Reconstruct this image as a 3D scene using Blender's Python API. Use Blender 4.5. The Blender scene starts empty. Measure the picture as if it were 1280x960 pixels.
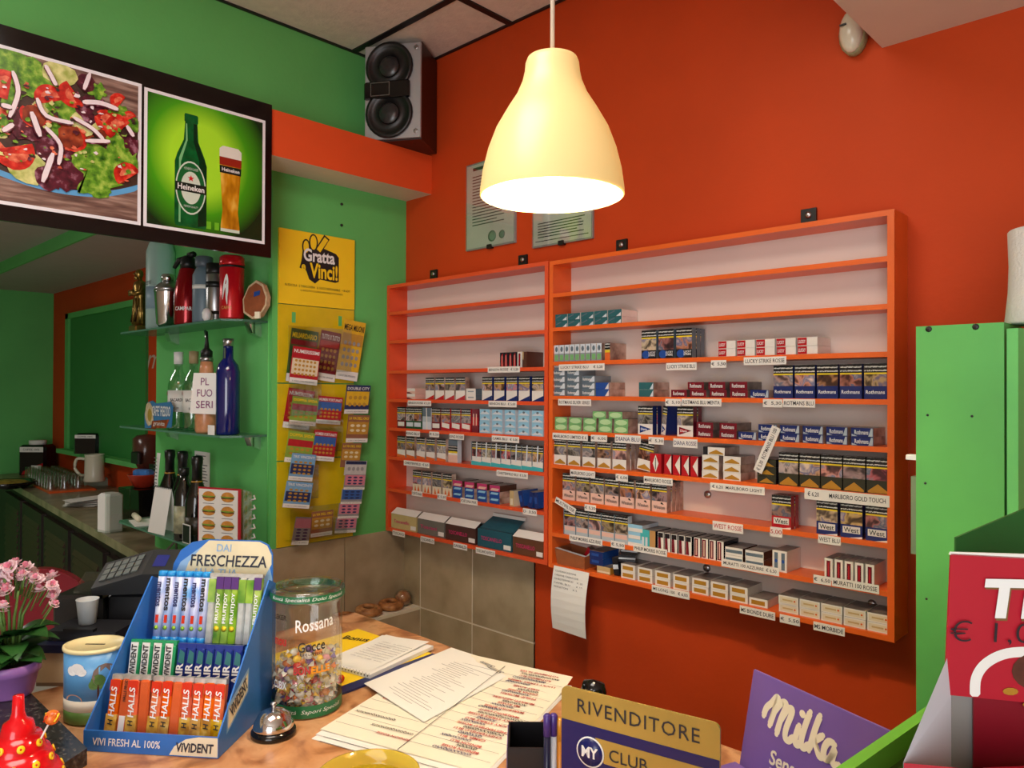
import bpy, bmesh, math, random
from mathutils import Vector, Matrix

random.seed(7)
SC = bpy.context.scene
COL = SC.collection
PI = math.pi

# ---------------------------------------------------------------- camera, world, lights, exposure
cam_data = bpy.data.cameras.new('camera')
cam = bpy.data.objects.new('camera', cam_data); COL.objects.link(cam)
cam_data.sensor_width = 36.0
cam_data.lens = 26.452
cam_data.clip_start = 0.02
_F = Vector((-0.6927, 0.7212, 0.0080)).normalized()
_R = Vector((0.7212, 0.6927, 0.0039)); _R = (_R - _F * _R.dot(_F)).normalized()
_U = _R.cross(_F)
cam.matrix_world = Matrix(((_R.x, _U.x, -_F.x, 2.6082), (_R.y, _U.y, -_F.y, -2.0440), (_R.z, _U.z, -_F.z, 1.72), (0, 0, 0, 1)))
SC.camera = cam

world = bpy.data.worlds.new('world'); SC.world = world
world.use_nodes = True
world.node_tree.nodes['Background'].inputs[0].default_value = (0.85, 0.92, 1.0, 1)
world.node_tree.nodes['Background'].inputs[1].default_value = 0.25

def area_light(name, loc, target, sx, sy, power, col):
    d = bpy.data.lights.new(name, 'AREA'); d.shape = 'RECTANGLE'; d.size = sx; d.size_y = sy; d.energy = power; d.color = col
    o = bpy.data.objects.new(name, d); COL.objects.link(o); o.location = loc
    o.rotation_euler = (Vector(target) - Vector(loc)).to_track_quat('-Z', 'Y').to_euler()
    return o
area_light('shopfront_daylight', (3.2, -4.3, 1.5), (0.7, 0, 1.9), 2.4, 2.4, 84, (0.92, 0.96, 1.0))
area_light('ceiling_panel_light', (1.9, -1.9, 3.07), (1.9, -1.9, 0), 1.4, 1.1, 40, (1.0, 0.93, 0.82))
area_light('bar_fill_light', (-2.2, -2.2, 2.6), (-2.2, -2.2, 0), 0.8, 0.5, 15, (1.0, 0.95, 0.88))  # added fill that brightens the dim bar room, not a real fixture

vs = SC.view_settings
vs.view_transform = 'Standard'; vs.look = 'None'; vs.gamma = 1.0; vs.use_curve_mapping = False
vs.exposure = 0.33
SC.cycles.max_bounces = 8; SC.cycles.transparent_max_bounces = 24
SC.cycles.caustics_reflective = False; SC.cycles.caustics_refractive = False

# ---------------------------------------------------------------- materials
def lin(v):
    v /= 255.0
    return v / 12.92 if v <= 0.04045 else ((v + 0.055) / 1.055) ** 2.4
def c(r, g, b): return (lin(r), lin(g), lin(b), 1.0)

MATS = {}
def mat(name, rgb=(200, 200, 200), rough=0.5, metal=0.0, var=0.06, vscale=9.0, bump=0.0, bscale=120.0, spec=0.5, rand=0.0):
    """Principled material with a slight procedural mottling of its colour."""
    if name in MATS: return MATS[name]
    m = bpy.data.materials.new(name); m.use_nodes = True
    nt = m.node_tree; b = nt.nodes['Principled BSDF']
    b.inputs['Roughness'].default_value = rough; b.inputs['Metallic'].default_value = metal
    b.inputs['Specular IOR Level'].default_value = spec
    col = c(*rgb)
    tc = nt.nodes.new('ShaderNodeTexCoord')
    if var > 0:
        nz = nt.nodes.new('ShaderNodeTexNoise'); nz.inputs['Scale'].default_value = vscale; nz.inputs['Detail'].default_value = 4
        nt.links.new(tc.outputs['Object'], nz.inputs['Vector'])
        rp = nt.nodes.new('ShaderNodeValToRGB')
        rp.color_ramp.elements[0].position = 0.3; rp.color_ramp.elements[1].position = 0.7
        rp.color_ramp.elements[0].color = tuple(max(0, x * (1 - var)) for x in col[:3]) + (1,)
        rp.color_ramp.elements[1].color = tuple(min(1, x * (1 + var)) for x in col[:3]) + (1,)
        nt.links.new(nz.outputs['Fac'], rp.inputs['Fac'])
        nt.links.new(rp.outputs['Color'], b.inputs['Base Color'])
    else:
        b.inputs['Base Color'].default_value = col
    if bump > 0:
        n2 = nt.nodes.new('ShaderNodeTexNoise'); n2.inputs['Scale'].default_value = bscale; n2.inputs['Detail'].default_value = 3
        nt.links.new(tc.outputs['Object'], n2.inputs['Vector'])
        bp = nt.nodes.new('ShaderNodeBump'); bp.inputs['Strength'].default_value = bump; bp.inputs['Distance'].default_value = 0.004
        nt.links.new(n2.outputs['Fac'], bp.inputs['Height']); nt.links.new(bp.outputs['Normal'], b.inputs['Normal'])
    MATS[name] = m
    return m

def ramp_mat(name, stops, scale=20.0, detail=3.0, rough=0.4, rand=True, stretch=(1, 1, 1), distort=0.0, spec=0.5, rand_hsv=((0.495, 0.505), (0.92, 1.08), (0.92, 1.08))):
    """Noise through a multi-stop colour ramp; varies from one object to the next."""
    if name in MATS: return MATS[name]
    m = bpy.data.materials.new(name); m.use_nodes = True
    nt = m.node_tree; b = nt.nodes['Principled BSDF']; b.inputs['Roughness'].default_value = rough
    b.inputs['Specular IOR Level'].default_value = spec
    tc = nt.nodes.new('ShaderNodeTexCoord'); mp = nt.nodes.new('ShaderNodeMapping'); mp.inputs['Scale'].default_value = stretch
    nt.links.new(tc.outputs['Object'], mp.inputs['Vector'])
    nz = nt.nodes.new('ShaderNodeTexNoise'); nz.noise_dimensions = '4D'
    nz.inputs['Scale'].default_value = scale; nz.inputs['Detail'].default_value = detail; nz.inputs['Distortion'].default_value = distort
    nt.links.new(mp.outputs['Vector'], nz.inputs['Vector'])
    if rand:
        oi = nt.nodes.new('ShaderNodeObjectInfo'); mu = nt.nodes.new('ShaderNodeMath'); mu.operation = 'MULTIPLY'; mu.inputs[1].default_value = 37.0
        nt.links.new(oi.outputs['Random'], mu.inputs[0]); nt.links.new(mu.outputs[0], nz.inputs['W'])
    rp = nt.nodes.new('ShaderNodeValToRGB'); cr = rp.color_ramp
    while len(cr.elements) < len(stops): cr.elements.new(0.5)
    for e, (p, rgb) in zip(cr.elements, stops): e.position = p; e.color = c(*rgb)
    nt.links.new(nz.outputs['Fac'], rp.inputs['Fac'])
    if rand:                                             # each copy a little different in hue, strength and brightness
        hs = nt.nodes.new('ShaderNodeHueSaturation'); wn = nt.nodes.new('ShaderNodeTexWhiteNoise'); wn.noise_dimensions = '1D'
        nt.links.new(mu.outputs[0], wn.inputs['W']); sx = nt.nodes.new('ShaderNodeSeparateColor'); nt.links.new(wn.outputs['Color'], sx.inputs[0])
        for k, (lo, hi) in enumerate(rand_hsv):
            mr = nt.nodes.new('ShaderNodeMapRange'); mr.inputs['To Min'].default_value = lo; mr.inputs['To Max'].default_value = hi
            nt.links.new(sx.outputs[k], mr.inputs['Value']); nt.links.new(mr.outputs['Result'], hs.inputs[k])
        nt.links.new(rp.outputs['Color'], hs.inputs['Color']); nt.links.new(hs.outputs['Color'], b.inputs['Base Color'])
    else:
        nt.links.new(rp.outputs['Color'], b.inputs['Base Color'])
    MATS[name] = m
    return m

def glass_mat(name, rgb=(225, 240, 235), alpha=0.82, rough=0.05, edge=True):
    """Thin clear sheet: transparent with a fresnel gloss, tinted by rgb."""
    if name in MATS: return MATS[name]
    m = bpy.data.materials.new(name); m.use_nodes = True
    nt = m.node_tree; nt.nodes.clear()
    out = nt.nodes.new('ShaderNodeOutputMaterial'); mx = nt.nodes.new('ShaderNodeMixShader')
    tr = nt.nodes.new('ShaderNodeBsdfTransparent'); tr.inputs['Color'].default_value = c(*rgb)
    if alpha >= 0.8:
        pr = nt.nodes.new('ShaderNodeBsdfGlossy'); pr.inputs['Color'].default_value = (0.9, 0.92, 0.92, 1); pr.inputs['Roughness'].default_value = rough
    else:
        pr = nt.nodes.new('ShaderNodeBsdfPrincipled'); pr.inputs['Base Color'].default_value = c(*rgb); pr.inputs['Roughness'].default_value = rough
    lw = nt.nodes.new('ShaderNodeLayerWeight'); lw.inputs['Blend'].default_value = 0.35
    mr = nt.nodes.new('ShaderNodeMapRange'); mr.inputs['To Min'].default_value = 1 - alpha; mr.inputs['To Max'].default_value = min(1.0, 1 - alpha + (0.30 if alpha >= 0.8 else 0.40))
    nt.links.new(lw.outputs['Facing'], mr.inputs['Value']); nt.links.new(mr.outputs['Result'], mx.inputs['Fac'])
    nt.links.new(tr.outputs[0], mx.inputs[1]); nt.links.new(pr.outputs[0], mx.inputs[2]); nt.links.new(mx.outputs[0], out.inputs['Surface'])
    MATS[name] = m
    return m

def print_text_mat(name, base, ink, sx=260.0, sz=300.0):
    """Flat print: rows of tiny words as a brick pattern of ink on a base colour."""
    if name in MATS: return MATS[name]
    m = bpy.data.materials.new(name); m.use_nodes = True
    nt = m.node_tree; b = nt.nodes['Principled BSDF']; b.inputs['Roughness'].default_value = 0.3
    tc = nt.nodes.new('ShaderNodeTexCoord'); sp = nt.nodes.new('ShaderNodeSeparateXYZ'); cb = nt.nodes.new('ShaderNodeCombineXYZ')
    nt.links.new(tc.outputs['Object'], sp.inputs[0]); nt.links.new(sp.outputs['X'], cb.inputs['X']); nt.links.new(sp.outputs['Z'], cb.inputs['Y'])
    nz = nt.nodes.new('ShaderNodeTexNoise'); nz.inputs['Scale'].default_value = sx
    nt.links.new(cb.outputs[0], nz.inputs['Vector'])
    wv = nt.nodes.new('ShaderNodeTexWave'); wv.wave_type = 'BANDS'; wv.bands_direction = 'Y'; wv.inputs['Scale'].default_value = sz / 9.0
    nt.links.new(cb.outputs[0], wv.inputs['Vector'])
    mu = nt.nodes.new('ShaderNodeMath'); mu.operation = 'MULTIPLY'
    nt.links.new(nz.outputs['Fac'], mu.inputs[0]); nt.links.new(wv.outputs['Fac'], mu.inputs[1])
    rp = nt.nodes.new('ShaderNodeValToRGB'); rp.color_ramp.elements[0].position = 0.36; rp.color_ramp.elements[1].position = 0.42
    rp.color_ramp.elements[0].color = c(*base); rp.color_ramp.elements[1].color = c(*ink)
    nt.links.new(mu.outputs[0], rp.inputs['Fac']); nt.links.new(rp.outputs['Color'], b.inputs['Base Color'])
    MATS[name] = m
    return m

# ---------------------------------------------------------------- mesh helpers
class MB:
    def __init__(self): self.v = []; self.f = []; self.m = []; self.sm = []
    def add(self, pts, faces, mi=0, M=None, smooth=False):
        o = len(self.v)
        for p in pts:
            p = Vector(p)
            self.v.append(tuple(M @ p) if M is not None else tuple(p))
        for f in faces:
            self.f.append([i + o for i in f]); self.m.append(mi); self.sm.append(smooth)
        return self
    def box(self, x0, x1, y0, y1, z0, z1, mi=0, M=None):
        P = [(x0, y0, z0), (x1, y0, z0), (x1, y1, z0), (x0, y1, z0), (x0, y0, z1), (x1, y0, z1), (x1, y1, z1), (x0, y1, z1)]
        return self.add(P, [(0, 3, 2, 1), (4, 5, 6, 7), (0, 1, 5, 4), (1, 2, 6, 5), (2, 3, 7, 6), (3, 0, 4, 7)], mi, M)
    def bbox(self, x0, x1, y0, y1, z0, z1, r=0.004, mi=0, M=None):
        """box with chamfered vertical edges and top rim"""
        pl = [(x0 + r, y0), (x1 - r, y0), (x1, y0 + r), (x1, y1 - r), (x1 - r, y1), (x0 + r, y1), (x0, y1 - r), (x0, y0 + r)]
        cx, cy = (x0 + x1) / 2, (y0 + y1) / 2
        kx, ky = 1 - 2 * r / (x1 - x0), 1 - 2 * r / (y1 - y0)
        ins = [(cx + (a - cx) * kx, cy + (b - cy) * ky) for a, b in pl]
        n = 8
        P = [(a, b, z0) for a, b in pl] + [(a, b, z1 - r) for a, b in pl] + [(a, b, z1) for a, b in ins]
        F = [tuple(range(n - 1, -1, -1)), tuple(range(2 * n, 3 * n))]
        for k in (0, n):
            F += [(k + i, k + (i + 1) % n, k + n + (i + 1) % n, k + n + i) for i in range(n)]
        return self.add(P, F, mi, M)
    def poly(self, pts, mi=0, M=None): return self.add(pts, [tuple(range(len(pts)))], mi, M)
    def prism(self, pl, d0, d1, ax='y', mi=0, M=None):
        """extrude a 2-D outline: ax 'y' takes (x,z), 'x' takes (y,z), 'z' takes (x,y)"""
        n = len(pl)
        if ax == 'y': g = lambda a, b, d: (a, d, b)
        elif ax == 'x': g = lambda a, b, d: (d, a, b)
        else: g = lambda a, b, d: (a, b, d)
        P = [g(a, b, d0) for a, b in pl] + [g(a, b, d1) for a, b in pl]
        F = [tuple(range(n)), tuple(range(2 * n - 1, n - 1, -1))] + [(i, i + n, (i + 1) % n + n, (i + 1) % n) for i in range(n)]
        return self.add(P, F, mi, M)
    def lathe(self, prof, seg=24, cx=0, cy=0, mi=0, M=None, smooth=True, sy=1.0):
        n = len(prof); P = []; F = []
        for r, z in prof:
            for k in range(seg):
                a = 2 * PI * k / seg; P.append((cx + r * math.cos(a), cy + sy * r * math.sin(a), z))
        for i in range(n - 1):
            for k in range(seg):
                k2 = (k + 1) % seg
                F.append((i * seg + k, i * seg + k2, (i + 1) * seg + k2, (i + 1) * seg + k))
        if prof[0][0] > 1e-5: F.append(tuple(range(seg - 1, -1, -1)))
        if prof[-1][0] > 1e-5: F.append(tuple((n - 1) * seg + k for k in range(seg)))
        return self.add(P, F, mi, M, smooth)
    def shell(self, prof, seg=24, cx=0, cy=0, mi=0, M=None):
        """open lathe without caps"""
        n = len(prof); P = []; F = []
        for r, z in prof:
            for k in range(seg):
                a = 2 * PI * k / seg; P.append((cx + r * math.cos(a), cy + r * math.sin(a), z))
        for i in range(n - 1):
            for k in range(seg):
                k2 = (k + 1) % seg
                F.append((i * seg + k, i * seg + k2, (i + 1) * seg + k2, (i + 1) * seg + k))
        return self.add(P, F, mi, M, True)
    def tube(self, path, r, seg=8, mi=0, M=None, closed=False):
        path = [Vector(p) for p in path]; n = len(path); P = []; F = []
        rr = r if isinstance(r, (list, tuple)) else [r] * n
        for i, p in enumerate(path):
            if closed: t = path[(i + 1) % n] - path[i - 1]
            else: t = path[min(i + 1, n - 1)] - path[max(i - 1, 0)]
            t.normalize()
            a = t.cross(Vector((0, 0, 1)))
            if a.length < 1e-3: a = t.cross(Vector((0, 1, 0)))
            a.normalize(); b = t.cross(a)
            for k in range(seg):
                w = 2 * PI * k / seg; P.append(tuple(p + a * math.cos(w) * rr[i] + b * math.sin(w) * rr[i]))
        m = n if closed else n - 1
        for i in range(m):
            for k in range(seg):
                j = (i + 1) % n; k2 = (k + 1) % seg
                F.append((i * seg + k, i * seg + k2, j * seg + k2, j * seg + k))
        if not closed: F += [tuple(range(seg - 1, -1, -1)), tuple((n - 1) * seg + k for k in range(seg))]
        return self.add(P, F, mi, M, True)
    def ball(self, cx, cy, cz, rx, ry=None, rz=None, seg=12, rings=8, mi=0, M=None):
        ry = ry or rx; rz = rz or rx; P = [(cx, cy, cz - rz)]; F = []
        for i in range(1, rings):
            t = PI * i / rings
            for k in range(seg):
                a = 2 * PI * k / seg
                P.append((cx + rx * math.sin(t) * math.cos(a), cy + ry * math.sin(t) * math.sin(a), cz - rz * math.cos(t)))
        P.append((cx, cy, cz + rz)); L = len(P) - 1
        for k in range(seg):
            k2 = (k + 1) % seg
            F.append((0, 1 + k2, 1 + k)); F.append((L, 1 + (rings - 2) * seg + k, 1 + (rings - 2) * seg + k2))
            for i in range(rings - 2):
                F.append((1 + i * seg + k, 1 + i * seg + k2, 1 + (i + 1) * seg + k2, 1 + (i + 1) * seg + k))
        return self.add(P, F, mi, M, True)
    def mesh(self, name, mats):
        me = bpy.data.meshes.new(name); me.from_pydata(self.v, [], self.f)
        for m in (mats if isinstance(mats, (list, tuple)) else [mats]): me.materials.append(m)
        me.polygons.foreach_set('material_index', self.m); me.polygons.foreach_set('use_smooth', self.sm)
        me.update()
        bm = bmesh.new(); bm.from_mesh(me); bmesh.ops.recalc_face_normals(bm, faces=bm.faces); bm.to_mesh(me); bm.free()
        return me
    def build(self, name, mats, parent=None, loc=None, rot=None):
        return link(name, self.mesh(name, mats), parent, loc, rot)

def link(name, me, parent=None, loc=None, rot=None):
    o = bpy.data.objects.new(name, me); COL.objects.link(o)
    if parent is not None: o.parent = parent
    if loc is not None: o.location = loc
    if rot is not None: o.rotation_euler = rot
    return o

def tag(o, label, cat, group=None, kind=None):
    o['label'] = label; o['category'] = cat
    if group: o['group'] = group
    if kind: o['kind'] = kind
    return o
def thing(name, label, cat, loc=(0, 0, 0), rz=0.0, group=None):
    o = bpy.data.objects.new(name, None); COL.objects.link(o); o.empty_display_size = 0.05
    o.location = loc; o.rotation_euler = (0, 0, rz)
    return tag(o, label, cat, group)
def structure(o): o['kind'] = 'structure'; return o
def copy_tree(o, parent=None):
    k = o.copy(); COL.objects.link(k)
    if parent is not None: k.parent = parent
    for ch in list(o.children): copy_tree(ch, k)
    return k

# ---------------------------------------------------------------- lettering
_TXT = {}
def text_mesh(s, shear=0.0, bold=0.0, spacing=1.0):
    key = (s, shear, bold, spacing)
    if key in _TXT: return _TXT[key]
    cu = bpy.data.curves.new('lettering', 'FONT'); cu.body = s; cu.shear = shear; cu.offset = bold; cu.resolution_u = 2 if len(s) > 6 else 4
    cu.space_character = spacing; cu.align_x = 'LEFT'; cu.space_line = 0.9
    ob = bpy.data.objects.new('lettering', cu)
    me0 = ob.to_mesh()
    vs_ = [v.co.copy() for v in me0.vertices]; fs_ = [tuple(p.vertices) for p in me0.polygons]
    ob.to_mesh_clear(); bpy.data.objects.remove(ob); bpy.data.curves.remove(cu)
    x0 = min(v.x for v in vs_); x1 = max(v.x for v in vs_); y0 = min(v.y for v in vs_); y1 = max(v.y for v in vs_)
    w = x1 - x0 or 1; h = y1 - y0 or 1
    P = [((v.x - x0) / w - 0.5, (v.y - y0) / h - 0.5, 0) for v in vs_]
    _TXT[key] = (P, fs_, w / h)
    return _TXT[key]
_TXM = {}
def frame(o, ux, uy):
    ux = Vector(ux).normalized(); uy = Vector(uy); uy = (uy - ux * uy.dot(ux)).normalized(); n = ux.cross(uy)
    o = Vector(o)
    return Matrix(((ux.x, uy.x, n.x, o.x), (ux.y, uy.y, n.y, o.y), (ux.z, uy.z, n.z, o.z), (0, 0, 0, 1)))
def text(s, m, parent, o, ux, uy, w=None, h=None, shear=0.0, bold=0.0, spacing=1.0, eps=0.0006, name='lettering'):
    """flat lettering fitted to w x h, centred on o (parent space), reading along ux"""
    P, F, ar = text_mesh(s, shear, bold, spacing)
    if w is None: w = h * ar
    if h is None: h = w / ar
    key = (s, shear, bold, spacing, m.name)
    if key not in _TXM:
        me = bpy.data.meshes.new('lettering'); me.from_pydata(P, [], F); me.materials.append(m); me.update(); _TXM[key] = me
    ob = link(name, _TXM[key], parent)
    M = frame(o, ux, uy)
    ob.matrix_local = Matrix.Translation(M.to_3x3() @ Vector((0, 0, eps))) @ M @ Matrix.Diagonal((w, h, 1, 1))
    return ob
def text_round(s, m, parent, r, zc, a0, w, h, shear=0.0, bold=0.0, tilt=0.0, taper=0.0):
    """lettering wrapped round a vertical cylinder of radius r at the parent's axis, centred on angle a0"""
    P, F, ar = text_mesh(s, shear, bold)
    V = []
    for x, y, _ in P:
        a = a0 + x * w / r; z = zc + y * h + x * w * tilt
        V.append(((r) * math.cos(a), (r) * math.sin(a), z))
    me = bpy.data.meshes.new('lettering'); me.from_pydata(V, [], F); me.materials.append(m); me.update()
    return link('lettering', me, parent)
def print_layers(name, layers, parent, o, ux, uy, step=0.0001, eps=0.0005):
    """flat print: list of (outline points 2-D, material) laid one over another"""
    M = frame(o, ux, uy); mats = []; mb = MB()
    for k, (pl, m) in enumerate(layers):
        if m not in mats: mats.append(m)
        mb.poly([M @ Vector((a, b, eps + k * step)) for a, b in pl], mats.index(m))
    me = bpy.data.meshes.new(name); me.from_pydata(mb.v, [], mb.f)
    for m in mats: me.materials.append(m)
    me.polygons.foreach_set('material_index', mb.m); me.update()
    return link(name, me, parent)
def circle(cx, cy, rx, ry=None, n=20, jag=0.0, a0=0.0, a1=2 * PI, rnd=random):
    ry = ry or rx; full = abs(a1 - a0 - 2 * PI) < 1e-6
    return [(cx + rx * (1 + jag * rnd.uniform(-1, 1)) * math.cos(a0 + (a1 - a0) * k / (n if full else n - 1)),
             cy + ry * (1 + jag * rnd.uniform(-1, 1)) * math.sin(a0 + (a1 - a0) * k / (n if full else n - 1))) for k in range(n)]
def ribbon(path, w):
    L = []; Rr = []
    for i, p in enumerate(path):
        a = Vector(path[max(i - 1, 0)]); b = Vector(path[min(i + 1, len(path) - 1)]); t = (b - a).normalized(); n = Vector((-t.y, t.x))
        ww = w * (0.55 if i in (0, len(path) - 1) else 1.0) / 2
        L.append((p[0] + n.x * ww, p[1] + n.y * ww)); Rr.append((p[0] - n.x * ww, p[1] - n.y * ww))
    return L + Rr[::-1]
def smooth_path(pts, n=5):
    out = []
    for i in range(len(pts) - 1):
        p0 = pts[max(i - 1, 0)]; p1 = pts[i]; p2 = pts[i + 1]; p3 = pts[min(i + 2, len(pts) - 1)]
        for k in range(n):
            t = k / n
            out.append(tuple(0.5 * (2 * b + (cc - a) * t + (2 * a - 5 * b + 4 * cc - d) * t * t + (3 * b - a - 3 * cc + d) * t ** 3) for a, b, cc, d in zip(p0, p1, p2, p3)))
    out.append(tuple(pts[-1]))
    return out
def poly_round(name, pl, m, parent, r, squash=1.0):
    """a flat print patch laid on a cylinder: outline of (angle, height)"""
    me = bpy.data.meshes.new(name); me.from_pydata([(r * math.cos(a), r * squash * math.sin(a), z) for a, z in pl], [], [tuple(range(len(pl)))])
    me.materials.append(m); return link(name, me, parent)
X3, Y3, Z3 = Vector((1, 0, 0)), Vector((0, 1, 0)), Vector((0, 0, 1))
ORD = 'first second third fourth fifth sixth seventh eighth ninth tenth eleventh twelfth'.split()

# ---------------------------------------------------------------- palette
M_orange_wall = mat('orange_wall_paint', (196, 68, 24), 0.6, var=0.07, vscale=2.5, bump=0.15, bscale=60, spec=0.2)
M_orange_beam = mat('orange_beam_paint', (226, 84, 34), 0.55, var=0.05, vscale=3)
M_green_wall = mat('green_wall_paint', (100, 188, 102), 0.55, var=0.07, vscale=2.5, bump=0.12, bscale=60, spec=0.3)
M_beige = mat('beige_plaster', (222, 206, 188), 0.7, var=0.05, vscale=4)
M_ceil = mat('ceiling_tile', (226, 214, 200), 0.9, var=0.06, vscale=30, bump=0.5, bscale=90)
M_grid = mat('black_grid', (24, 20, 20), 0.5, var=0)
M_floor = mat('floor_tile', (206, 198, 184), 0.35)
M_cab = mat('orange_lacquer', (230, 100, 34), 0.35, var=0.07, vscale=6)
M_cabl = mat('red_orange_lacquer', (224, 82, 40), 0.35, var=0.07, vscale=6)
M_back = mat('white_hardboard', (222, 208, 198), 0.6, var=0.04, vscale=3)
M_tile = ramp_mat('stone_tile', [(0.25, (156, 141, 112)), (0.5, (176, 161, 131)), (0.75, (190, 175, 146))], 9, 8, 0.35, True)
M_grout = mat('pale_grout', (232, 224, 204), 0.8, var=0)
M_black = mat('black_plastic', (18, 18, 19), 0.4, var=0)
M_blackg = mat('black_gloss', (14, 12, 13), 0.12, var=0)
M_white = mat('white_paper', (236, 234, 228), 0.7, var=0.02)
M_cream = mat('cream_paper', (232, 224, 196), 0.7, var=0.02)
M_tagw = mat('white_label', (232, 226, 218), 0.6, var=0.02)
M_ink = mat('black_ink', (28, 24, 26), 0.6, var=0)
M_inkblue = mat('blue_ink', (42, 44, 92), 0.6, var=0)
M_inkred = mat('red_ink', (178, 44, 40), 0.6, var=0)
M_chrome = mat('chrome', (220, 220, 222), 0.12, 1.0, var=0)
M_steel = mat('brushed_steel', (180, 180, 182), 0.3, 1.0, var=0)
M_yellow = mat('yellow_card', (250, 212, 34), 0.45, var=0.03)
M_navy = mat('navy', (26, 36, 92), 0.35, var=0)
M_whitep = mat('white_plastic', (238, 238, 236), 0.35, var=0)
M_shelfglass = glass_mat('shelf_glass', (130, 190, 160), 0.74, 0.12)
M_clear = glass_mat('clear_acrylic', (246, 248, 246), 0.95)
M_jar = glass_mat('jar_plastic', (246, 246, 244), 0.94)

# ================================================================ SETTING
CEIL = 3.105
mb = MB(); mb.box(-5.3, 4.5, -4.7, 0.1, -0.1, 0); structure(mb.build('floor', M_floor))
# back wall: orange along its whole length, with a dado of stone tiles at the left
mb = MB(); mb.box(-5.3, 4.5, 0, 0.12, 0, CEIL); wall_back = structure(mb.build('wall_back', M_orange_wall))
for (x0, x1) in ((0.004, 0.1155), (0.1215, 0.437), (0.443, 0.767)):
    for (z0, z1) in ((0.3, 0.796), (0.802, 1.118)):
        mb = MB(); mb.box(x0, x1, -0.008, 0.0, z0, z1); mb.build('tile', M_tile, wall_back)
mb = MB(); mb.box(0.0, 0.767, -0.0070, 0.0, 0.29, 1.118); mb.build('grout', M_grout, wall_back)
# left wall: a pier of green wall between the shop and the bar, header above the opening
mb = MB(); mb.box(-1.1, 0, -0.6318, 0, 0, CEIL); wall_left = structure(mb.build('wall_left', M_green_wall))
mb = MB(); mb.box(-0.12, 0, -4.6, -0.6318, 2.54, CEIL); structure(mb.build('wall_header', M_green_wall))
for (y0, y1) in ((-0.63, -0.312), (-0.308, -0.008)):
    for (z0, z1) in ((0.804, 1.119),):
        mb = MB(); mb.box(0, 0.008, y0, y1, z0, z1); mb.build('tile', M_tile, wall_left)
mb = MB(); mb.box(0, 0.118, -0.63, -0.008, 0.3, 0.79); mb.build('tile', M_tile, wall_left)
mb = MB(); mb.box(0, 0.120, -0.63, -0.008, 0.79, 0.803); mb.build('ledge', M_grout, wall_left)
# beam boxed out along the left wall, orange face and pale underside
mb = MB(); x1 = 0.171
mb.box(0, x1, -4.6, 0, 2.5425, 2.7044)
beam = mb.mesh('trim_1', [M_orange_beam, M_beige])
for p in beam.polygons:
    if p.normal.z < -0.5: p.material_index = 1
structure(link('trim_1', beam))
# soffit at the right
mb = MB(); mb.box(1.958, 4.4, -2.6, 0, 2.602, CEIL); sof = mb.mesh('trim_2', [M_orange_wall, M_beige])
for p in sof.polygons:
    if p.normal.z < -0.5: p.material_index = 1
structure(link('trim_2', sof))
# suspended ceiling: black bars and lay-in tiles
mb = MB(); mb.box(-0.1, 4.5, -4.7, 0.1, CEIL + 0.012, CEIL + 0.1); ceiling = structure(mb.build('ceiling', M_beige))
gx = [0.0, 0.638, 1.238, 1.838, 2.438, 3.038, 3.638, 4.238, 4.4]; gy = [0.0, -0.28, -0.88, -1.48, -2.08, -2.68, -3.28, -3.88, -4.48, -4.6]
for i in range(len(gx) - 1):
    for j in range(len(gy) - 1):
        mb = MB(); mb.box(gx[i] + 0.012, gx[i + 1] - 0.012, gy[j + 1] + 0.012, gy[j] - 0.012, CEIL + 0.002, CEIL + 0.012); mb.build('ceiling_tile', M_ceil, ceiling)
for x in gx:
    mb = MB(); mb.box(x - 0.013, x + 0.013, -4.6, 0, CEIL - 0.004, CEIL + 0.003); mb.build('grid_bar', M_grid, ceiling)
for y in gy:
    mb = MB(); mb.box(0, 4.4, y - 0.013, y + 0.013, CEIL - 0.003, CEIL + 0.004); mb.build('grid_bar', M_grid, ceiling)
mb = MB(); mb.box(4.4, 4.5, -4.7, 0, 0, CEIL); structure(mb.build('wall_right', M_beige))
mb = MB(); mb.box(-5.3, 4.5, -4.7, -4.6, 0, CEIL); structure(mb.build('wall_front', M_beige))
# bar room behind the opening
mb = MB(); mb.box(-5.3, -5.144, -4.6, 0, 0, 2.9); structure(mb.build('wall_bar', M_green_wall))
M_barceil = mat('bar_ceiling', (176, 172, 164), 0.8, var=0.03)
mb = MB(); mb.box(-5.144, -0.12, -0.63, 0, 2.58, 2.9, 0); structure(mb.build('ceiling_bar', [M_barceil]))
mb = MB(); mb.box(-5.144, -0.12, -4.6, -0.63, 2.66, 2.9, 0); structure(mb.build('ceiling_bar', [M_barceil]))
mb = MB(); mb.box(-5.144, -0.12, -0.645, -0.63, 2.578, 2.66, 0); structure(mb.build('trim_3', M_green_wall))
door = structure(MB().box(-4.60, -2.90, -0.02, 0.0, 1.20, 2.335).build('door_1', mat('green_door_paint', (52, 132, 60), 0.5, var=0.05, vscale=3)))
MB().box(-4.66, -4.58, -0.04, 0, 1.16, 2.36).build('door_frame', M_green_wall, door)
MB().box(-4.66, -2.80, -0.04, 0, 2.315, 2.36).build('door_frame', M_green_wall, door)
MB().box(-4.66, -2.80, -0.10, 0, 1.17, 1.205).build('door_sill', M_green_wall, door)
M_script = mat('grey_script', (196, 170, 150), 0.5, var=0)
text('C a m p i', M_script, wall_back, (-2.8348, -0.0010, 1.9083), X3, Z3, w=1.25, h=0.19, shear=0.35, eps=0.002)

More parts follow.
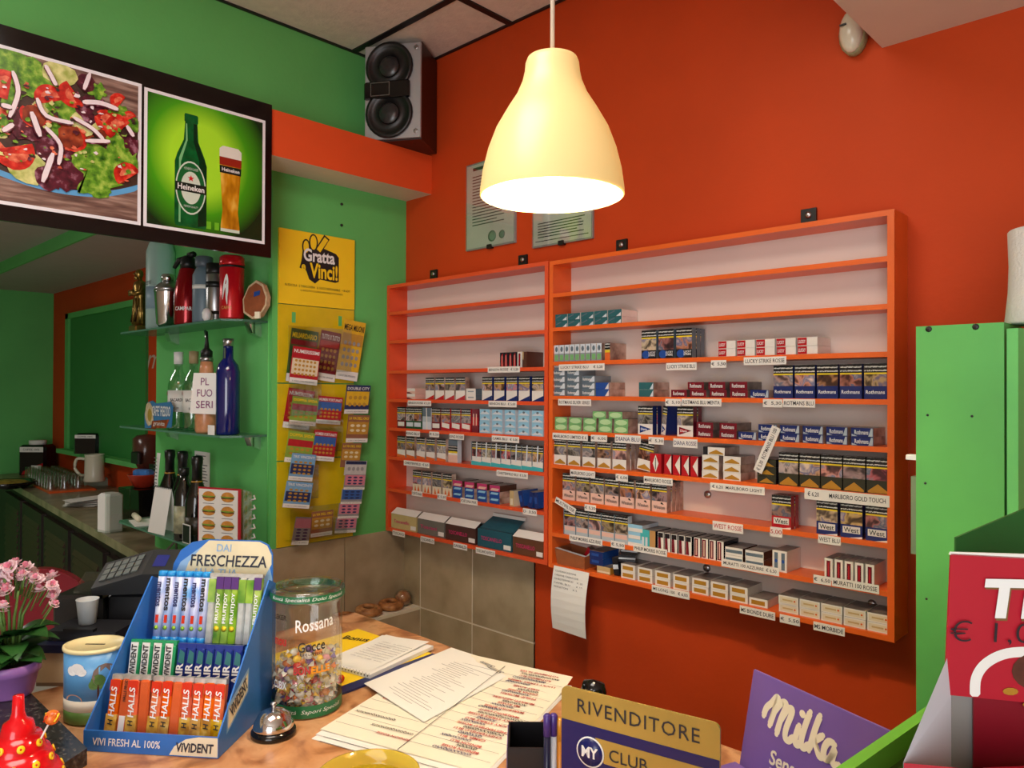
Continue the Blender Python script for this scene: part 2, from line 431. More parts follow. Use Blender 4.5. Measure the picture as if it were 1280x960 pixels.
# ================================================================ CIGARETTE CABINETS
RZ = [2.160 - 0.1158 * k for k in range(10)]
LZ = [2.163, 2.044, 1.923, 1.796, 1.6765, 1.5554, 1.4336, 1.299, 1.122]
DEP = 0.1035
BT = 0.013
def cabinet(x0, x1, zs, label, M):
    t = thing('display_cabinet', label, 'cabinet', (x0, 0, zs[-1]), 0, 'wall cabinets of cigarette packs')
    W = x1 - x0; z0 = zs[-1]; H = zs[0] - z0
    MB().box(0, 0.016, -DEP, -0.001, 0, H).build('side_panel', M, t)
    MB().box(W - 0.016, W, -DEP, -0.001, 0, H).build('side_panel', M, t)
    MB().box(0.016, W - 0.016, -DEP, -0.001, H - 0.014, H).build('top_panel', M, t)
    MB().box(0.016, W - 0.016, -DEP, -0.001, 0, 0.014).build('bottom_panel', M, t)
    MB().box(0.016, W - 0.016, -0.006, -0.001, 0.014, H - 0.014).build('back_panel', M_back, t)
    for z in zs[1:-1]:
        MB().box(0.016, W - 0.016, -DEP, -0.006, z - z0 - BT + 0.004, z - z0 + 0.004).build('shelf', M, t)
    for fx in (0.21, 0.77 if W < 1 else 0.775):
        mb = MB(); mb.box(fx * W - 0.021, fx * W + 0.021, -0.009, -0.001, H, H + 0.058)
        b = mb.build('hanging_bracket', M_black, t)
        MB().lathe([(0.009, 0), (0.009, 0.003), (0.004, 0.005)], 12, M=Matrix.Translation((fx * W, -0.009, H + 0.040)) @ Matrix.Rotation(PI / 2, 4, 'X')).build('screw', M_steel, b)
    return t
cab_n = cabinet(0.003, 0.914, LZ, 'narrow orange wall cabinet of cigarette packs, in the corner beside the green wall', M_cabl)
cab_w = cabinet(0.920, 2.0184, RZ, 'wide orange wall cabinet of cigarette packs, nearest the green cupboard', M_cab)
for (x, z) in ((1.4673, 1.4091), (1.4646, 1.1884), (1.9352, 1.1742)):
    MB().lathe([(0.012, 0), (0.011, 0.004), (0.004, 0.006)], 14, M=Matrix.Translation((x - 0.920, -0.006, z - RZ[-1])) @ Matrix.Rotation(PI / 2, 4, 'X')).build('screw_cap', M_steel, cab_w)

# ---- price labels stuck on the shelf edges
def price(cab, zs, x, z, w, s, m=M_ink, rot=0.0, h=0.0215):
    ox, oz = cab.location.x, zs[-1]
    o = Vector((x - ox, -DEP - 0.0006, z - oz))
    ux = Vector((math.cos(rot), 0, math.sin(rot))); uy = Vector((-math.sin(rot), 0, math.cos(rot)))
    mb = MB(); Mf = Matrix.Translation(o) @ Matrix.Rotation(-rot, 4, 'Y')
    mb.box(-w / 2, w / 2, -0.0008, 0.0006, -h / 2, h / 2, 0, Mf)
    b = mb.build('price_label', M_tagw, cab)
    text(s, m, b, o + Vector((0, -0.0008, 0)), ux, uy, w=w * 0.92, h=h * 0.5, bold=0.008)
for (x, z, w, s) in (
    (1.0603, 1.7958, 0.1907, 'LUCKY STRIKE BLU     € 5,20'), (1.4348, 1.7914, 0.1019, 'LUCKY STRIKE BLU'), (1.5554, 1.7959, 0.0472, '€  5,50'), (1.6919, 1.8016, 0.1202, 'LUCKY STRIKE ROSSE'),
    (1.0316, 1.6798, 0.1394, 'ROTMANS SILVER SERIES'), (1.4072, 1.6851, 0.0518, '€  5,10'), (1.5001, 1.6865, 0.1286, 'ROTMANS BLU MENTA'), (1.7144, 1.6873, 0.0536, '€  5,30'), (1.7859, 1.6884, 0.0850, 'ROTMANS BLU'),
    (1.0130, 1.5652, 0.1511, 'MARLBORO LIMITED € 6'), (1.1338, 1.5655, 0.0642, '€  6,00'), (1.3492, 1.5684, 0.0537, '€  5,30'),
    (1.0668, 1.4471, 0.1033, 'MARLBORO LIGHT'), (1.2235, 1.4470, 0.0457, '€ 6,00'), (1.3560, 1.4485, 0.1012, 'MARLBORO ROSSE'), (1.6112, 1.4485, 0.1625, '€ 6,20  MARLBORO LIGHT'),
    (1.0992, 1.3381, 0.0458, '€ 5,20'), (1.8648, 1.3421, 0.0561, 'WEST BLU'),
    (1.0804, 1.2319, 0.1355, 'PHILIP MORRIS AZZURRE'), (1.2089, 1.2348, 0.0522, '€ 5,50'), (1.3280, 1.2353, 0.1201, 'PHILIP MORRIS ROSSE'), (1.6491, 1.2378, 0.1676, 'MURATTI 100 AZZURRE  € 6,50'),
    (1.8468, 1.2375, 0.0447, '€  6,50'), (1.9276, 1.2382, 0.1129, 'MURATTI 100 ROSSE'),
    (1.3994, 1.1229, 0.1285, 'MS LONG 100   € 6,00'), (1.6715, 1.1177, 0.1009, 'MS BIONDE DURE'), (1.7621, 1.1174, 0.0539, '€  5,50'), (1.8637, 1.1170, 0.0782, 'MS MORBIDE')):
    price(cab_w, RZ, x, z, w, s)
for (x, z, w, s) in ((1.2453, 1.5683, 0.0962, 'DIANA BLU'), (1.4489, 1.5664, 0.0797, 'DIANA ROSSE')): price(cab_w, RZ, x, z, w, s, M_inkblue, h=0.025)
for (x, z, w, s) in ((1.5839, 1.3385, 0.0925, 'WEST ROSSE'), (1.7249, 1.3438, 0.0332, '5,00')): price(cab_w, RZ, x, z, w, s, M_inkred, h=0.026)
for (x, z, w, s) in ((1.9046, 1.4541, 0.2063, '€ 6,20        MARLBORO GOLD TOUCH'),): price(cab_w, RZ, x, z, w, s, h=0.028)
for (x, z, w, s) in ((0.9944, 1.3345, 0.0832, 'MULTIFILTER'),): price(cab_w, RZ, x, z, w * 1.1, s, rot=-0.36)
price(cab_w, RZ, 1.6989, 1.5621, 0.135, '€ 5,30  ROTMANS BLU 100', rot=1.16, h=0.026)
for (x, z, w, s) in (
    (0.7023, 1.7937, 0.1621, 'BENSON ROSSE   € 5,20'), (0.2243, 1.6651, 0.1478, 'BENSON ROSSE  € 5,00'), (0.6973, 1.6693, 0.1421, 'BENSON BLU   € 5,00'),
    (0.1849, 1.5402, 0.0882, 'KING BLU'), (0.3185, 1.5428, 0.0586, '€ 5,20'), (0.4509, 1.5393, 0.0826, 'KING ROSSE'), (0.7123, 1.5427, 0.1370, 'CAMEL BLU   € 5,00'),
    (0.2080, 1.4177, 0.1642, 'CHESTERFIELD  € 5,0'), (0.7466, 1.4188, 0.1543, 'CHESTERFIELD BLU  € 5,00'),
    (0.2128, 1.2979, 0.0666, 'FORTUNA'), (0.3662, 1.3004, 0.0525, '€ 5,20'), (0.5222, 1.2981, 0.0930, 'FORTUNA PINK'), (0.8336, 1.2946, 0.0643, 'D  3,50'),
    (0.0930, 1.1196, 0.0810, 'TOSCANO'), (0.2795, 1.1192, 0.0844, 'TOSCANELLO'), (0.4742, 1.1222, 0.0770, 'GARIBALDI'), (0.6120, 1.1217, 0.1016, 'TOSCANO ANTICO')):
    price(cab_n, LZ, x, z, w, s)

# ---- cigarette packs
M_photo = ramp_mat('warning_photo', [(0.25, (30, 30, 38)), (0.40, (96, 70, 62)), (0.50, (196, 150, 128)), (0.58, (110, 112, 140)), (0.72, (222, 200, 188))], 30, 2, 0.22, True, distort=0.7, rand_hsv=((0.44, 0.56), (0.3, 1.3), (0.45, 1.15)))
M_warn = print_text_mat('warning_text', (22, 22, 24), (205, 205, 200))
M_yel = mat('yellow_stripe', (226, 196, 40), 0.3, var=0)
M_side = ramp_mat('pack_side', [(0.3, (120, 88, 76)), (0.5, (176, 146, 130)), (0.7, (206, 184, 170))], 30, 2, 0.3, True)
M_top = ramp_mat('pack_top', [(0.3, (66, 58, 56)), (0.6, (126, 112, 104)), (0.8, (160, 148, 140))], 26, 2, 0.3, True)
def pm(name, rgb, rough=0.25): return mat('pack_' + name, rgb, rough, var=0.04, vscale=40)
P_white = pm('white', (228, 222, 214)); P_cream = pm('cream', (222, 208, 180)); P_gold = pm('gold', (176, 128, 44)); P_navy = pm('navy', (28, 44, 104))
P_red = pm('red', (178, 26, 36)); P_burg = pm('burgundy', (112, 22, 38)); P_pink = pm('pink', (226, 184, 168)); P_blue = pm('blue', (34, 74, 150))
P_sky = pm('sky', (146, 196, 222)); P_dark = pm('dark', (28, 28, 36)); P_olive = pm('olive', (52, 52, 40)); P_green = pm('green', (118, 176, 112)); P_lime = pm('lime', (178, 214, 160))
P_teal = pm('teal', (44, 98, 104)); P_grey = pm('grey', (140, 150, 156)); P_silver = pm('silver', (176, 188, 196)); P_orange = pm('orange', (218, 104, 48)); P_mag = pm('magenta', (190, 60, 110))
P_brown = pm('brown', (86, 52, 40)); P_turq = pm('turquoise', (70, 178, 184)); P_kraft = pm('kraft', (196, 168, 120)); P_slate = pm('slate', (96, 112, 124)); P_dgreen = pm('dgreen', (40, 84, 52)); P_tan = pm('tan', (186, 142, 88))
P_pale = pm('pale', (206, 214, 222))
DIM = {'up': (0.055, 0.088, 0.022), 'flat': (0.055, 0.022, 0.088), 'edge': (0.0225, 0.056, 0.088), 'spine': (0.0225, 0.088, 0.055)}
def W(b, ph=0.37): return [(0, ph, b), (ph, 0.70, M_photo), (0.70, 0.745, M_yel), (0.745, 1, M_warn)]
def chev(m, z0=0.05, z1=0.30): return [([(0.06, z0), (0.94, z0), (0.94, z0 + 0.05), (0.5, z1), (0.06, z0 + 0.05)], m)]
KINDS = {
    'lucky_blue': dict(bands=W(P_dark, 0.30), dec=[(circle(0.3, 0.15, 0.26, 0.14, 14), P_blue)], txt=('LUCKY\nSTRIKE', M_whitep, 0.72, 0.17, 0.46, 0.16), side=P_slate),
    'rothmans': dict(bands=W(P_navy), txt=('Rothmans', M_whitep, 0.5, 0.20, 0.8, 0.10), side=P_navy),
    'winston': dict(bands=W(P_pink), dec=[([(0.55, 0.31), (0.80, 0.27), (0.62, 0.28), (0.66, 0.35)], P_dark)], txt=('Winston', M_ink, 0.5, 0.17, 0.72, 0.12), side=M_side),
    'west_red': dict(bands=W(P_red), dec=[([(0.1, 0.13), (0.9, 0.13), (0.9, 0.32), (0.1, 0.32)], P_white), ([(0.4, 0.0), (1, 0.0), (1, 0.06)], P_white)], txt=('West', M_ink, 0.5, 0.225, 0.66, 0.14), side=P_red),
    'west_blue': dict(bands=W(P_navy), dec=[([(0.1, 0.13), (0.9, 0.13), (0.9, 0.32), (0.1, 0.32)], P_white), ([(0.4, 0.0), (1, 0.0), (1, 0.06)], P_white)], txt=('West', M_ink, 0.5, 0.225, 0.66, 0.14), side=P_navy),
    'gold_touch': dict(bands=W(P_olive), dec=chev(P_gold, 0.02, 0.27), side=P_olive),
    'gold_white': dict(bands=W(P_white), dec=chev(P_gold, 0.03, 0.22), side=M_side),
    'pennant_blue': dict(bands=W(P_white), dec=[([(0.12, 0.32), (0.12, 0.05), (0.9, 0.2)], P_navy), ([(0.2, 0.27), (0.2, 0.10), (0.7, 0.2)], P_blue)], txt=('Diana', M_whitep, 0.42, 0.19, 0.4, 0.08), side=P_navy),
    'pennant_red': dict(bands=W(P_white), dec=[([(0.12, 0.32), (0.12, 0.05), (0.9, 0.2)], P_burg), ([(0.2, 0.27), (0.2, 0.10), (0.7, 0.2)], P_red)], txt=('Diana', M_whitep, 0.42, 0.19, 0.4, 0.08), side=P_burg),
    'frosty': dict(bands=W(P_silver, 0.34), dec=[([(0, 0), (0.07, 0), (0.07, 1), (0, 1)], P_slate), ([(0.1, 0.16), (0.95, 0.16), (0.95, 0.32), (0.1, 0.32)], P_pink)], side=P_pale),  # slate strip at the left paints the dark gap between packs
    'white_red': dict(bands=W(P_white, 0.42), dec=[([(0.0, 0.0), (1, 0), (1, 0.22)], P_red)], side=M_side),
    'white_navy': dict(bands=W(P_white, 0.42), dec=[([(0.0, 0.0), (1, 0), (1, 0.22)], P_navy)], side=P_navy),
    'red_low': dict(bands=W(P_burg), dec=[([(0.1, 0.1), (0.9, 0.1), (0.9, 0.3), (0.1, 0.3)], P_white)], side=P_burg),
    'red_white': dict(bands=W(P_red), dec=[([(0.08, 0.16), (0.92, 0.10), (0.92, 0.30), (0.08, 0.36)], P_white)], side=P_red),
    'green_low': dict(bands=W(P_dgreen), dec=[([(0.1, 0.1), (0.9, 0.1), (0.9, 0.3), (0.1, 0.3)], P_pale)], side=P_dgreen),
    'orange_white': dict(bands=W(P_white), dec=[([(0, 0), (1, 0), (1, 0.10), (0, 0.16)], P_orange)], side=M_side),
    'teal_white': dict(bands=W(P_white), dec=[([(0, 0.2), (0.08, 0.2), (0.08, 1), (0, 1)], P_slate), ([(0.45, 0.3), (0.56, 0.3), (0.62, 1), (0.5, 1)], P_pale), ([(0, 0), (1, 0), (1, 0.14), (0, 0.18)], P_turq)], side=P_slate),  # slate strip paints the dark gap, slanted pale strip a cellophane highlight
    'flame': dict(bands=W(P_cream), dec=[([(0.2, 0.03), (0.45, 0.03), (0.3, 0.33)], P_orange), ([(0.55, 0.03), (0.85, 0.03), (0.7, 0.34)], P_orange)], side=M_side),
    'plain_clear': dict(bands=[(0, 0.35, P_pale), (0.35, 0.6, P_silver), (0.6, 1, P_slate)], dec=[([(0.5, 0), (0.62, 0), (0.5, 1), (0.4, 1)], P_white)], side=P_pale),
    'pink_box': dict(bands=[(0, 0.34, P_pink), (0.34, 0.42, P_white), (0.42, 0.5, M_yel), (0.5, 0.75, M_warn), (0.75, 1, P_slate)], side=P_pale),
    # lying flat, bottom end to the front
    'teal': dict(bands=[(0, 1, P_teal)], dec=[([(0.6, 0.05), (0.95, 0.05), (0.95, 0.6)], P_pale), ([(0.05, 0.5), (0.5, 0.9), (0.5, 0.75), (0.05, 0.35)], P_slate)], side=P_white),
    'silver_blue': dict(bands=[(0, 1, P_slate)], dec=[([(0.55, 0.1), (0.98, 0.1), (0.98, 0.9), (0.85, 0.9)], P_pale)], txt=('Rothmans', M_whitep, 0.4, 0.5, 0.6, 0.4), side=P_grey),
    'blue_white': dict(bands=[(0, 1, P_blue)], dec=[([(0.7, 0.05), (0.98, 0.05), (0.98, 0.95)], P_white)], side=M_side),
    'teal_dark': dict(bands=[(0, 1, P_teal)], dec=[([(0.75, 0.05), (0.98, 0.05), (0.98, 0.95)], P_pale)], side=M_side),
    'burgundy': dict(bands=[(0, 1, P_burg)], txt=('Rothmans', M_whitep, 0.5, 0.5, 0.68, 0.5), side=M_top),
    'roth_blue': dict(bands=[(0, 1, P_navy)], dec=[([(0.78, 0.05), (0.98, 0.05), (0.98, 0.95), (0.9, 0.95)], P_silver), ([(0.03, 0.05), (0.3, 0.05), (0.03, 0.3)], P_silver)], txt=('Rothmans', M_whitep, 0.48, 0.5, 0.6, 0.5), side=M_side),
    'green': dict(bands=[(0, 1, P_green)], dec=[(circle(0.5, 0.5, 0.44, 0.4, 10), P_lime)], side=M_side),
    'gold_flat': dict(bands=[(0, 1, P_white)], dec=[([(0.08, 0.1), (0.92, 0.1), (0.92, 0.25), (0.5, 0.7), (0.08, 0.25)], P_gold)], side=M_side),
    'olive_flat': dict(bands=[(0, 1, P_olive)], dec=[([(0.08, 0.1), (0.92, 0.1), (0.5, 0.7)], P_gold)], side=P_dark),
    'red_half': dict(bands=[(0, 1, P_white)], dec=[([(0.01, 0.04), (0.48, 0.04), (0.48, 0.96), (0.01, 0.96)], P_red)], txt=('LUCKY', M_whitep, 0.25, 0.5, 0.34, 0.4), side=P_white),
    'gold_frame': dict(bands=[(0, 1, P_white)], dec=[([(0.12, 0.2), (0.86, 0.2), (0.86, 0.74), (0.12, 0.74)], P_gold)], side=P_white),
    'beige_frame': dict(bands=[(0, 1, P_white)], dec=[([(0.07, 0.14), (0.93, 0.14), (0.93, 0.84), (0.07, 0.84)], P_cream), ([(0.2, 0.4), (0.72, 0.4), (0.72, 0.6), (0.2, 0.6)], P_kraft), (circle(0.82, 0.5, 0.05, 0.12, 8), P_orange)], side=P_white),
    'sky': dict(bands=[(0, 1, P_sky)], dec=[([(0.05, 0.15), (0.95, 0.15), (0.95, 0.3), (0.5, 0.75), (0.05, 0.3)], P_pale), (circle(0.5, 0.62, 0.12, 0.18, 8), P_slate)], side=P_pale),
    'pink_red': dict(bands=[(0, 1, P_mag)], dec=[([(0.08, 0.1), (0.8, 0.1), (0.95, 0.5), (0.2, 0.5)], P_pink)], side=P_brown),
    'blue_flat': dict(bands=[(0, 1, P_blue)], dec=[([(0.08, 0.5), (0.8, 0.5), (0.9, 0.85), (0.2, 0.85)], P_sky)], side=M_side),
    'red_edge_white': dict(bands=[(0, 0.5, P_pink), (0.5, 1, P_white)], dec=[([(0.0, 0.04), (0.7, 0.04), (0.3, 0.3), (0.0, 0.3)], P_burg)], side=P_pink),
    'blue_stripe': dict(bands=[(0, 1, P_white)], dec=[([(0.03, 0.3), (0.97, 0.3), (0.97, 0.7), (0.03, 0.7)], P_slate)], side=P_brown),
    'white_box': dict(bands=[(0, 1, P_white)], dec=[([(0.2, 0.4), (0.8, 0.4), (0.8, 0.6), (0.2, 0.6)], P_grey)], side=P_slate),
    'white_stack': dict(bands=[(0, 0.5, P_white), (0.5, 1, P_sky)], side=P_pale),
    'dark_box': dict(bands=[(0, 1, P_dark)], dec=[([(0.0, 0.35), (1, 0.35), (1, 0.6), (0, 0.6)], P_pale)], side=P_dark),
    'navy_box': dict(bands=[(0, 1, P_navy)], dec=[([(0.15, 0.3), (0.7, 0.3), (0.7, 0.7), (0.15, 0.7)], P_blue)], side=P_blue),
    'kraft_flat': dict(bands=[(0, 1, P_kraft)], dec=[([(0.05, 0.1), (0.95, 0.1), (0.95, 0.35), (0.05, 0.35)], P_cream)], side=P_gold),
    # on their long edge or spine
    'grey_edge': dict(bands=[(0, 0.48, P_grey), (0.48, 1, P_pale)], dec=[(circle(0.5, 0.74, 0.28, 0.16, 10), P_slate), ([(0.15, 0.08), (0.85, 0.08), (0.85, 0.4), (0.15, 0.4)], P_green)], side=M_side),
    'photo_edge': dict(bands=[(0, 0.45, P_orange), (0.45, 0.6, M_yel), (0.6, 1, M_warn)], side=M_side),
    'red_diamond': dict(bands=[(0, 1, P_red)], dec=[([(0.98, 0.04), (0.98, 0.96), (0.30, 0.5)], P_white)], side=P_burg),
    'red_full': dict(bands=[(0, 1, P_red)], dec=[([(0.5, 0.06), (0.76, 0.5), (0.5, 0.95), (0.24, 0.5)], P_white), ([(0.47, 0.2), (0.53, 0.2), (0.53, 0.8), (0.47, 0.8)], P_dgreen)], side=P_red),
    'burg_white': dict(bands=[(0, 1, P_white)], dec=[([(0.06, 0.03), (0.62, 0.03), (0.5, 0.72), (0.06, 0.72)], P_burg), ([(0.06, 0.72), (0.9, 0.72), (0.9, 0.97), (0.06, 0.97)], P_dark)], side=P_dark),
    'burg_edge': dict(bands=[(0, 1, P_white)], dec=[([(0.08, 0.04), (0.66, 0.04), (0.66, 0.96), (0.08, 0.96)], P_burg), ([(0.3, 0.1), (0.46, 0.1), (0.46, 0.9), (0.3, 0.9)], P_pink)], side=P_dark),
    'strip_red': dict(bands=[(0, 1, P_white)], dec=[([(0.26, 0.08), (0.74, 0.08), (0.74, 0.9), (0.26, 0.9)], P_burg), ([(0.42, 0.2), (0.56, 0.2), (0.56, 0.8), (0.42, 0.8)], P_red)], side=P_white),
    'strip_blue': dict(bands=[(0, 1, P_white)], dec=[([(0.26, 0.08), (0.74, 0.08), (0.74, 0.9), (0.26, 0.9)], P_slate), (circle(0.5, 0.5, 0.2, 0.09, 8), P_blue)], side=P_white),
    'red_black': dict(bands=[(0, 1, P_dark)], dec=[([(0.2, 0.05), (0.9, 0.05), (0.7, 0.95), (0.3, 0.8)], P_red), ([(0.5, 0.1), (0.62, 0.1), (0.62, 0.8), (0.5, 0.8)], P_pink)], side=P_dark),
    'turq_spine': dict(bands=[(0, 1, P_turq)], dec=[([(0.3, 0.1), (0.7, 0.1), (0.7, 0.6), (0.3, 0.6)], P_pale)], side=P_turq),
    'tan_spine': dict(bands=[(0, 1, P_tan)], side=P_dark),
    'red_spine': dict(bands=[(0, 0.3, P_burg), (0.3, 0.65, P_red), (0.65, 1, P_burg)], dec=[([(0.35, 0.3), (0.6, 0.3), (0.6, 0.8), (0.35, 0.8)], P_pink)], side=P_burg),
    'kraft_spine': dict(bands=[(0, 1, P_kraft)], dec=[([(0.2, 0.1), (0.8, 0.1), (0.8, 0.5), (0.2, 0.5)], P_cream)], side=P_cream),
    'brown_spine': dict(bands=[(0, 1, P_brown)], dec=[([(0.0, 0.5), (0.25, 0.5), (0.25, 1), (0, 1)], P_kraft)], side=P_brown),
}
_PK = {}
def pack_mesh(kind, mode):
    key = (kind, mode)
    if key in _PK: return _PK[key]
    k = KINDS[kind]; w, h, d = DIM[mode]; side = k.get('side', M_side)
    up = mode in ('up', 'spine')
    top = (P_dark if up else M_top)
    mats = [side, top]; mb = MB()
    def mi(m):
        if m not in mats: mats.append(m)
        return mats.index(m)
    g = 0.0011; x0, x1 = -w / 2 + g, w / 2 - g
    mb.add([(x0, 0, 0), (x0, d, 0), (x0, d, h), (x0, 0, h)], [(0, 1, 2, 3)], 0)
    mb.add([(x1, 0, 0), (x1, d, 0), (x1, d, h), (x1, 0, h)], [(3, 2, 1, 0)], 0)
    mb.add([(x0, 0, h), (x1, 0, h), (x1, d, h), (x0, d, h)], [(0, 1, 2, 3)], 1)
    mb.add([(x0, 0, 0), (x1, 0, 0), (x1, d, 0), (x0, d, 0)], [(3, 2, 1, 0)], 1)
    mb.add([(x0, d, 0), (x1, d, 0), (x1, d, h), (x0, d, h)], [(3, 2, 1, 0)], 0)
    for (a, b, m) in k['bands']:
        mb.add([(x0, 0, a * h), (x1, 0, a * h), (x1, 0, b * h), (x0, 0, b * h)], [(0, 1, 2, 3)], mi(m))
    for n, (pl, m) in enumerate(k.get('dec', [])):
        y = -0.0003 - 0.0002 * n
        mb.poly([(x0 + u * (x1 - x0), y, v * h) for u, v in pl], mi(m))
    me = bpy.data.meshes.new('cigarette_pack'); me.from_pydata(mb.v, [], mb.f)
    for m in mats: me.materials.append(m)
    me.polygons.foreach_set('material_index', mb.m); me.update()
    _PK[key] = me
    return me
def put_pack(kind, mode, x, z, label, group, y=None, tilt=0.0, yaw=0.0, name='cigarette_pack', cat='cigarette pack', lettered=True):
    w, h, d = DIM[mode]
    o = link(name, pack_mesh(kind, mode), None, (x, -0.0965 if y is None else y, z), (0, tilt, yaw))
    tag(o, label, cat, group)
    t = KINDS[kind].get('txt')
    if t and lettered:
        s, m, u, v, tw, th = t
        text(s, m, o, ((u - 0.5) * w, -0.0009, v * h), X3, Z3, w=tw * w, h=th * h, bold=0.01, eps=0.0003)
    return o
TIER = ['lower tier', 'upper tier', 'third tier', 'fourth tier', 'top tier']
def row(cab, shelf, x0, n, kind, mode, desc, tiers=1, step=None, back=0, z_add=0.0, jit=0.0007, x_last=None, tier0=0):
    """a row of packs on a shelf, its left edge at x0; the last column may have more packs behind it"""
    zs = RZ if cab == 'wide' else LZ
    w, h, d = DIM[mode]
    if x_last is not None and n > 1: step = (x_last - w - x0) / (n - 1)
    step = step or w + 0.0006
    zb = zs[shelf] + (0.004 if shelf < len(zs) - 1 else 0.0145) + z_add
    where = f'{ORD[shelf - 1]} shelf of {cab} cabinet'
    grp = f'{desc}s, {where}' if not desc.endswith('s') else f'{desc}, {where}'
    for t in range(tiers):
        for i in range(n):
            x = x0 + w / 2 + i * step
            tier = f', {TIER[t + tier0]}' if tiers > 1 or tier0 else ''
            pos = f', {ORD[i]} from left' if n > 1 else ''
            put_pack(kind, mode, x, zb + t * (h + 0.0004), f'{desc}{pos}{tier}, {where}', grp, y=-0.0965 + random.uniform(0, jit * 3))
    for b in range(back):
        put_pack(kind, mode, x0 + w / 2 + (n - 1) * step + 0.0008 * (b + 1), zb, f'{desc}, {ORD[b]} behind front row, {where}', grp, y=-0.0965 + 0.0035 + (b + 1) * (d + 0.0005), lettered=False)

# wide cabinet, from the third board down
w_ = 'wide'
row(w_, 2, 0.9387, 5, 'teal', 'flat', 'teal cigarette pack lying flat', 2)
row(w_, 3, 0.9351, 9, 'grey_edge', 'edge', 'grey green cigarette pack on edge', x_last=1.1384)
row(w_, 3, 1.1480, 1, 'photo_edge', 'edge', 'orange and black cigarette pack on edge')
row(w_, 3, 1.2886, 3, 'lucky_blue', 'up', 'black cigarette pack with blue disc', back=2, x_last=1.4664)
row(w_, 3, 1.5484, 5, 'red_half', 'flat', 'half red half white pack', 2, x_last=1.8318)
for i, (u, n) in enumerate(((0.9297, 5), (0.9916, 4), (1.0548, 3))):
    row(w_, 4, u, 1, 'silver_blue', 'flat', f'silver blue cigarette pack, {ORD[i]} stack from left', n)
row(w_, 4, 1.1126, 1, 'blue_white', 'flat', 'blue and white flat cigarette pack', 2)
row(w_, 4, 1.2798, 1, 'teal_dark', 'flat', 'dark teal flat cigarette pack', 2)
row(w_, 4, 1.3938, 4, 'burgundy', 'flat', 'burgundy flat cigarette pack', x_last=1.6404)
row(w_, 4, 1.4506, 3, 'burgundy', 'flat', 'burgundy flat cigarette pack', z_add=0.0226, x_last=1.6381, tier0=1)
row(w_, 4, 1.6451, 1, 'roth_blue', 'flat', 'navy flat cigarette pack')
row(w_, 4, 1.7115, 5, 'rothmans', 'up', 'navy cigarette pack with warning', x_last=2.0001)
row(w_, 5, 0.9387, 5, 'green', 'flat', 'light green flat cigarette pack', 2, x_last=1.2410)
row(w_, 5, 1.0996, 2, 'green', 'flat', 'light green flat cigarette pack', z_add=0.0452, x_last=1.2198, tier0=2)
row(w_, 5, 1.2769, 1, 'pennant_blue', 'up', 'white cigarette pack with blue pennant', back=1)
put_pack('pennant_blue', 'spine', 1.3548, RZ[5] + 0.005, 'navy and brown cigarette pack leaning behind the blue pennant pack', None, y=-0.075, tilt=0.12, yaw=-0.3)
row(w_, 5, 1.4156, 1, 'pennant_red', 'up', 'white cigarette pack with red pennant', back=1)
row(w_, 5, 1.4795, 2, 'burgundy', 'flat', 'wine red flat cigarette pack', 2, x_last=1.6072)
row(w_, 5, 1.6096, 1, 'roth_blue', 'flat', 'single navy flat cigarette pack')
row(w_, 5, 1.6684, 5, 'roth_blue', 'flat', 'blue patterned flat cigarette pack', 2, x_last=1.9688)
row(w_, 6, 0.9351, 5, 'gold_white', 'up', 'white gold chevron cigarette pack', back=3, x_last=1.2350)
put_pack('gold_white', 'up', 1.2916, RZ[6] + 0.009, 'white gold chevron cigarette pack tilted against the red packs', None, y=-0.085, tilt=0.16)
DIM['stub'] = (0.042, 0.060, 0.022); DIM['stub2'] = (0.0270, 0.060, 0.045)
row(w_, 6, 1.3206, 1, 'red_full', 'stub', 'short red pack with white diamond')
row(w_, 6, 1.3702, 4, 'red_diamond', 'stub2', 'short red pack with white wedge', x_last=1.4873)
put_pack('dark_box', 'spine', 1.4925 + 0.012, RZ[6] + 0.005, 'black open cigarette pack between red packs and gold stack', None, y=-0.08, yaw=0.2)
row(w_, 6, 1.4977, 2, 'gold_flat', 'flat', 'white gold chevron flat pack', 3, x_last=1.6191)
row(w_, 6, 1.5156, 1, 'gold_flat', 'flat', 'white gold chevron flat pack topmost on stack', z_add=0.0678)
row(w_, 6, 1.6661, 1, 'olive_flat', 'flat', 'dark olive flat cigarette pack', 3)
row(w_, 6, 1.7271, 5, 'gold_touch', 'up', 'black cigarette pack with gold chevron', x_last=2.0056)
row(w_, 7, 0.9741, 7, 'winston', 'up', 'pale pink cigarette pack with warning', back=3, x_last=1.3827)
row(w_, 7, 1.7071, 1, 'west_red', 'up', 'red cigarette pack standing alone', back=1)
row(w_, 7, 1.8277, 3, 'west_blue', 'up', 'blue cigarette pack with white plate', x_last=2.0038)
row(w_, 8, 0.9776, 5, 'frosty', 'up', 'silver cigarette pack with warning', x_last=1.2410)
row(w_, 8, 1.2410, 1, 'white_stack', 'flat', 'white and sky blue flat pack', 3)
row(w_, 8, 1.2857, 2, 'turq_spine', 'edge', 'turquoise cigarette pack on edge', x_last=1.3206)
row(w_, 8, 1.3206, 1, 'tan_spine', 'edge', 'tan cigarette pack on edge')
row(w_, 8, 1.3491, 5, 'burg_white', 'edge', 'burgundy white black-topped pack on edge', x_last=1.4664)
row(w_, 8, 1.4717, 4, 'burg_edge', 'edge', 'burgundy white pack on edge', x_last=1.5683)
row(w_, 8, 1.5707, 2, 'blue_stripe', 'flat', 'white flat pack with blue stripe', 2, x_last=1.6867)
row(w_, 8, 1.7093, 2, 'strip_blue', 'edge', 'white pack with blue strip', x_last=1.7513)
row(w_, 8, 1.8482, 5, 'strip_red', 'edge', 'white pack with red strip', x_last=1.9707)
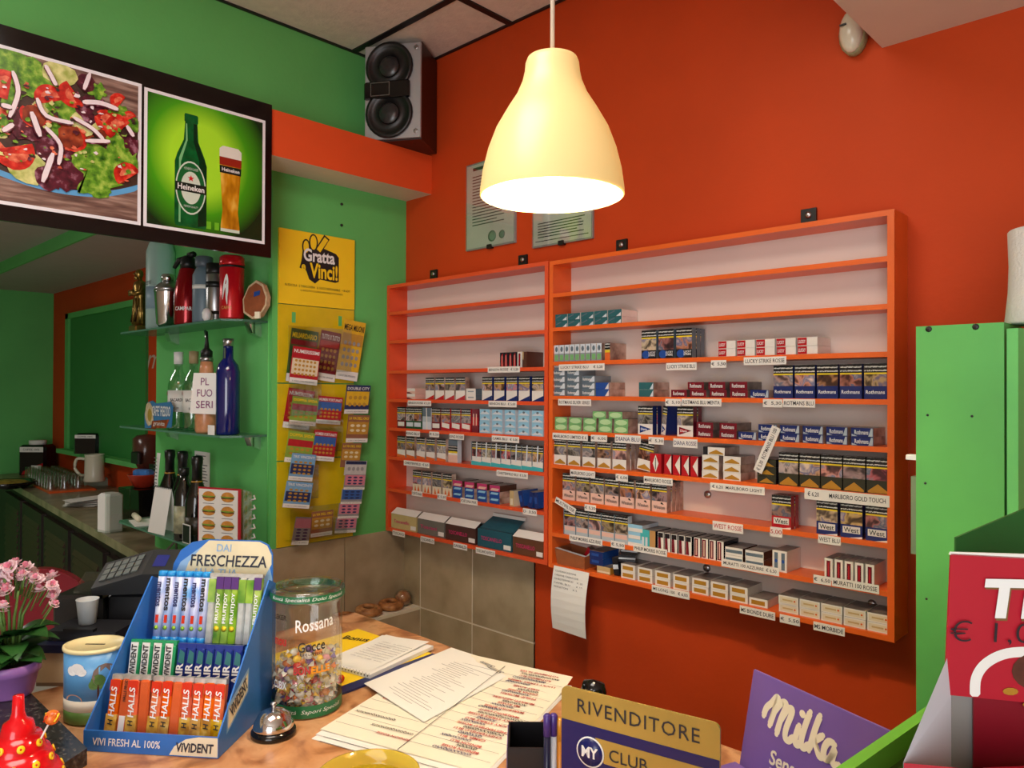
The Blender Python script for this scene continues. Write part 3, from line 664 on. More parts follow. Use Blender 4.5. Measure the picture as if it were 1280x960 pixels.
row(w_, 9, 1.2137, 5, 'gold_frame', 'flat', 'white flat pack with gold oblong', 2, x_last=1.5207)
row(w_, 9, 1.5258, 2, 'gold_frame', 'flat', 'white gold short-row flat pack', 2, x_last=1.6404)
row(w_, 9, 1.6428, 1, 'gold_frame', 'flat', 'single white flat pack with gold oblong')
row(w_, 9, 1.7271, 5, 'beige_frame', 'flat', 'white flat pack with beige front', 2, x_last=2.0074)
# loose stock at the left end of the bottom shelf
t = thing('cardboard_tray', 'open brown cardboard tray at the left end of the bottom shelf, wide cabinet', 'tray', (0.9423, -0.095, RZ[9] + 0.0145))
M_kraft = mat('brown_cardboard', (150, 84, 44), 0.7, var=0.1, vscale=30)
tw = 1.0897 - 0.9423
mb = MB(); mb.add([(0.01, 0, 0), (tw - 0.02, 0, 0), (tw - 0.02, 0.08, 0), (0.01, 0.08, 0), (0, -0.002, 0.052), (tw - 0.02, -0.002, 0.04), (tw - 0.02, 0.085, 0.045), (0, 0.085, 0.055)], [(3, 2, 1, 0), (0, 1, 5, 4), (1, 2, 6, 5), (2, 3, 7, 6), (3, 0, 4, 7)])
mb.build('tray_body', M_kraft, t)
MB().add([(0, -0.002, 0.053), (tw - 0.02, -0.002, 0.041), (tw - 0.022, 0.014, 0.041), (0, 0.012, 0.053)], [(0, 1, 2, 3)]).build('tray_flap', P_pale, t)
put_pack('red_full', 'stub', 1.0397, RZ[9] + 0.018, 'small red and grey pack leaning in the brown cardboard tray', None, y=-0.055, tilt=0.5)
row(w_, 9, 1.0897, 1, 'navy_box', 'flat', 'navy blue flat box', 2, z_add=0.0226)
row(w_, 9, 1.1191, 1, 'kraft_flat', 'flat', 'straw yellow flat pack')
for k in range(2):
    put_pack('dark_box', 'flat', 1.2198 + 0.004 * k, RZ[9] + 0.0600 + 0.0228 * k, f'black slim pack lying on the gold packs, {("lower", "upper")[k]} one', 'black slim packs on the bottom shelf', y=-0.07 + 0.006 * k, yaw=0.55 - 0.2 * k)
put_pack('dark_box', 'edge', 1.1952, RZ[9] + 0.0165, 'black and white pack tilted beside the gold packs, bottom shelf', None, y=-0.09, tilt=-0.18)

# narrow cabinet
n_ = 'narrow'
row(n_, 3, 0.6741, 4, 'red_black', 'edge', 'black pack with red flash', x_last=0.7585)
row(n_, 3, 0.7625, 1, 'strip_red', 'edge', 'white and red pack on edge')
row(n_, 3, 0.7859, 1, 'brown_spine', 'edge', 'brown pack on edge')
row(n_, 4, 0.1321, 1, 'red_edge_white', 'flat', 'white and pink flat pack', 2)
row(n_, 4, 0.2510, 4, 'white_red', 'up', 'cigarette pack with red lower corner', x_last=0.4891)
row(n_, 4, 0.4936, 1, 'white_box', 'flat', 'small white box', 2)
row(n_, 4, 0.5815, 5, 'white_navy', 'up', 'cigarette pack with navy lower corner', x_last=0.8879)
row(n_, 5, 0.0675, 1, 'red_low', 'up', 'burgundy cigarette pack with white plate')
row(n_, 5, 0.1268, 2, 'green_low', 'up', 'green cigarette pack with pale plate', x_last=0.2308)
row(n_, 5, 0.2333, 1, 'plain_clear', 'up', 'pale blue clear-wrapped pack')
row(n_, 5, 0.2909, 1, 'red_low', 'up', 'dark red cigarette pack')
row(n_, 5, 0.3495, 3, 'red_white', 'up', 'red cigarette pack with slanted plate', x_last=0.5204)
row(n_, 5, 0.5248, 2, 'red_spine', 'spine', 'red cigarette pack turned spine out', x_last=0.5642)
row(n_, 5, 0.5686, 5, 'sky', 'flat', 'sky blue flat cigarette pack', 4, x_last=0.8879)
row(n_, 6, 0.0675, 5, 'orange_white', 'up', 'orange and white cigarette pack', x_last=0.3781)
row(n_, 6, 0.3923, 1, 'pink_box', 'up', 'pink and grey boxed pack')
row(n_, 6, 0.5248, 7, 'teal_white', 'up', 'clear-wrapped turquoise and white pack', x_last=0.8879)
row(n_, 7, 0.1742, 4, 'flame', 'up', 'cream cigarette pack with orange flames', x_last=0.4158)
row(n_, 7, 0.4204, 4, 'blue_flat', 'flat', 'bright blue flat pack', 2, x_last=0.6782)
row(n_, 7, 0.4204, 4, 'pink_red', 'flat', 'magenta and pink flat pack', 1, z_add=0.0452, x_last=0.6782, tier0=2)
row(n_, 7, 0.7268, 1, 'kraft_spine', 'edge', 'straw and cream pack on edge')
for k, (u, tl) in enumerate(((0.7859, -0.25), (0.8205, 0.2), (0.8545, -0.15))):
    put_pack('navy_box', 'edge', u, LZ[7] + 0.008, f'loose navy pack, {ORD[k]} from left of three at the end, seventh shelf', 'loose navy packs on the narrow cabinet', y=-0.09, tilt=tl)
# cigar boxes with open lids
M_cig = {k: mat('cigar_box_' + k, v, 0.5, var=0.06, vscale=30) for k, v in dict(beige=(196, 176, 120), grey=(112, 108, 100), maroon=(74, 44, 38), teal=(26, 84, 100), brown=(96, 58, 36)).items()}
for i, (xa, xb, k, hh, op) in enumerate(((0.0289, 0.2001, 'beige', 0.062, 0), (0.2053, 0.3734, 'grey', 0.062, 0), (0.3781, 0.5512, 'maroon', 0.062, 0), (0.5599, 0.7387, 'teal', 0.066, 1), (0.7427, 0.8916, 'brown', 0.062, 0))):
    t = thing('cigar_box', f'{k} cardboard cigar box with a white flap, {ORD[i]} from left, bottom shelf of narrow cabinet', 'cigar box', (xa, -0.094, LZ[8] + 0.0145), 0, 'open cigar boxes')
    wd = xb - xa - 0.003
    MB().box(0, wd, 0, 0.08, 0, hh).build('box_body', M_cig[k], t)
    if op:
        MB().add([(0.0, 0.01, hh + 0.001), (wd, 0.01, hh + 0.001), (wd, 0.075, hh + 0.04), (0.01, 0.075, hh + 0.04)], [(0, 1, 2, 3)]).build('lid', M_cig[k], t)
        MB().box(0.01, wd, 0.07, 0.078, hh + 0.038, hh + 0.050).build('flap', M_white, t)
    else:
        MB().add([(0, -0.002, hh - 0.001), (wd, -0.002, hh - 0.001), (wd, 0.03, hh + 0.02), (0, 0.03, hh + 0.02), (0, 0.08, hh), (wd, 0.08, hh)], [(0, 1, 2, 3), (3, 2, 5, 4)]).build('flap', M_white, t)
    text(('Toscanello', 'Toscani', 'TOSCANELLO', 'TOSCANELLO', 'TOSCANELLO')[i], mat('magenta_print', (206, 44, 110), 0.5, var=0), t, (wd * 0.42, -0.001, hh * 0.5), X3, Z3, w=wd * 0.62, h=0.014, bold=0.01)
    MB().box(wd * 0.78, wd * 0.98, -0.0012, 0, 0.006, 0.022).build('price_sticker', M_tagw, t)

# ================================================================ ON THE BACK WALL
t = thing('loudspeaker', 'silver and black bookshelf loudspeaker with two woofers, on the beam in the corner', 'loudspeaker', (0.160, -0.152, 2.7046), 0.55)
sw, sd, sh = 0.235, 0.20, 0.385
MB().box(-sw / 2, sw / 2, -sd / 2 + 0.012, sd / 2, 0, sh).build('speaker_cabinet', mat('dark_walnut', (34, 20, 20), 0.4, var=0.1), t)
MB().bbox(-sw / 2, sw / 2, -sd / 2, -sd / 2 + 0.012, 0.006, sh - 0.004, 0.003).build('front_baffle', mat('silver_baffle', (176, 178, 180), 0.35, 0.4, var=0), t)
for z, in ((0.105,), (0.29,)):
    Mx = Matrix.Translation((-0.012, -sd / 2, z)) @ Matrix.Rotation(PI / 2, 4, 'X')
    w = MB().lathe([(0.098, 0), (0.098, 0.010), (0.086, 0.014), (0.080, 0.006), (0.045, -0.0), (0.043, 0.006), (0.0, 0.016)], 28, M=Mx).build('woofer', M_black, t)
    MB().lathe([(0.044, 0.0065), (0.040, 0.012), (0.02, 0.016), (0.0, 0.018)], 20, M=Mx).build('dust_cap', mat('dust_cap', (40, 40, 42), 0.25, var=0), w)
MB().bbox(-0.115, 0.075, -sd / 2 - 0.018, -sd / 2, 0.165, 0.232, 0.006).build('tweeter', M_blackg, t)
MB().box(-0.085, -0.005, -sd / 2 - 0.0195, -sd / 2 - 0.017, 0.172, 0.175).box(-0.085, -0.005, -sd / 2 - 0.0195, -sd / 2 - 0.017, 0.223, 0.226).box(-0.085, -0.082, -sd / 2 - 0.0195, -sd / 2 - 0.017, 0.175, 0.223).box(-0.008, -0.005, -sd / 2 - 0.0195, -sd / 2 - 0.017, 0.175, 0.223).build('tweeter_frame', mat('chrome_trim', (150, 150, 152), 0.2, 0.9, var=0), t)
for sx, sz in ((0.098, 0.03), (0.098, 0.36)):
    MB().lathe([(0.009, 0), (0.009, 0.003), (0.005, 0.003)], 10, M=Matrix.Translation((sx, -sd / 2, sz)) @ Matrix.Rotation(PI / 2, 4, 'X')).build('screw', M_steel, t)

def certificate(x0, x1, z0, z1, label, lines, seals):
    t = thing('framed_certificate', label, 'picture frame', (x0, 0, z0), 0, 'framed certificates on the orange wall')
    w, h = x1 - x0, z1 - z0
    MB().box(0, w, -0.010, -0.001, 0, h).build('backing', mat('frame_grey', (150, 152, 150), 0.4, var=0), t)
    MB().box(0.006, w - 0.006, -0.0115, -0.010, 0.006, h - 0.006).build('certificate', mat('pale_certificate', (206, 208, 196), 0.35, var=0.03), t)
    MB().box(0, w, -0.0145, -0.0125, 0, h).build('glass_pane', glass_mat('frame_glass', (250, 252, 250), 0.94), t)
    for fx in (0.5,):
        MB().box(w * fx - 0.012, w * fx + 0.012, -0.016, 0, -0.006, 0.01).build('clip', M_black, t)
    for (a, b, z, th) in lines: MB().box(w * a, w * b, -0.0120, -0.0115, h * z - th, h * z + th).build('printed_line', M_ink, t)
    for (a, z, r) in seals:
        MB().lathe([(r, 0), (r * 0.6, 0.0004), (0.0, 0.0005)], 14, M=Matrix.Translation((w * a, -0.0116, h * z)) @ Matrix.Rotation(PI / 2, 4, 'X')).build('seal', mat('green_seal', (120, 150, 130), 0.5, var=0), t)
    return t
rl = random.Random(3)
certificate(0.398, 0.667, 2.2725, 2.613, 'framed certificate with green seals on the orange wall, behind the lampshade', [(0.15, 0.55, 0.93, 0.006)] + [(0.14, rl.uniform(0.6, 0.9), 0.84 - 0.035 * k, 0.0018) for k in range(17)], [(0.55, 0.12, 0.022), (0.75, 0.12, 0.016)])
certificate(0.756, 1.0325, 2.2385, 2.46, 'low framed notice on the orange wall, right of the certificate with seals', [(0.1, rl.uniform(0.75, 0.9), 0.38 - 0.045 * k, 0.0018) for k in range(6)] + [(0.06, 0.94, 0.09, 0.0015)], [])

# emergency lamp tucked under the soffit
t = thing('emergency_lamp', 'pale oval wall lamp tucked against the beige soffit', 'wall lamp', (1.8955, -0.0350, 2.6513))
MB().lathe([(0.03, -0.034), (0.034, -0.02), (0.034, 0.0), (0.03, 0.004)], 16, M=Matrix.Rotation(PI / 2, 4, 'X') @ Matrix.Scale(1.7, 4, Y3)).build('lamp_base', mat('lamp_grey_green', (150, 150, 110), 0.5, var=0), t)
MB().ball(0, -0.004, 0, 0.030, 0.026, 0.055, 16, 10).build('lamp_cover', glass_mat('frosted_cover', (235, 225, 200), 0.2, 0.2), t)
MB().box(-0.02, -0.004, -0.033, -0.028, 0.010, 0.014).build('clip', M_black, t)

# paper note taped under the wide cabinet
t = thing('paper_note', 'long white paper note hanging from the bottom of the wide cabinet', 'paper', (0.943, -0.106, 0.918))
P = []; nn = 8
for i in range(nn + 1):
    z = 0.21 * i / nn; y = -0.016 * math.sin(PI * (1 - i / nn)) * 0.8 - 0.004 * (1 - i / nn)
    for xx in (0.002 + 0.002 * i / nn, 0.155): P.append((xx, y - (0.012 * (1 - i / nn) if xx > 0.1 else 0), z))
MB().add(P, [(2 * i, 2 * i + 1, 2 * i + 3, 2 * i + 2) for i in range(nn)]).build('sheet', M_white, t)
for k, (s, w0) in enumerate((('COMUNICAZIONE', 0.09), ('ORDINE TABACCHI', 0.10), ('CHESTERFIELD    X 20', 0.12), ('CAMEL BLU      X 10', 0.12), ('WINSTON     X 5', 0.10))):
    text(s, mat('grey_ink', (110, 110, 116), 0.6, var=0), t, (0.015 + w0 / 2, -0.006 - 0.002 * k, 0.196 - 0.0125 * k), X3, Z3 - Y3 * 0.1, w=w0, h=0.006)

# ================================================================ MENU BOARD
t = thing('menu_board', 'black hanging menu board with a salad print and a beer print', 'sign', (0.1715, -1.60, 2.178))
BO = Vector((0.1715, -1.60, 2.178))
def bl(y, z): return (y + 1.60, z - 2.178)            # board-plane coordinates
BW = 1.60 - 0.735
MB().box(0, 0.010, 0, BW, 0.0, 0.536).build('board', M_blackg, t)
M_frame_w = mat('white_print_border', (232, 234, 240), 0.4, var=0)
def outline_frame(y0, y1, z0, z1, b):
    a0, c0 = bl(y0, z0); a1, c1 = bl(y1, z1)
    return [(a0, c0), (a1, c0), (a1, c1), (a0, c1)], [(a0 + b, c0 + b), (a1 - b, c0 + b), (a1 - b, c1 - b), (a0 + b, c1 - b)]
o1, i1 = outline_frame(-1.575, -1.1700, 2.222, 2.658, 0.010)
o2, i2 = outline_frame(-1.1625, -0.7600, 2.222, 2.652, 0.010)
M_wood = ramp_mat('print_dark_wood', [(0.3, (60, 38, 36)), (0.5, (120, 92, 82)), (0.7, (176, 150, 136))], 7, 4, 0.35, False, (1, 1, 9))
def pm2(n, rgb): return mat('print_' + n, rgb, 0.3, var=0.22, vscale=60)
S_let = ramp_mat('print_lettuce', [(0.3, (38, 92, 22)), (0.5, (104, 160, 40)), (0.7, (178, 208, 90))], 55, 3, 0.3, False)
S_pal = ramp_mat('print_pale_leaf', [(0.3, (150, 170, 70)), (0.6, (222, 222, 150)), (0.8, (240, 238, 190))], 40, 3, 0.3, False)
S_tom = ramp_mat('print_tomato', [(0.3, (150, 18, 14)), (0.55, (214, 44, 30)), (0.75, (240, 120, 90))], 45, 2, 0.3, False)
S_tin = ramp_mat('print_tomato_flesh', [(0.3, (190, 50, 36)), (0.6, (236, 130, 96)), (0.8, (250, 200, 160))], 60, 2, 0.3, False)
S_pur = ramp_mat('print_purple_leaf', [(0.3, (44, 14, 24)), (0.55, (96, 30, 48)), (0.75, (190, 140, 160))], 50, 3, 0.3, False)
S_brn = ramp_mat('print_radish', [(0.3, (96, 30, 18)), (0.6, (160, 66, 34)), (0.8, (206, 120, 80))], 40, 2, 0.3, False)
S_oni = mat('print_onion', (236, 226, 232), 0.3, var=0.05, vscale=60)
S_bowl = mat('print_bowl_blue', (92, 164, 216), 0.3, var=0.1)
S_shadow = mat('print_bowl_inside', (60, 40, 30), 0.4, var=0.3, vscale=40)
def sc(u, v):                                          # print millimetres -> board-plane coordinates
    return bl(*SAL(u, v))
def SAL(u, v): return (-1.575 + u * 0.405, 2.222 + v * 0.436)
layers = [(o1, M_frame_w), (i1, M_wood)]
rs = random.Random(11)
bo = bl(-1.43, 2.545)
lo, hi = i1[0], i1[2]
def clip(pl): return [(min(max(a, lo[0]), hi[0]), min(max(b, lo[1]), hi[1])) for a, b in pl]
rim = [bl(y, z) for (y, z, _) in ((-1.5739, 2.3198, 0.0009), (-1.5363, 2.3070, 0.0009), (-1.4714, 2.2931, 0.0009), (-1.4035, 2.2863, 0.0009), (-1.3324, 2.2889, 0.0009), (-1.2806, 2.2972, 0.0009), (-1.2271, 2.3149, 0.0009), (-1.1637, 2.3433, 0.0009))]
rim = smooth_path(rim, 4)
layers.append((clip(rim + [(hi[0], hi[1] - 0.13), (hi[0] - 0.16, hi[1] - 0.03), (lo[0], hi[1] - 0.03)]), S_shadow))
layers.append((clip(ribbon(rim, 0.016)), S_bowl))
def blob(y, z, r, m, jag=0.25, n=16, sq=1.0): a, b = bl(y, z); layers.append((clip(circle(a, b, r, r * sq, n, jag, rnd=rs)), m))
def wedge(y, z, r, a0, m, mi_):
    a, b = bl(y, z)
    layers.append((clip(circle(a, b, r, r, 14, 0.03, a0, a0 + PI * 1.15, rs)), m))
    layers.append((clip(circle(a + 0.10 * r, b, r * 0.62, r * 0.6, 12, 0.12, a0 + 0.2, a0 + PI * 0.95, rs)), mi_))
for k in range(60):
    y = rs.uniform(-1.57, -1.20); z = rs.uniform(2.345, 2.57)
    blob(y, z, rs.uniform(0.012, 0.028), rs.choice([S_let, S_pur, S_let, S_brn, S_pur, S_pal, S_tin]), 0.4)
for (y, z, r) in ((-1.4836, 2.5965, 0.0602), (-1.4401, 2.5904, 0.0361), (-1.3737, 2.5228, 0.0395), (-1.2962, 2.3806, 0.0774), (-1.2280, 2.4289, 0.0516), (-1.2979, 2.6005, 0.0241), (-1.5310, 2.4385, 0.0275), (-1.3107, 2.3328, 0.0533), (-1.1972, 2.5244, 0.0224)): blob(y, z, r, S_let, 0.32, 26)
for (y, z, r) in ((-1.3956, 2.6196, 0.0447), (-1.3339, 2.4892, 0.0395), (-1.4750, 2.3338, 0.0533)): blob(y, z, r, S_pal, 0.22, 12, 0.8)
for (y, z, r) in ((-1.4759, 2.4489, 0.0447), (-1.3276, 2.6162, 0.0258), (-1.3123, 2.5395, 0.0395), (-1.4175, 2.3149, 0.0361), (-1.3758, 2.3314, 0.0395), (-1.1967, 2.4613, 0.0258), (-1.4042, 2.3885, 0.0430)): blob(y, z, r, S_pur, 0.25, 16)
for (y, z, r), a in (((-1.4193, 2.5418, 0.0395), 0.2), ((-1.5255, 2.5496, 0.0413), 1.2), ((-1.5048, 2.3730, 0.0516), 3.3), ((-1.2402, 2.5050, 0.0413), 0.6), ((-1.2103, 2.3659, 0.0395), 0.4), ((-1.2369, 2.5833, 0.0258), 0.8), ((-1.3619, 2.5699, 0.0378), 2.0), ((-1.2709, 2.5178, 0.0327), 1.0), ((-1.3610, 2.4423, 0.0378), 4.0), ((-1.4595, 2.4840, 0.0344), 2.5), ((-1.2053, 2.5450, 0.0189), 0.4)):
    wedge(y, z, r, a, S_tom if r > 0.012 else S_brn, S_tin)
for (y, z, r) in ((-1.3660, 2.4451, 0.0344), (-1.4595, 2.4801, 0.0292)): blob(y, z, r, S_brn, 0.12, 12)
for k in range(130):
    y = rs.uniform(-1.565, -1.19); z = rs.uniform(2.345, 2.575)
    blob(y, z, rs.uniform(0.003, 0.008), rs.choice([S_let, S_pal, S_shadow, S_tin, S_pur, S_oni, S_let]), 0.45, 9, rs.uniform(0.4, 1.0))
def strip(pts, w=0.011):
    layers.append((clip(ribbon(smooth_path([bl(y, z - 0.002) for (y, z, _) in pts], 4), w * 1.35)), S_pur))
    strip_top(pts, w)
def strip_top(pts, w): layers.append((clip(ribbon(smooth_path([bl(y, z) for (y, z, _) in pts], 4), w)), S_oni))
strip([(-1.5117, 2.5901, 0.0009), (-1.4982, 2.5347, 0.0009), (-1.5184, 2.4607, 0.0009)]); strip([(-1.4336, 2.6314, 0.0009), (-1.4184, 2.6048, 0.0009), (-1.4057, 2.5810, 0.0009)]); strip([(-1.4532, 2.5322, 0.0009), (-1.4291, 2.4882, 0.0009), (-1.3613, 2.4846, 0.0009)])
strip([(-1.3380, 2.5526, 0.0009), (-1.2901, 2.5635, 0.0009), (-1.2406, 2.5573, 0.0009)], 0.013); strip([(-1.3614, 2.5021, 0.0009), (-1.3118, 2.4827, 0.0009), (-1.2803, 2.4563, 0.0009)]); strip([(-1.4663, 2.4899, 0.0009), (-1.4443, 2.4259, 0.0009)], 0.014)
strip([(-1.4323, 2.4561, 0.0009), (-1.3940, 2.4145, 0.0009), (-1.3984, 2.3567, 0.0009)]); strip([(-1.4125, 2.3866, 0.0009), (-1.4379, 2.2990, 0.0009)], 0.014); strip([(-1.3190, 2.6431, 0.0009), (-1.3347, 2.5899, 0.0009)]); strip([(-1.3299, 2.4418, 0.0009), (-1.2629, 2.4564, 0.0009)]); strip([(-1.5377, 2.4895, 0.0009), (-1.5122, 2.4889, 0.0009)], 0.012); strip([(-1.5340, 2.4189, 0.0009), (-1.5086, 2.4443, 0.0009)], 0.012); strip([(-1.2169, 2.5152, 0.0009), (-1.1969, 2.4866, 0.0009)], 0.012)
print_layers('salad_print', layers, t, (0.010, 0, 0), Y3, Z3, step=0.00005)
# beer print
M_glow = bpy.data.materials.new('print_green_glow'); M_glow.use_nodes = True
nt = M_glow.node_tree; b_ = nt.nodes['Principled BSDF']; b_.inputs['Roughness'].default_value = 0.25
tc_ = nt.nodes.new('ShaderNodeTexCoord'); mp_ = nt.nodes.new('ShaderNodeMapping'); mp_.inputs['Location'].default_value = (0, -0.615, -0.262); mp_.inputs['Scale'].default_value = (0, 1, 0.9)
mp_.vector_type = 'POINT'
gr_ = nt.nodes.new('ShaderNodeTexGradient'); gr_.gradient_type = 'SPHERICAL'; rp_ = nt.nodes.new('ShaderNodeValToRGB')
ms_ = nt.nodes.new('ShaderNodeVectorMath'); ms_.operation = 'SCALE'; ms_.inputs[3].default_value = 3.9
nt.links.new(tc_.outputs['Object'], mp_.inputs['Vector']); nt.links.new(mp_.outputs[0], ms_.inputs[0]); nt.links.new(ms_.outputs[0], gr_.inputs['Vector']); nt.links.new(gr_.outputs['Fac'], rp_.inputs['Fac'])
rp_.color_ramp.elements[0].position = 0.05; rp_.color_ramp.elements[0].color = c(14, 44, 20); rp_.color_ramp.elements[1].position = 0.62; rp_.color_ramp.elements[1].color = c(170, 236, 50)
e_ = rp_.color_ramp.elements.new(0.36); e_.color = c(70, 160, 24)
nt.links.new(rp_.outputs['Color'], b_.inputs['Base Color'])
B_gr = mat('print_bottle_green', (8, 88, 40), 0.2, var=0.3, vscale=40); B_dk = mat('print_bottle_shade', (4, 50, 26), 0.2, var=0.2); B_lab = mat('print_label_white', (206, 222, 206), 0.3, var=0)
B_gl = mat('print_label_green', (16, 100, 48), 0.3, var=0); B_red = mat('print_star_red', (206, 30, 36), 0.3, var=0); B_blk = mat('print_label_black', (20, 34, 26), 0.3, var=0)
B_amb = ramp_mat('print_beer', [(0.3, (140, 84, 10)), (0.5, (206, 140, 24)), (0.7, (240, 200, 90))], 30, 2, 0.2, False, (1, 1, 0.4)); B_foam = mat('print_foam', (224, 224, 214), 0.3, var=0.05)
B_red2 = mat('print_label_red', (150, 40, 24), 0.3, var=0); B_hi = mat('print_highlight', (120, 190, 130), 0.3, var=0)
def bb(u, v):                                          # crop position on the beer print
    return bl(*BEER(u, v))
def BEER(u, v): return (-1.1525 + u * 0.3825, 2.232 + v * 0.410)
def mirror(half, cx): return [(cx - a, b) for a, b in half] + [(cx + a, b) for a, b in half[::-1]]
L2 = [(o2, M_frame_w), (i2, M_glow)]
cxb = 0.355
bottle = mirror([(0.125, 0.02), (0.135, 0.05), (0.135, 0.52), (0.115, 0.585), (0.062, 0.70), (0.052, 0.84), (0.058, 0.85), (0.058, 0.90), (0.05, 0.91)], cxb)
L2.append(([bb(u, v) for u, v in bottle], B_gr))
L2.append(([bb(u, v) for u, v in [(cxb + 0.06, 0.03), (cxb + 0.135, 0.05), (cxb + 0.135, 0.52), (cxb + 0.10, 0.60), (cxb + 0.05, 0.72), (cxb + 0.05, 0.84), (cxb + 0.02, 0.84), (cxb + 0.02, 0.7), (cxb + 0.07, 0.55)]], B_dk))
L2.append(([bb(u, v) for u, v in [(cxb - 0.10, 0.05), (cxb - 0.085, 0.05), (cxb - 0.085, 0.52), (cxb - 0.03, 0.70), (cxb - 0.035, 0.83), (cxb - 0.045, 0.83), (cxb - 0.045, 0.70), (cxb - 0.10, 0.55)]], B_hi))
def pill(cx, cy, rx, ry, n=28): return [bb(cx + rx * math.cos(2 * PI * k / n) , cy + ry * math.sin(2 * PI * k / n)) for k in range(n)]
L2.append((pill(cxb, 0.33, 0.128, 0.210), B_lab)); L2.append((pill(cxb, 0.33, 0.118, 0.197), B_gl)); L2.append((pill(cxb, 0.33, 0.084, 0.128), B_lab))
L2.append(([bb(u, v) for u, v in [(cxb - 0.128, 0.295), (cxb + 0.128, 0.295), (cxb + 0.128, 0.365), (cxb - 0.128, 0.365)]], B_blk))
star = []
for k in range(10):
    r = 0.03 if k % 2 == 0 else 0.012; a = PI / 2 + k * PI / 5; star.append(bb(cxb + r * math.cos(a), 0.405 + r * 0.93 * math.sin(a)))
L2.append((star, B_red))
cxg = 0.70
glass = mirror([(0.085, 0.03), (0.085, 0.08), (0.07, 0.2), (0.085, 0.4), (0.1, 0.62), (0.1, 0.66)], cxg)
L2.append(([bb(u, v) for u, v in glass], B_amb))
L2.append(([bb(u, v) for u, v in mirror([(0.1, 0.635), (0.1, 0.70), (0.07, 0.725)], cxg)], B_foam))
L2.append(([bb(u, v) for u, v in mirror([(0.099, 0.57), (0.1, 0.635)], cxg)], B_red2))
L2.append(([bb(u, v) for u, v in mirror([(0.096, 0.505), (0.099, 0.565)], cxg)], B_blk))
L2.append(([bb(u, v) for u, v in mirror([(0.086, 0.03), (0.086, 0.055)], cxg)], B_lab))
for (a0, a1) in ((0.49, 0.53), (0.56, 0.60)): L2.append(([bb(u, v) for u, v in [(a0, 0.03), (a1, 0.03), (a1, 0.09), (a0, 0.09)]], mat('print_cap_green', (110, 190, 40), 0.3, var=0.1)))
pr = print_layers('beer_print', L2, t, (0.010, 0, 0), Y3, Z3, step=0.00007)
def btext(s, m, u, v, w, h, **k): a, b = bb(u, v); text(s, m, pr, (0.0125, a, b), Y3, Z3, w=w * 0.3825, h=h * 0.410, **k)
btext('Heineken', M_whitep, cxb, 0.33, 0.225, 0.045, bold=0.02)
btext('HEINEKEN LAGER', B_lab, cxb, 0.478, 0.12, 0.02); btext('PREMIUM QUALITY', B_lab, cxb, 0.180, 0.12, 0.02); btext('Heineken', M_whitep, cxg, 0.535, 0.16, 0.03, bold=0.02)

# ================================================================ SCRATCH-CARD DISPENSER ON THE GREEN WALL
DY0, DY1 = -0.6100, -0.2735
t = thing('card_dispenser', 'yellow scratch card dispenser with a printed header and clear pockets, on the green wall', 'card dispenser', (0, DY0, 1.10))
H = 2.330 - 1.10; DW = DY1 - DY0
MB().box(0.001, 0.012, 0, DW, 0.945, H).build('header_board', M_yellow, t)
for (z0, z1) in ((0.022, 0.345), (0.350, 0.640), (0.645, 0.942)):
    MB().box(0.001, 0.010, 0.0, DW, z0, z1).build('back_board', mat('yellow_acrylic', (218, 188, 26), 0.25, var=0.08, vscale=12), t)
for yy in (0.055, 0.262):
    MB().box(0.0095, 0.0105, yy, yy + 0.016, 0.875, 0.915).build('hanging_slot', M_green_wall, t)
# header logo: black outlined hand shape behind the words
hl = []
def hz(y, z): return (y, z)
cy_, cz_ = DW * 0.52, 1.118
blk = M_ink
hl.append(([(cy_ - 0.082, cz_ - 0.002), (cy_ - 0.076, cz_ + 0.050), (cy_ + 0.0, cz_ + 0.062), (cy_ + 0.072, cz_ + 0.044), (cy_ + 0.086, cz_ + 0.030), (cy_ + 0.086, cz_ - 0.066), (cy_ + 0.07, cz_ - 0.072), (cy_ + 0.0, cz_ - 0.066), (cy_ - 0.022, cz_ - 0.084), (cy_ - 0.048, cz_ - 0.070), (cy_ - 0.062, cz_ - 0.036), (cy_ - 0.090, cz_ - 0.030)], blk))
for (a, z0, r, q) in ((-0.062, 0.055, 0.018, 0.03), (-0.030, 0.075, 0.020, 0.034)):
    hl.append((circle(cy_ + a, cz_ + z0, r, q, 16), blk)); hl.append((circle(cy_ + a, cz_ + z0, r - 0.006, q - 0.006, 16), M_yellow))
hl.append((ribbon([(cy_ - 0.012, cz_ + 0.04), (cy_ + 0.03, cz_ + 0.105)], 0.052), blk)); hl.append((ribbon([(cy_ - 0.008, cz_ + 0.046), (cy_ + 0.028, cz_ + 0.099)], 0.036), M_yellow))
hd = print_layers('logo_print', hl, t, (0.012, 0, 0), Y3, Z3)
text('Gratta', M_whitep, hd, (0.0145, cy_ - 0.004, cz_ + 0.024), Y3, Z3, w=0.140, h=0.050, bold=0.03)
text('Vinci!', M_yellow, hd, (0.0145, cy_ + 0.016, cz_ - 0.034), Y3, Z3, w=0.126, h=0.060, bold=0.03)
text('e', M_yellow, hd, (0.0145, cy_ - 0.074, cz_ - 0.026), Y3, Z3, w=0.018, h=0.022, bold=0.03)
text('IN EDICOLA   E TABACCHERIA   IL GIOCO RESPONSABILE   +18 ADM', M_ink, t, (0.0125, DW * 0.5, 1.018), Y3, Z3, w=0.29, h=0.009)
text('IL GIOCO PUO CAUSARE DIPENDENZA PATOLOGICA', M_ink, t, (0.0125, DW * 0.55, 1.002), Y3, Z3, w=0.19, h=0.007)
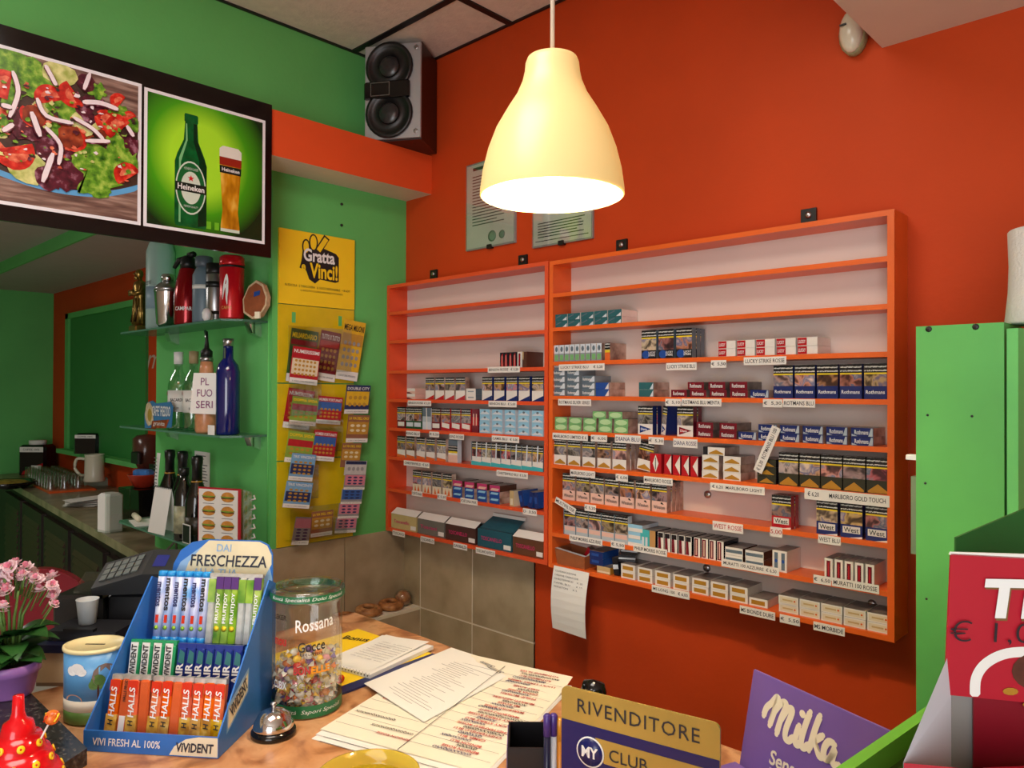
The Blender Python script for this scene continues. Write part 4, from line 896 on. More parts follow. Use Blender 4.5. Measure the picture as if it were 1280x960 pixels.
# clear pockets
for (y0, y1, z0, z1, x1) in ((0.02, 0.30, 0.690, 0.86, 0.045), (0.02, 0.16, 0.52, 0.65, 0.05), (0.02, 0.26, 0.375, 0.50, 0.05), (0.02, 0.15, 0.20, 0.33, 0.05), (0.03, 0.28, 0.045, 0.17, 0.05)):
    MB().box(x1, x1 + 0.002, y0, y1, z0, z1).box(0.010, x1, y0, y1, z0, z0 + 0.002).build('clear_pocket', M_clear, t)

G_ink = M_ink
C_ = {k: mat('card_' + k, v, 0.35, var=0.08, vscale=60) for k, v in dict(green=(44, 96, 50), red=(178, 30, 40), dred=(128, 24, 36), yellow=(226, 180, 40), gold=(190, 142, 50), blue=(52, 96, 168), navy=(36, 48, 96), sky=(120, 170, 210), brown=(146, 96, 70), grey=(150, 150, 152), silver=(196, 196, 194), pink=(214, 130, 150), cream=(226, 214, 184), lime=(140, 170, 60)).items()}
def scratch_card(quad, label, base, title, tcol, grid, gcol, band=None, foot=True, group='scratch cards in the dispenser', gz=(0.2, 0.68)):
    """a card leaning in its pocket; quad gives (y,z) of bottom-left, bottom-right, top-left, top-right and x at bottom and top"""
    (y0, z0), (y1, z1), (y2, z2), xb, xt = quad
    bl_ = Vector((xb, y0, z0)); br_ = Vector((xb, y1, z1)); tl_ = Vector((xt, y2, z2))
    ux = (br_ - bl_); uy = (tl_ - bl_); w, h = ux.length, uy.length
    ux.normalize(); n = ux.cross(uy).normalized(); uy = n.cross(ux).normalized()
    o = thing('scratch_card', label, 'scratch card', bl_, 0, group)
    M = Matrix(((ux.x, uy.x, n.x, 0), (ux.y, uy.y, n.y, 0), (ux.z, uy.z, n.z, 0), (0, 0, 0, 1)))
    MB().box(0, w, 0, h, -0.0012, 0, 0, M).build('card', C_[base], o)
    lay = []
    if foot: lay.append(([(0, 0), (w, 0), (w, h * 0.15), (0, h * 0.15)], M_white))
    if band: lay.append(([(0.03 * w, h * band[0]), (0.97 * w, h * band[0]), (0.97 * w, h * band[1]), (0.03 * w, h * band[1])], C_[band[2]]))
    nx, nz = grid
    for i in range(nx):
        for j in range(nz):
            a = w * (0.1 + 0.8 * (i + 0.5) / nx); b = h * (gz[0] + (gz[1] - gz[0]) * (j + 0.5) / nz)
            lay.append((circle(a, b, w * 0.30 / nx, h * 0.30 * (gz[1] - gz[0]) / nz, 8), C_[gcol]))
    print_layers('scratch_print', lay, o, (0, 0, 0), ux, uy, step=0.00001)
    if title: text(title, tcol, o, tuple(ux * (w * 0.5) + uy * (h * 0.88)), ux, uy, w=w * 0.9, h=h * 0.10, bold=0.02, eps=0.0012)
    if foot: text('IL GIOCO CREA DIPENDENZA', M_ink, o, tuple(ux * (w * 0.5) + uy * (h * 0.07)), ux, uy, w=w * 0.8, h=h * 0.03, eps=0.0012)
    return o
Wt = M_whitep; Yt = M_yellow
scratch_card(((-0.5853, 1.7515), (-0.4688, 1.7404), (-0.5757, 1.9544), 0.02, 0.03), 'dark green scratch card in the top row, behind a red one', 'green', 'MILIARDARIO', Yt, (4, 4), 'silver', (0.70, 0.80, 'dred'))
scratch_card(((-0.4619, 1.7592), (-0.3714, 1.7476), (-0.4587, 1.9555), 0.02, 0.03), 'red scratch card with gold grid in the top row, centre', 'dred', 'TUTTO X TUTTO', Wt, (4, 4), 'gold', (0.68, 0.80, 'red'))
scratch_card(((-0.3717, 1.7635), (-0.2694, 1.7519), (-0.3556, 2.0022), 0.026, 0.05), 'tall yellow scratch card leaning out at the right of the top row', 'yellow', 'MEGA MILIONI', G_ink, (4, 4), 'grey', (0.58, 0.78, 'gold'))
scratch_card(((-0.5890, 1.7453), (-0.4695, 1.7341), (-0.5779, 1.8836), 0.05, 0.058), 'red scratch card with number grid in front of the green one', 'red', 'NUMERISSIMI', Wt, (6, 4), 'gold', (0.25, 0.68, 'cream'))
scratch_card(((-0.5984, 1.5766), (-0.4863, 1.5606), (-0.5841, 1.7273), 0.022, 0.03), 'red number card half hidden behind the second row', 'red', 'NUMERISSIMI', Wt, (5, 4), 'gold')
scratch_card(((-0.5845, 1.5890), (-0.4718, 1.5764), (-0.5665, 1.6943), 0.044, 0.052), 'green and red scratch card, second row, upper of its pair', 'lime', 'DOPPIA SFIDA', Yt, (4, 2), 'gold', (0.52, 0.74, 'red'), gz=(0.22, 0.5))
scratch_card(((-0.4719, 1.5887), (-0.3600, 1.5791), (-0.4493, 1.6939), 0.044, 0.052), 'blue and red fortune card, second row, upper of its pair', 'red', 'NUMERI FORTUNATI', Wt, (5, 3), 'gold', (0.5, 0.8, 'blue'), gz=(0.2, 0.6))
scratch_card(((-0.6067, 1.4497), (-0.4954, 1.4331), (-0.5878, 1.5656), 0.05, 0.056), 'green and red scratch card, lower of its pair, above a blue one', 'lime', 'DOPPIA SFIDA', Yt, (4, 2), 'gold', (0.52, 0.74, 'red'), gz=(0.22, 0.5))
scratch_card(((-0.4955, 1.4485), (-0.3924, 1.4356), (-0.4791, 1.5647), 0.05, 0.056), 'blue and red fortune card, lower of its pair', 'red', 'NUMERI FORTUNATI', Wt, (5, 3), 'gold', (0.5, 0.8, 'blue'), gz=(0.2, 0.6))
scratch_card(((-0.3390, 1.6231), (-0.2235, 1.6208), (-0.3121, 1.7352), 0.04, 0.055), 'navy and yellow scratch card at the top of the right column', 'navy', 'DOUBLE CITY', Wt, (4, 2), 'gold', (0.3, 0.78, 'yellow'))
scratch_card(((-0.3408, 1.5089), (-0.2373, 1.5040), (-0.3188, 1.6170), 0.055, 0.066), 'brown and gold scratch card in the right column, upper of two', 'brown', 'LA VIA DELL ORO', Yt, (3, 2), 'cream', (0.3, 0.75, 'gold'), gz=(0.35, 0.7))
scratch_card(((-0.3707, 1.4129), (-0.2804, 1.4065), (-0.3545, 1.5071), 0.062, 0.07), 'brown and gold scratch card in the right column, lower of two', 'brown', 'LA VIA DELL ORO', Yt, (3, 2), 'cream', (0.3, 0.75, 'gold'), foot=False, gz=(0.35, 0.7))
scratch_card(((-0.5932, 1.3805), (-0.4916, 1.3659), (-0.5774, 1.4815), 0.056, 0.062), 'blue scratch card with gold coins, upper of two at lower left', 'sky', 'TRIS VINCENTI', Wt, (4, 4), 'gold', (0.25, 0.62, 'navy'), gz=(0.2, 0.75))
scratch_card(((-0.6176, 1.2821), (-0.5072, 1.2639), (-0.5977, 1.3786), 0.06, 0.064), 'blue scratch card with gold coins, lower of two at lower left', 'sky', 'TRIS VINCENTI', Wt, (4, 4), 'gold', (0.25, 0.62, 'navy'), gz=(0.2, 0.75))
scratch_card(((-0.3547, 1.3804), (-0.2520, 1.3723), (-0.3428, 1.4368), 0.066, 0.07), 'grey scratch card with dark header in the right column', 'silver', 'BIGLIETTO', G_ink, (4, 1), 'grey', (0.75, 0.98, 'navy'), foot=False)
for k, (a, b) in enumerate(((593, 612), (611, 630), (629, 648), (647, 667))):
    xo = -3.2 * k
    scratch_card((( -0.3556 - 0.0095 * k, 1.3235 - 0.057 * k), (-0.2569 - 0.0095 * k, 1.3143 - 0.057 * k), (-0.3407 - 0.0095 * k, 1.3824 - 0.057 * k), 0.064 - 0.006 * k, 0.068 - 0.006 * k),
                 f'small grey and pink scratch card, {ORD[k]} from top of four in the right column', 'grey', None, Wt, (3, 3), 'navy', (0.3, 0.95, ('pink', 'blue', 'pink', 'pink')[k]), foot=True, gz=(0.3, 0.9))
scratch_card(((-0.5691, 1.1329), (-0.4976, 1.1225), (-0.5577, 1.2380), 0.04, 0.048), 'narrow blue scratch card at the bottom left of the dispenser', 'grey', None, Wt, (2, 4), 'navy', (0.6, 0.95, 'pink'), gz=(0.15, 0.6))
scratch_card(((-0.4911, 1.1501), (-0.3952, 1.1493), (-0.4827, 1.2482), 0.046, 0.054), 'brown and gold scratch card at the bottom centre of the dispenser', 'brown', 'LA VIA DELL ORO', Yt, (3, 2), 'cream', (0.3, 0.75, 'gold'), gz=(0.35, 0.7))
for (y, z) in ((-0.33, 2.47), (-0.33, 2.385)): MB().lathe([(0.006, 0), (0.005, 0.004), (0.0, 0.005)], 10, M=Matrix.Translation((0, y, z)) @ Matrix.Rotation(PI / 2, 4, 'Y')).build('wall_plug', M_black, wall_left)
MB().tube([(-0.022, -0.633, 1.0), (-0.022, -0.633, 2.16)], 0.004, 6).build('cable', M_green_wall, wall_left)

# ================================================================ GLASS SHELVES ON THE PIER AND THEIR BOTTLES
YS = -0.632
SHZ = (1.978, 1.548, 1.110)
shelf_names = ('top glass wall shelf with silver brackets, holding the siphon and flasks', 'middle glass wall shelf with silver brackets, holding clear bottles', 'bottom glass wall shelf with silver brackets, holding dark bottles')
for z, lb in zip(SHZ, shelf_names):
    t = thing('glass_shelf', lb, 'shelf', (0, YS, z), 0, 'glass shelves on the green pier')
    mb = MB(); mb.prism([(-1.125, 0), (-0.03, 0), (-0.03, -0.10), (-0.07, -0.165), (-1.09, -0.165), (-1.125, -0.15)], -0.008, 0, 'z'); mb.build('pane', M_shelfglass, t)
    for bx in (-0.86, -0.10):
        MB().prism([(0.0, -0.008), (-0.05, -0.008), (-0.035, -0.045), (0.0, -0.06)], bx - 0.02, bx + 0.02, 'x').build('bracket', M_chrome, t)
def bottle(name, label, cat, px, py, shelf, prof, m, parts=(), seg=20, group=None):
    t = thing(name, label, cat, (px, py, SHZ[shelf] + 0.0006), 0, group)
    MB().lathe(prof, seg).build('bottle_body' if cat == 'bottle' else 'body', m, t)
    for (nm, pf, mm) in parts: MB().lathe(pf, seg).build(nm, mm, t)
    return t
ANG = math.atan2(-1.35, 2.9)
# top shelf
M_bronze = mat('gilded_bronze', (150, 120, 62), 0.28, 0.9, var=0.25, vscale=60)
t = thing('saint_statuette', 'small gilded statuette of a robed figure, left end of the top glass shelf', 'statuette', (-1.0686, -0.72, SHZ[0] + 0.0006))
M_bronze_d = mat('dark_bronze', (70, 52, 30), 0.35, 0.9, var=0.2)
mb = MB(); mb.bbox(-0.045, 0.045, -0.035, 0.035, 0, 0.035, 0.006); mb.build('plinth', M_bronze, t)
fig = MB(); fig.lathe([(0.040, 0.034), (0.036, 0.10), (0.030, 0.17), (0.036, 0.215), (0.030, 0.236), (0.012, 0.245), (0.012, 0.255)], 16, sy=0.8)
for k in range(7):
    a = PI + PI * k / 6; fig.tube([(0.037 * math.cos(a), 0.03 * math.sin(a), 0.04), (0.028 * math.cos(a), 0.024 * math.sin(a), 0.16)], 0.005, 5)
for s in (-1, 1): fig.tube([(s * 0.033, 0, 0.225), (s * 0.046, -0.012, 0.185), (s * 0.02, -0.036, 0.178), (-s * 0.018, -0.04, 0.190)], [0.012, 0.012, 0.010, 0.008], 8)
fig.build('figure', M_bronze, t)
hd_ = MB(); hd_.ball(0, -0.004, 0.274, 0.018, 0.019, 0.023, 12, 10); hd_.tube([(0, -0.022, 0.276), (0, -0.028, 0.270)], [0.003, 0.004], 5); hd_.ball(0, -0.018, 0.256, 0.011, 0.008, 0.012, 8, 6)
hd_.build('head', M_bronze, t)
for s in (-1, 1): MB().tube([(s * 0.022, -0.01, 0.15), (s * 0.02, -0.03, 0.05)], 0.006, 6).build('robe_fold', M_bronze_d, t)
M_frost = glass_mat('frosted_glass', (206, 236, 230), 0.55, 0.3)
bottle('frosted_bottle', 'large frosted white bottle behind the statuette, on the top glass shelf', 'bottle', -0.9157, -0.685, 0, [(0.058, 0), (0.062, 0.02), (0.062, 0.36), (0.05, 0.40), (0.022, 0.43), (0.02, 0.50)], M_frost,
       [('label_band', [(0.0625, 0.10), (0.0625, 0.20)], glass_mat('frost_print', (150, 176, 190), 0.2, 0.4))])
text('BELVEDERE', M_ink, bpy.context.scene.objects['frosted_bottle'], (0.02, -0.0635, 0.215), X3, Z3, w=0.07, h=0.016)
bottle('cocktail_shaker', 'polished steel cocktail shaker on the top glass shelf', 'cocktail shaker', -0.6700, -0.75, 0, [(0.032, 0), (0.045, 0.02), (0.054, 0.175), (0.055, 0.18)], M_chrome,
       [('collar', [(0.056, 0.178), (0.052, 0.20), (0.03, 0.225)], M_steel), ('cap', [(0.026, 0.225), (0.028, 0.25), (0.024, 0.265), (0.0, 0.27)], M_chrome)])
M_siph = mat('siphon_red', (150, 14, 24), 0.15, 0.4, var=0.03)
t = bottle('soda_siphon', 'dark red soda siphon with a black head, on the top glass shelf', 'soda siphon', -0.5039, -0.735, 0, [(0.050, 0), (0.053, 0.01), (0.053, 0.14), (0.046, 0.20), (0.034, 0.255), (0.028, 0.265)], M_siph,
       [('siphon_head', [(0.030, 0.262), (0.032, 0.285), (0.026, 0.31), (0.018, 0.32), (0.0, 0.322)], M_black)])
MB().tube([(-0.01, -0.01, 0.308), (-0.04, -0.02, 0.305), (-0.065, -0.03, 0.27)], [0.014, 0.012, 0.008], 8).build('spout', M_black, t)
MB().tube([(0.01, 0, 0.325), (0.05, 0.0, 0.322)], [0.012, 0.014], 8).build('lever', M_black, t)
text_round('CAMPARI', M_whitep, t, 0.0538, 0.075, -0.75, 0.075, 0.018, bold=0.02)
bottle('grey_flask', 'grey blue plastic bottle with pale label, on the top glass shelf', 'bottle', -0.3531, -0.735, 0, [(0.040, 0), (0.043, 0.01), (0.043, 0.24), (0.03, 0.275), (0.022, 0.285)], mat('grey_blue_plastic', (104, 124, 136), 0.4, var=0.1),
       [('cap', [(0.030, 0.28), (0.034, 0.29), (0.034, 0.33), (0.028, 0.335), (0.0, 0.337)], mat('cap_slate', (88, 100, 112), 0.4, var=0)), ('label_band', [(0.0434, 0.17), (0.0434, 0.19)], M_white)])
bottle('pin', 'small white round trinket before the grey bottle', 'trinket', -0.2122, -0.785, 0, [(0.010, 0), (0.016, 0.01), (0.018, 0.03), (0.012, 0.045), (0.0, 0.05)], M_whitep, seg=12).name = 'white_trinket'
bottle('steel_flask', 'slim black and steel flask between the grey bottle and the red flask', 'flask', -0.2792, -0.72, 0, [(0.036, 0), (0.038, 0.01), (0.038, 0.235), (0.036, 0.24)], M_steel,
       [('cap', [(0.037, 0.238), (0.038, 0.25), (0.037, 0.29), (0.0, 0.295)], M_black), ('band', [(0.0384, 0.04), (0.0384, 0.055)], M_black), ('band', [(0.0384, 0.17), (0.0384, 0.20)], M_black)])
for nm_, sz_ in (('soda_siphon', 0.90), ('grey_flask', 0.80), ('steel_flask', 0.80), ('cocktail_shaker', 0.86)): bpy.data.objects[nm_].scale = (1, 1, sz_)
t = bottle('red_flask', 'tall bright red vacuum flask with a red cap, on the top glass shelf', 'vacuum flask', -0.1123, -0.735, 0, [(0.043, 0), (0.045, 0.01), (0.045, 0.225), (0.042, 0.231)], mat('flask_red', (196, 22, 34), 0.2, 0.2, var=0.03),
       [('ring', [(0.0455, 0.227), (0.0455, 0.236)], M_black), ('cap', [(0.044, 0.236), (0.046, 0.242), (0.045, 0.272), (0.038, 0.28), (0.0, 0.281)], mat('flask_red', ))])
poly_round('swirl_print', ribbon(smooth_path([(-1.25, 0.10), (-1.05, 0.15), (-0.85, 0.17), (-0.75, 0.14), (-0.95, 0.12), (-0.8, 0.08)], 5), 0.05), M_whitep, t, 0.0458)
t.scale = (1, 1, 0.86)
text_round('CAFFE', mat('gold_print', (200, 170, 90), 0.4, var=0), t, 0.0458, 0.05, -0.9, 0.04, 0.014)
t = thing('souvenir_shield', 'brown shield-shaped wooden souvenir with a small blue mark, right end of the top glass shelf', 'souvenir', (-0.0062, -0.70, SHZ[0] + 0.0006), 0.45); t.scale = (0.85, 1, 0.82)
pl = [(-0.055, 0.03), (-0.01, 0.0), (0.03, 0.012), (0.062, 0.06), (0.066, 0.10), (0.045, 0.155), (0.01, 0.175), (-0.03, 0.15), (-0.06, 0.09)]
MB().prism(pl, 0.0, 0.022, 'y').build('rim', mat('bark_pale', (200, 176, 140), 0.7, var=0.2, vscale=60), t)
MB().prism([(a * 0.87 + 0.0, b * 0.87 + 0.011) for a, b in pl], -0.002, 0.0, 'y').build('plaque', mat('souvenir_brown', (138, 74, 40), 0.5, var=0.15, vscale=40), t)
MB().prism([(0.0, 0.10), (0.03, 0.108), (0.032, 0.128), (0.002, 0.122)], -0.004, -0.002, 'y').build('mark', P_blue, t)
MB().box(0.02, 0.045, -0.02, -0.012, 0.0, 0.03).build('foot', M_cream, t)
# middle shelf
M_rum = glass_mat('clear_bottle_glass', (222, 240, 228), 0.86)
M_rlab = mat('rum_label', (228, 226, 218), 0.5, var=0.04)
for (u, y, lb, cap, tx) in ((223, -0.735, 'clear white rum bottle with white cap and paper label, left on the middle shelf', M_whitep, 'BACARDI'), (242, -0.72, 'clear rum bottle with cork-coloured cap, between the white-capped and peach bottles', mat('cork_cap', (170, 150, 110), 0.5, var=0.1), 'BACARDI')):
    xx = {223: -0.5915, 242: -0.4773}[u]
    t = bottle('clear_bottle', lb, 'bottle', xx, y, 1, [(0.038, 0), (0.041, 0.008), (0.041, 0.185), (0.034, 0.215), (0.017, 0.245), (0.015, 0.28)], M_rum,
               [('cap', [(0.0185, 0.275), (0.019, 0.325), (0.0, 0.327)], cap), ('label_band', [(0.0415, 0.075), (0.0415, 0.165)], M_rlab)])
    text_round(tx, M_ink, t, 0.0420, 0.125, -0.6, 0.05, 0.013, bold=0.02)
    text_round('RUM', M_ink, t, 0.0420, 0.09, -0.6, 0.02, 0.01)
    MB().lathe([(0.010, 0), (0.006, 0.001), (0, 0.001)], 10, M=Matrix.Translation((-0.018, -0.0385, 0.152)) @ Matrix.Rotation(-0.45, 4, 'Z') @ Matrix.Rotation(PI / 2, 4, 'X')).build('emblem', P_red, t)
M_peach = mat('peach_liqueur', (196, 136, 96), 0.25, var=0.12, vscale=50)
t = bottle('peach_bottle', 'peach-coloured bottle with a steel pourer, paper note hung on it, middle glass shelf', 'bottle', -0.2794, -0.755, 1, [(0.036, 0), (0.041, 0.01), (0.042, 0.09), (0.036, 0.17), (0.026, 0.25), (0.022, 0.28)], M_peach,
       [('ring', [(0.024, 0.278), (0.026, 0.288), (0.022, 0.296)], M_steel), ('stopper', [(0.022, 0.295), (0.022, 0.318), (0.010, 0.33), (0.006, 0.36), (0.004, 0.395), (0.0, 0.396)], M_black)])
MB().tube([(0, 0, 0.33), (0, 0, 0.36), (-0.006, -0.004, 0.40)], 0.005, 8).build('pourer', M_chrome, t)
t = thing('handwritten_note', 'white paper note with purple handwriting, hung on the peach bottle', 'note', (-0.2794 + 0.040, -0.755 - 0.030, SHZ[1] + 0.078), 0.95)
MB().add([(-0.048, 0, 0), (0.050, 0, -0.004), (0.046, 0.012, 0.155), (-0.038, 0.012, 0.155)], [(0, 1, 2, 3)]).add([(-0.038, 0.012, 0.155), (0.046, 0.012, 0.155), (0.046, 0.022, 0.153), (-0.038, 0.022, 0.153)], [(0, 1, 2, 3)]).build('sheet', M_white, t)
M_purp = mat('purple_pen', (130, 60, 110), 0.6, var=0)
for k, (s, w) in enumerate((('PL', 0.03), ('FUO', 0.055), ('SERI', 0.06))): text(s, M_purp, t, (0.004, 0.0085 - 0.004 * k, 0.122 - 0.044 * k), X3, Z3 + Y3 * 0.07, w=w, h=0.028, eps=0.001)
t = thing('small_card', 'small blank white card standing before the peach bottle', 'card', (-0.1380, -0.80, SHZ[1] + 0.0006), 0.1)
MB().box(-0.022, 0.022, 0, 0.002, 0, 0.036).build('card', M_white, t)
M_blueg = mat('cobalt_glass', (14, 22, 96), 0.08, 0.0, var=0.05, spec=0.8)
t = bottle('cobalt_bottle', 'tall cobalt blue bottle with a silver cap, right on the middle glass shelf', 'bottle', -0.1174, -0.745, 1, [(0.040, 0), (0.043, 0.006), (0.043, 0.235), (0.036, 0.262), (0.019, 0.285), (0.0175, 0.335)], M_blueg,
       [('cap', [(0.0195, 0.332), (0.0195, 0.36), (0.0, 0.361)], M_steel)])
MB().box(0.004, 0.016, -0.0195, -0.0185, 0.285, 0.325).build('neck_label', M_steel, t)
t = thing('coffee_sign', 'low blue and brown countertop sign for iced coffee, left on the middle glass shelf', 'sign', (-0.6649, -0.782, SHZ[1] + 0.0006), 0.03); t.scale = (0.86, 1, 1); t.location.y = -0.7915
MB().prism([(-0.15, 0), (0.15, 0.012), (0.165, 0.10), (0.14, 0.118), (-0.02, 0.108), (-0.06, 0.120), (-0.12, 0.112), (-0.155, 0.06)], 0, 0.004, 'y').build('sign_board', mat('sign_blue', (58, 118, 170), 0.4, var=0.1, vscale=20), t)
lp = [(circle(-0.095, 0.062, 0.052, 0.050, 14, 0.1), mat('sign_cream', (206, 186, 150), 0.4, var=0.2, vscale=60)), (circle(-0.088, 0.058, 0.026, 0.028, 12), mat('sign_gold', (180, 150, 60), 0.4, var=0.2)), ([(-0.07, 0.002), (0.10, 0.008), (0.135, 0.045), (-0.06, 0.034)], S_brn)]
print_layers('sign_print', lp, t, (0, -0.0005, 0), X3, Z3)
text("CAFFE' FREDDO", M_whitep, t, (0.045, -0.0012, 0.078), X3, Z3, w=0.205, h=0.044, bold=0.02, shear=0.15)
text('granita', M_whitep, t, (0.02, -0.0014, 0.022), X3, Z3, w=0.13, h=0.022, shear=0.2)
# bottom shelf
M_dkglass = mat('dark_bottle_glass', (16, 18, 14), 0.08, var=0, spec=0.7)
M_foil = mat('black_foil', (18, 17, 18), 0.3, var=0.1)
CH = [(0.042, 0), (0.045, 0.006), (0.045, 0.15), (0.038, 0.19), (0.020, 0.24), (0.0185, 0.25)]
FO = [(0.0195, 0.235), (0.0195, 0.30), (0.022, 0.31), (0.022, 0.335), (0.016, 0.34), (0.0, 0.342)]
for (x, y, lb) in ((-0.7869, -0.69, 'dark sparkling wine bottle behind the folded white cards, bottom glass shelf'), (-0.6757, -0.68, 'dark sparkling wine bottle with black foil, second from left on the bottom glass shelf'),
                   (-0.3932, -0.74, 'dark sparkling wine bottle with black foil beside the burger menu')):
    t = bottle('wine_bottle', lb, 'bottle', x, y, 2, CH, M_dkglass, [('foil', FO, M_foil), ('ring', [(0.0225, 0.236), (0.0225, 0.241)], P_gold), ('label_band', [(0.0455, 0.03), (0.0455, 0.10)], mat('dark_gold_label', (44, 38, 22), 0.4, var=0.3, vscale=60))])
t = bottle('short_bottle', 'dark bottle with blue and gold label between sparkling wine bottles, bottom glass shelf', 'bottle', -0.4556, -0.765, 2, [(0.036, 0), (0.038, 0.006), (0.038, 0.19), (0.018, 0.235), (0.017, 0.27)], M_dkglass,
       [('cap', [(0.019, 0.262), (0.019, 0.29), (0.0, 0.291)], M_black), ('label_band', [(0.0385, 0.03), (0.0385, 0.14)], mat('bluegold_label', (150, 150, 120), 0.4, var=0.5, vscale=30))])
t = thing('folded_calendar', 'white ring-bound desk calendar on the bottom glass shelf', 'calendar', (-0.6655, -0.765, SHZ[2] + 0.0006), 0.1)
MB().add([(-0.07, -0.03, 0), (0.07, -0.03, 0), (0.07, 0.0, 0.19), (-0.07, 0.0, 0.19), (-0.07, 0.04, 0), (0.07, 0.04, 0)], [(0, 1, 2, 3), (3, 2, 5, 4)]).build('sheet', M_white, t)
for k in range(9): MB().tube([(-0.064 + 0.016 * k, -0.004, 0.187), (-0.064 + 0.016 * k, 0.0, 0.196), (-0.064 + 0.016 * k, 0.004, 0.187)], 0.002, 5).build('ring', M_black, t)
t = thing('white_notes', 'loose white notes lying at the left end of the bottom glass shelf', 'paper', (-0.9282, -0.75, SHZ[2] + 0.0006), -0.2)
MB().box(-0.13, 0.05, -0.04, 0.05, 0, 0.004).build('sheet', M_white, t)
t = thing('eraser', 'pale rolled packet lying on the white notes', 'packet', (-1.0325, -0.74, SHZ[2] + 0.0052), -0.2)
MB().tube([(-0.07, 0, 0.014), (0.06, 0.0, 0.014)], 0.013, 8).build('packet', M_cream, t); t.name = 'rolled_packet'
t = thing('small_black_card', 'small black card with pale border, before the bottom-shelf bottles', 'card', (-0.3732, -0.79, SHZ[2] + 0.0006), 0.0)
MB().box(-0.035, 0.035, 0, 0.002, 0, 0.075).build('border', M_white, t); MB().box(-0.031, 0.031, -0.001, 0, 0.004, 0.071).build('face', M_black, t)
t = thing('price_list', 'white typed sheet fixed to the green pier behind the bottles', 'paper', (-0.5895, -0.6325, 1.24))
MB().box(-0.075, 0.075, -0.001, 0, 0, 0.21).build('sheet', M_white, t)
for k in range(14): MB().box(-0.06, rl.uniform(0.0, 0.06), -0.0018, -0.001, 0.19 - 0.013 * k, 0.194 - 0.013 * k).build('printed_line', mat('grey_ink'), t)
t = thing('till_receipt', 'curled white till receipt standing among the dark bottles on the bottom glass shelf', 'receipt', (-0.8859, -0.70, SHZ[2] + 0.0006))
MB().add([(-0.03, 0, 0), (0.012, 0, 0), (-0.02, -0.01, 0.2), (0.02, -0.01, 0.2), (-0.02, 0, 0.32), (0.02, 0, 0.32)], [(0, 1, 3, 2), (2, 3, 5, 4)]).build('sheet', M_white, t)
for k in range(12): MB().box(-0.018 - 0.0004 * (10 - k), 0.012, -0.013, -0.012, 0.12 + 0.016 * k, 0.124 + 0.016 * k).build('printed_line', mat('grey_ink'), t)
# burger menu
t = thing('burger_menu', 'folded red-bordered menu with burger pictures, standing on the bottom glass shelf', 'menu', (-0.2551, -0.795, SHZ[2] + 0.0006), 0.42)
MB().box(0, 0.20, 0, 0.003, 0, 0.235).build('cover', mat('menu_red', (176, 30, 44), 0.4, var=0.05), t)
MB().box(0.004, 0.186, -0.001, 0, 0.004, 0.228).build('page', M_white, t)
B_bun = mat('print_bun', (206, 140, 60), 0.4, var=0.2, vscale=60); B_pat = mat('print_patty', (96, 52, 30), 0.4, var=0.2); B_salad = mat('print_salad', (120, 160, 50), 0.4, var=0.2)
for i in range(2):
    for j in range(4):
        cx_, cz2 = 0.052 + 0.088 * i, 0.20 - 0.054 * j
        lp = [(circle(cx_, cz2 - 0.004, 0.029, 0.014, 12, 0, PI, 2 * PI), B_bun), ([(cx_ - 0.03, cz2 - 0.006), (cx_ + 0.03, cz2 - 0.006), (cx_ + 0.03, cz2), (cx_ - 0.03, cz2)], B_pat), (ribbon([(cx_ - 0.032, cz2 + 0.002), (cx_, cz2), (cx_ + 0.032, cz2 + 0.003)], 0.007), B_salad), (circle(cx_, cz2 + 0.003, 0.029, 0.017, 12, 0, 0, PI), B_bun)]
        print_layers('burger_print', lp, t, (0, -0.0012, 0), X3, Z3)
        MB().box(cx_ - 0.028, cx_ + 0.024, -0.0016, -0.0010, cz2 - 0.027, cz2 - 0.025).build('printed_line', mat('grey_ink'), t)
MB().add([(0.20, 0.003, 0), (0.29, -0.05, 0.0), (0.29, -0.05, 0.235), (0.20, 0.003, 0.235)], [(0, 1, 2, 3)]).add([(0.20, 0.006, 0), (0.286, -0.045, 0.0), (0.286, -0.045, 0.232), (0.20, 0.006, 0.232)], [(3, 2, 1, 0)]).build('inner_page', M_clear, t)
for k in range(6): MB().tube([(0.285, -0.045, 0.03 + 0.035 * k), (0.305, -0.05, 0.035 + 0.035 * k), (0.29, -0.04, 0.045 + 0.035 * k)], 0.004, 6).build('binder_ring', M_whitep, t)

# ================================================================ SERVICE COUNTER
CT = 1.05
M_ctr = ramp_mat('marbled_wood_top', [(0.28, (96, 58, 34)), (0.40, (158, 104, 64)), (0.5, (194, 140, 94)), (0.6, (206, 156, 112)), (0.72, (166, 112, 70))], 11, 10, 0.3, False, distort=1.2)
t = thing('counter', 'brown marbled service counter top under the paper lists and candy display', 'counter', (0.70, -1.72, CT))
MB().box(0, 1.575, 0, 0.985, -0.04, 0.0).build('worktop', M_ctr, t)
MB().box(0.05, 1.53, 0.05, 0.90, -CT, -0.04).build('counter_base', mat('counter_base_brown', (92, 58, 34), 0.5, var=0.1), t)
